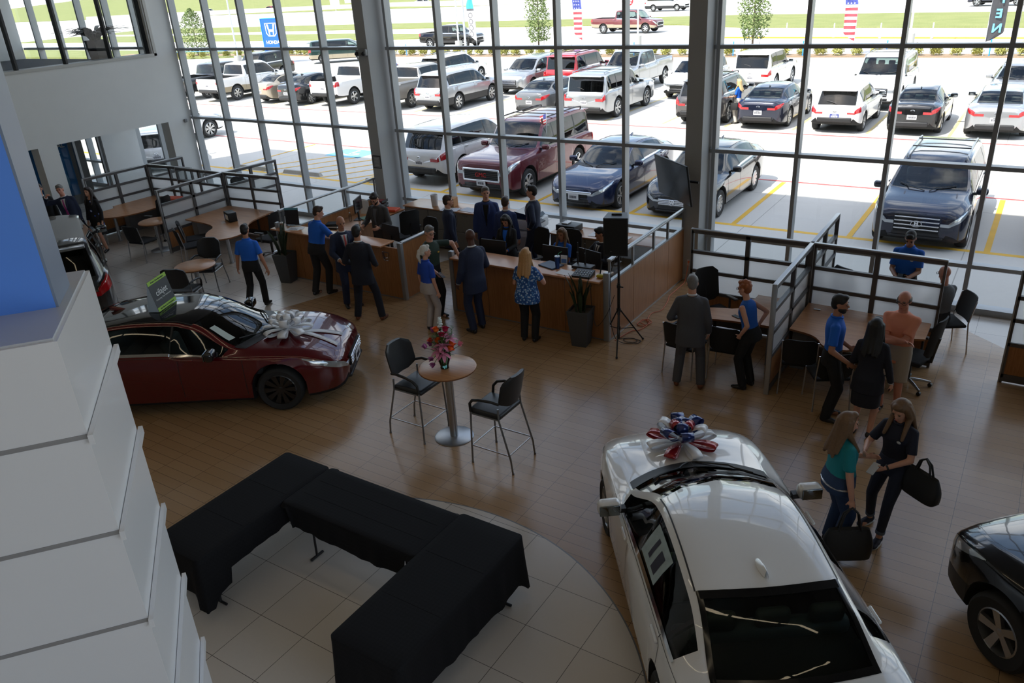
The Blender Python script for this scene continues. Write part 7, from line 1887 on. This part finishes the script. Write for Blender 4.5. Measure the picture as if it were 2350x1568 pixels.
person('blond person in a blue top and white trousers between two parked cars', -10.08, 31.3, 176, 1.66, 'tee', CL_ROYAL, 'pants', CL_WPANT, hair='long', hm='lblond', sex='f', skin='fair', z0=-.15, rh=(.1,.3,1.05), lh=(-.1,.3,1.05), vox=.016)
# carried things
def phone_at(label, p, q, rz, mm=BLACKPL):
    m = MB(); m.rbox((0,0,0), (.075,.145,.010), .004, rx=-.5); o = m.build('mobile_phone', mm, None, None, p, rz); tag(o, label, 'phone')
def world(px, py, deg, v): a = R(deg-90); return (px+v.x*cos(a)-v.y*sin(a), py+v.x*sin(a)+v.y*cos(a), v.z)
def wrist_front(d, i, off): sgn, sh, el, wr = d['arms'][i]; return wr+(wr-el).normalized()*off
phone_at('white phone in the hand of the woman in the navy tee', world(-.66, 7.86, -112, wrist_front(nw, 1, .09)+Vector((.02,.03,.03))), 0, R(-112-90), WHITEP)
phone_at('dark phone held by the young man beyond the partition', world(-1.42, 13.32, -92, wrist_front(ym, 0, .08)+Vector((-.05,.02,.03))), 0, R(-92-90))
phone_at('dark phone in the hand of the man in the green tee', world(-8.83, 10.50, -8, wrist_front(gt, 0, .09)+Vector((0,.02,.02))), 0, R(-8-90))
BAGM = mat('black_leather_bag', (.012,.012,.012), .5)
def bag(name, label, loc, rz, w_, d_, h_, strap):
    t = thing(name, label, 'bag', loc, rz); rows = []
    for i in range(7):
        v = i/6; ww = w_/2*(.92+.10*sin(PI*v)-.12*v*v); dd = d_/2*(1-.72*v**1.5); row = []
        for q in range(24):
            a = 2*PI*q/24; cs, sn = cos(a), sin(a); row.append((math.copysign(abs(cs)**.5, cs)*ww, math.copysign(abs(sn)**.5, sn)*dd, h_*v))
        rows.append(row)
    rows = [[(0,0,0)]*24]+rows+[[(x*.9, 0, z-.02) for x, y, z in rows[-1]]]
    m = MB(); m.grid(rows, closed=True); m.build('bag_body', BAGM, t, 60)
    for s_ in (1, -1):
        m = MB(); m.tube([(-w_*.22, s_*d_*.13, h_*.95), (-w_*.14, s_*d_*.08, h_+strap*.7), (0, s_*d_*.02, h_+strap), (w_*.14, s_*d_*.08, h_+strap*.7), (w_*.22, s_*d_*.13, h_*.95)], .011, 7); m.build('handle', BAGM, t, 60)
    return t
hp = world(-1.10, 7.36, 38, wrist_front(tw, 0, .085)); bag('tote_bag', 'large black tote bag hanging from the hand of the woman in teal', (hp[0], hp[1], hp[2]-.26-.33), R(30), .50, .20, .33, .26)
sp_ = world(-.66, 7.86, -112, nw['arms'][1][2]); bag('handbag', 'black handbag on the forearm of the woman in the navy tee', (sp_[0]+.14, sp_[1]-.02, sp_[2]-.36), R(-35), .42, .17, .28, .16)
hb = world(-10.08, 31.3, 176, Vector((-.26,.05,.55))); bag('handbag', 'brown shoulder bag of the woman between the parked cars', (hb[0], hb[1], hb[2]-.15), 0, .32, .14, .26, .3)
# ================================================================== planting outside
def leafmat(name, a, b):
    m = mat(name, a, .7); nt = m.node_tree; bs = nt.nodes['Principled BSDF']; g = nt.nodes.new('ShaderNodeNewGeometry'); wn = nt.nodes.new('ShaderNodeTexNoise'); wn.inputs['Scale'].default_value = 6
    mx = nt.nodes.new('ShaderNodeMix'); mx.data_type = 'RGBA'; mx.inputs[6].default_value = (*a,1); mx.inputs[7].default_value = (*b,1); nt.links.new(g.outputs['Position'], wn.inputs['Vector']); nt.links.new(wn.outputs['Fac'], mx.inputs[0]); nt.links.new(mx.outputs[2], bs.inputs['Base Color'])
    return m
LF_SHR = leafmat('shrub_leaf', srgb(104,118,50), srgb(206,196,112)); LF_TREE = leafmat('young_tree_leaf', srgb(74,98,46), srgb(132,148,84)); LF_FAR = leafmat('far_tree_leaf', srgb(48,72,40), srgb(84,108,58)); BARK = mat('bark', srgb(104,90,76), .9)
def leafball(rg_, n_, rx, rz, cz, s, shell=.55):
    m = MB()
    for q in range(n_):
        a, b = rg_.uniform(0, 6.283), math.asin(rg_.uniform(-.8, 1)); r_ = rg_.uniform(shell, 1)*(1+.18*sin(3*a+b*2))
        c = Vector((rx*r_*cos(b)*cos(a), rx*r_*cos(b)*sin(a), cz+rz*r_*sin(b))); d = Vector((rg_.uniform(-1,1), rg_.uniform(-1,1), rg_.uniform(-.3,1))).normalized(); e = d.orthogonal().normalized()*s*rg_.uniform(.35,.6); d = d*s*rg_.uniform(.7,1.3)
        m.add([c-d*.5, c+e*.5, c+d*.5, c-e*.5], [(0,1,2,3)])
    return m
rg_ = random.Random(11)
shr = [leafball(rg_, 900, .42, .36, .34, .13, .3).build('shrub', LF_SHR) for _ in range(3)]
LS = 'small round yellow-green shrub in the long border by the road'
shx = []
x = -62.5; i = 0
while x < 6: shx.append((x, 53.95+rg_.uniform(-.12,.12))); x += rg_.uniform(1.02, 1.2)
for q in range(7): shx.append((-71+q*1.2, 50.6+q*.42))
for i, (x, y) in enumerate(shx):
    o = shr[i] if i < 3 else shr[i % 3].copy()
    if i >= 3: COL.objects.link(o)
    s_ = rg_.uniform(.8, 1.0); o.location = (x, y, LZ+.06); o.scale = (s_, s_, s_*rg_.uniform(.85,1.1)); o.rotation_euler = (0, 0, rg_.uniform(0, 6.28)); tag(o, LS, 'shrub', 'shrubs in the border')
def tree(label, loc, h_, cw, c0, seed, lf, n_=2600, s=.20, group=None):
    t = thing('tree', label, 'tree', loc, 0, group); r_ = random.Random(seed); m = MB()
    m.tube([(0,0,-.1),(.03,.02,h_*.35),(0,.05,h_*.9)], .06, 7, rad=[.07*h_/5,.05*h_/5,.012*h_/5])
    for q in range(7):
        a = r_.uniform(0, 6.28); z_ = c0+(h_-c0)*(.08+q*.11); m.tube([(0,.02,z_),(cw*.28*cos(a), cw*.28*sin(a), z_+.35*h_/5)], .015*h_/5, 5)
    m.build('trunk', BARK, t, 60)
    m = MB(); 
    for q in range(n_):
        v = r_.random(); rad = cw/2*(math.sin(PI*min(1, .12+.88*v)**.75))**.7; a = r_.uniform(0, 6.28); rr = rad*math.sqrt(r_.uniform(.08,1))*(1+.22*sin(3*a+5*v)); c = Vector((rr*cos(a), rr*sin(a), c0+(h_-c0)*v)); d = Vector((r_.uniform(-1,1), r_.uniform(-1,1), r_.uniform(-.5,.8))).normalized(); e = d.orthogonal().normalized()*s*r_.uniform(.3,.55); d = d*s*r_.uniform(.7,1.3)
        m.add([c-d*.5, c+e*.5, c+d*.5, c-e*.5], [(0,1,2,3)])
    m.build('foliage', lf, t)
    return t
tree('young staked tree between the road and the black pickup, centre bay', (-33.7, 55.6, LZ), 5.6, 1.9, .9, 1, LF_TREE)
tree('young staked tree in the border, seen right of the second column', (-17.3, 55.9, LZ), 5.6, 2.0, .9, 2, LF_TREE)
tree('bushy young tree in the border at the far left of the glass', (-72.0, 53.5, LZ), 4.4, 3.2, .3, 3, LF_TREE)
for tx_, ty_, lb in ((-33.7, 55.6, 'centre'), (-17.3, 55.9, 'right-hand')):
    for sgn in (1, -1):
        m = MB(); m.tube([(0,0,-.05),(0,0,1.15),(-sgn*.45,0,1.2)], .014, 6); simple('tree_stake', 'dark stake %s the %s young tree' % (('right of','left of')[sgn < 0], lb), 'stake', m, BLACKPL, (tx_+sgn*.5, ty_, LZ))
fp = tree('dark tree in the distant tree line', (-300, 262, 5.5), 17, 15, 0, 21, LF_FAR, 700, 2.2, 'trees of the distant tree line')
k_ = 0
for x, y in ((-420,285),(-398,272),(-370,280),(-345,262),(-322,275),(-278,255),(-262,240),(-240,232),(-225,250),(-205,222),(-190,236),(-176,215),(-160,228),(-148,212),(-132,224),(-118,214),(-104,226),(-90,216),(-75,228),(-60,214)):
    k_ += 1; dup(fp, (x, y, max(0, (y-150)*.05)), k_*1.3)
# ================================================================== signs, poles, flags
POLEW = mat('pale_grey_pole', (.62,.64,.66), .45, .2); SBLUE = mat('sign_blue', srgb(24,96,214), .4); SBLUE2 = mat('sign_blue_side', srgb(40,150,250), .4)
hs = thing('pylon_sign', 'blue box sign with a white H emblem on a post beyond the parked pickups', 'sign', (-55.0, 48.5, LZ), R(8)); hs.scale = (.84,.84,.84)
m = MB(); m.bx(-1.15,1.15,-.22,.22,1.55,4.15); m.build('sign_box', SBLUE, hs); m = MB(); m.bx(-1.2,-1.15,-.25,.25,1.5,4.2); m.bx(1.15,1.2,-.25,.25,1.5,4.2); m.bx(-1.2,1.2,-.25,.25,4.15,4.2); m.bx(-1.2,1.2,-.25,.25,1.5,1.55); m.build('rim', SBLUE2, hs)
m = MB(); m.cyl((.35,0,0), .09, 1.6, 12); m.build('post', POLEW, hs)
m = MB(); s_ = .62; zc = 3.15
fr_ = [(-1,1),(1,1),(.92,-.55),(.55,-1),(-.55,-1),(-.92,-.55)]; fi_ = [(-.86,.88),(.86,.88),(.78,-.5),(.46,-.86),(-.46,-.86),(-.78,-.5)]
for a_ in range(6):
    b_ = (a_+1) % 6; P4 = [fr_[a_], fr_[b_], fi_[b_], fi_[a_]]; m.add([(p[0]*s_*1.15, -.232, zc+p[1]*s_) for p in P4], [(0,3,2,1)])
for sg in (1, -1):
    m.add([(sg*q[0]*s_*1.15, -.232, zc+q[1]*s_) for q in ((.72,.80),(.40,.80),(.22,-.78),(.42,-.78),(.5,-.1))], [(0,1,2,3,4) if sg > 0 else (4,3,2,1,0)])
m.add([(q[0]*s_*1.15, -.231, zc+q[1]*s_) for q in ((-.36,.05),(.36,.05),(.30,-.32),(-.30,-.32))], [(0,3,2,1)]); m.build('emblem', WHITEP, hs)
text_mesh('HONDA', .44, WHITEP, 'lettering', hs, frame((0,-.235,1.98), (1,0,0), (0,0,1)), bold=.012)
def pole(label, x, y, h_=9, base=True, r_=.075):
    t = thing('light_pole', label, 'pole', (x, y, LZ)); m = MB(); m.lathe([(r_,0),(r_*.7,h_)], n=12); m.build('shaft', POLEW, t, 60)
    if base: m = MB(); m.cyl((0,0,0), .3, .75, 16); m.build('concrete_base', CST, t, 60)
    m = MB(); m.rbox((0,-.5,h_), (.35,.9,.14), .05); m.build('lamp_head', POLEW, t, 50)
    return t
pole('slim lamp post behind the white pickup, left bay', -58.0, 46.9); pole('slim lamp post right of the blue sign', -62.2, 60.8); pole('lamp post on a round concrete foot in front of the black pickup', -43.3, 58.3); pole('lamp post rising behind the pale silver SUV', -32.0, 43.8, base=False); pole('lamp post right of the no entry sign', -27.9, 61.0); pole('lamp post left of the OPEN flag', -8.36, 60.1)
dn = thing('road_sign', 'red round no entry sign on a thin post by the maroon pickup', 'sign', (-32.3, 68.7, LZ)); m = MB(); m.cyl((0,.03,0), .03, 3.4, 8); m.build('post', POLEW, dn); m = MB(); m.bx(-.44,.44,-.01,.01,2.5,3.4); m.build('plate', WHITEP, dn)
REDS = mat('sign_red', srgb(206,34,44), .5); m = MB(); m.lathe([(.001,0),(.42,0)], (0,-.013,2.95), 28, 0, 'Y', False); m.build('disc', REDS, dn); m = MB(); m.bx(-.3,.3,-.018,-.014,2.90,3.0); m.build('bar', WHITEP, dn)
text_mesh('DO NOT', .17, WHITEP, 'lettering', dn, frame((0,-.018,3.13), (1,0,0), (0,0,1)), bold=.006); text_mesh('ENTER', .17, WHITEP, 'lettering', dn, frame((0,-.018,2.77), (1,0,0), (0,0,1)), bold=.006)
def feather(label, x, y, kind, flip=1, h_=4.6, w_=.72, rz=0):
    t = thing('feather_flag', label, 'flag', (x, y, LZ), rz, 'feather flags along the road'); m = MB()
    cx = lambda v: flip*(-.10-.55*max(0, v-.55)**1.6*1.8); pts = [(cx(q/12)+flip*.1, 0, h_*q/12) for q in range(13)]; m.tube(pts, .02, 6); m.build('pole', POLEW, t, 60)
    US = {'us': [mat('flag_navy', srgb(76,86,160), .8), mat('flag_red', srgb(214,74,84), .8), mat('flag_white', (.78,.76,.76), .8)], 'open': [mat('flag_black', (.05,.05,.055), .7), mat('flag_cyan', srgb(90,190,220), .7), mat('flag_cyan', srgb(90,190,220), .7)], 'promo': [mat('flag_sky', srgb(70,170,220), .7), mat('flag_grey', (.12,.12,.13), .7), mat('flag_white', (.78,.76,.76), .8)]}[kind]
    m = MB(); N_ = 44; rows = []; mats_ = []
    for q in range(N_+1):
        v = .17+.83*q/N_; x0 = cx(v)+flip*.1; ww = w_*(min(1, (v-.17)/.10)**.7)*(1 if v < .75 else max(.12, 1-((v-.75)/.25)**2)); rows.append([(x0-flip*ww*j/5, .05*sin(v*9+j), h_*v) for j in range(6)])
    for q in range(N_):
        v = .17+.83*(q+.5)/N_
        for j in range(5):
            if kind == 'us': mi = 0 if v > .62 else (1 if (q//2) % 2 == 0 else 2)
            elif kind == 'open': mi = 1 if v > .86 else 0
            else: mi = 0 if v > .74 else (2 if v < .70 else 1)
            m.quad(rows[q][j], rows[q][j+1], rows[q+1][j+1], rows[q+1][j], mi)
    b = m.build('banner', US, t, None)
    if kind == 'us':
        rr = random.Random(5); m = MB()
        for q in range(16):
            v = .64+.3*(q//3)/6; x0 = cx(v)-flip*w_*(.12+.26*(q % 3)); 
            st_ = [(x0+(.062 if i_ % 2 == 0 else .026)*sin(i_*PI/5), -.075, h_*v+(.062 if i_ % 2 == 0 else .026)*cos(i_*PI/5)) for i_ in range(10)]
            if abs(st_[0][0]-cx(v)) < w_*.8: m.add(st_, [tuple(range(10))])
        m.build('star_print', US[2], b)
    if kind == 'open':
        for q, ch in enumerate('OPEN'):
            v = .78-.155*q; text_mesh(ch, .62, mat('flag_letter_blue', srgb(110,190,240), .6), 'lettering', b, frame((cx(v)-flip*w_*.42, -.085, h_*v), (1,0,0), (0,0,1)), bold=.02, mirror=True)
    if kind == 'promo':
        for q, ch in enumerate('SALE'): text_mesh(ch, .40, US[1], 'lettering', b, frame((cx(.6)-flip*w_*.42, -.085, h_*(.63-.11*q)), (1,0,0), (0,0,1))) if False else None
        m = MB()
        for q in range(4):
            v = .62-.11*q; m.lathe([(.16,0),(.22,.001)], (cx(v)-flip*w_*.4, -.085, h_*v), 16, 0, 'Y', False)
        m.build('printed_rings', US[1], b)
    return t
feather('blue and white feather flag behind the black pickup on the road', -41.4, 58.3, 'promo', 1, 4.4); feather('stars and stripes feather flag in the centre bay', -30.7, 57.1, 'us', 1, 4.8); feather('stars and stripes feather flag left of the lamp post, right bay', -10.75, 55.1, 'us', 1, 4.6); feather('black feather flag whose OPEN lettering reads mirrored from inside', -3.6, 53.6, 'open', -1, 4.8, .8)
for q, (x, y) in enumerate(((-21.99,68.23),(-18.2,67.3),(-14.43,66.2),(-11.1,65.6),(-7.65,65.0))):
    m = MB(); m.lathe([(.10,0),(.10,.03),(.045,.04),(.045,1.0),(.001,1.02)], n=12); simple('marker_post', '%s white marker post on the kerb island, counting from the second column' % ('first','second','third','fourth','fifth')[q], 'post', m, WHITEP, (x, y, LZ), 0, 'white marker posts', 60)
for q, x in enumerate((-45.2,-36.4,-31.0,-24.8,-17.8,-13.4,-8.6,-3.3)):
    m = MB(); m.cyl((0,0,0), .035, .95, 8); simple('border_post', 'blue post among the shrubs of the border', 'post', m, SBLUE2, (x, 53.6, LZ), 0, 'blue posts in the border')
m = MB(); m.tube([(-72,49.3,.62),(-66,51.2,.55),(-61,53.2,.62),(-54,53.3,.52),(-46,53.3,.6)], .03, 6); simple('border_rope', 'blue rope fence along the left end of the shrub border', 'fence', m, SBLUE2, (0,0,0)); 
def board(label, x, y, z0_, z1_, w_, txt=None, legs=2, mm=WHITEP):
    t = thing('sign_board', label, 'sign', (x, y, LZ)); m = MB(); m.bx(-w_/2,w_/2,-.03,.03,z0_,z1_); m.build('panel', mm, t)
    for sx in ((-w_*.4, w_*.4) if legs == 2 else (0,)): m = MB(); m.cyl((sx,.06,0), .05, z0_+.2, 8); m.build('post', POLEW, t)
    if txt: text_mesh(txt, (z1_-z0_)*.4, TXTK, 'lettering', t, frame((0,-.04,(z0_+z1_)/2), (1,0,0), (0,0,1)))
    else:
        m = MB()
        for q in range(5): m.bx(-w_*.42,w_*.42,-.036,-.03,z0_+(z1_-z0_)*(q+.5)/5.5,z0_+(z1_-z0_)*(q+.75)/5.5)
        m.build('printed_rows', mat('pale_grey_print', (.4,.42,.42), .7), t)
    return t
board('tall white grid board on a post across the road, left of the first column', -98, 100, 2.6, 4.9, 2.0, None, 1); board('small white board on the grass bank at the upper left', -152, 160, .6, 2.4, 2.6); board('white FOR SALE board on the bank above the champagne pickup', -106, 162, 1.0, 4.2, 4.6, 'FOR SALE')
# little flag on the maroon SUV
cf = thing('car_flag', 'small stars and stripes flag clipped to the maroon SUV window', 'flag', (-12.2, 20.35, 1.35)); m = MB(); m.tube([(0,0,0),(.03,0,.62)], .008, 6); m.build('stick', WHITEP, cf)
for q in range(7):
    m = MB(); m.quad((.01+q*.0,0,.30+q*.042),(-.22,.04,.20+q*.042),(-.22,.04,.242+q*.042),(.012,0,.342+q*.042)); m.build('stripe', (MATS['flag_red'], MATS['flag_white'])[q % 2], cf)
m = MB(); m.quad((.012,-.004,.46),(-.09,.012,.42),(-.09,.012,.55),(.014,-.004,.595)); m.build('canton', MATS['flag_navy'], cf)
# banner in the left office
bn = thing('banner', 'blue APPROVAL EVENT banner behind the left office glass', 'banner', (-23.62, 11.93, 0), 0); m = MB(); m.bx(-.01,.01,-.55,.55,.5,2.6); m.build('sheet', mat('banner_blue', srgb(28,120,190), .6), bn)
for q, s_ in enumerate(('APPROVAL', 'EVENT')): text_mesh(s_, .19, WHITEP, 'lettering', bn, frame((.013, 0, 1.95-.27*q), (0,1,0), (0,0,1)), bold=.004)
m = MB(); m.lathe([(.26,0),(.34,.002)], (.013,0,.95), 24, 0, 'X', False); m.build('printed_ring', mat('banner_pale', srgb(120,180,220), .6), bn)
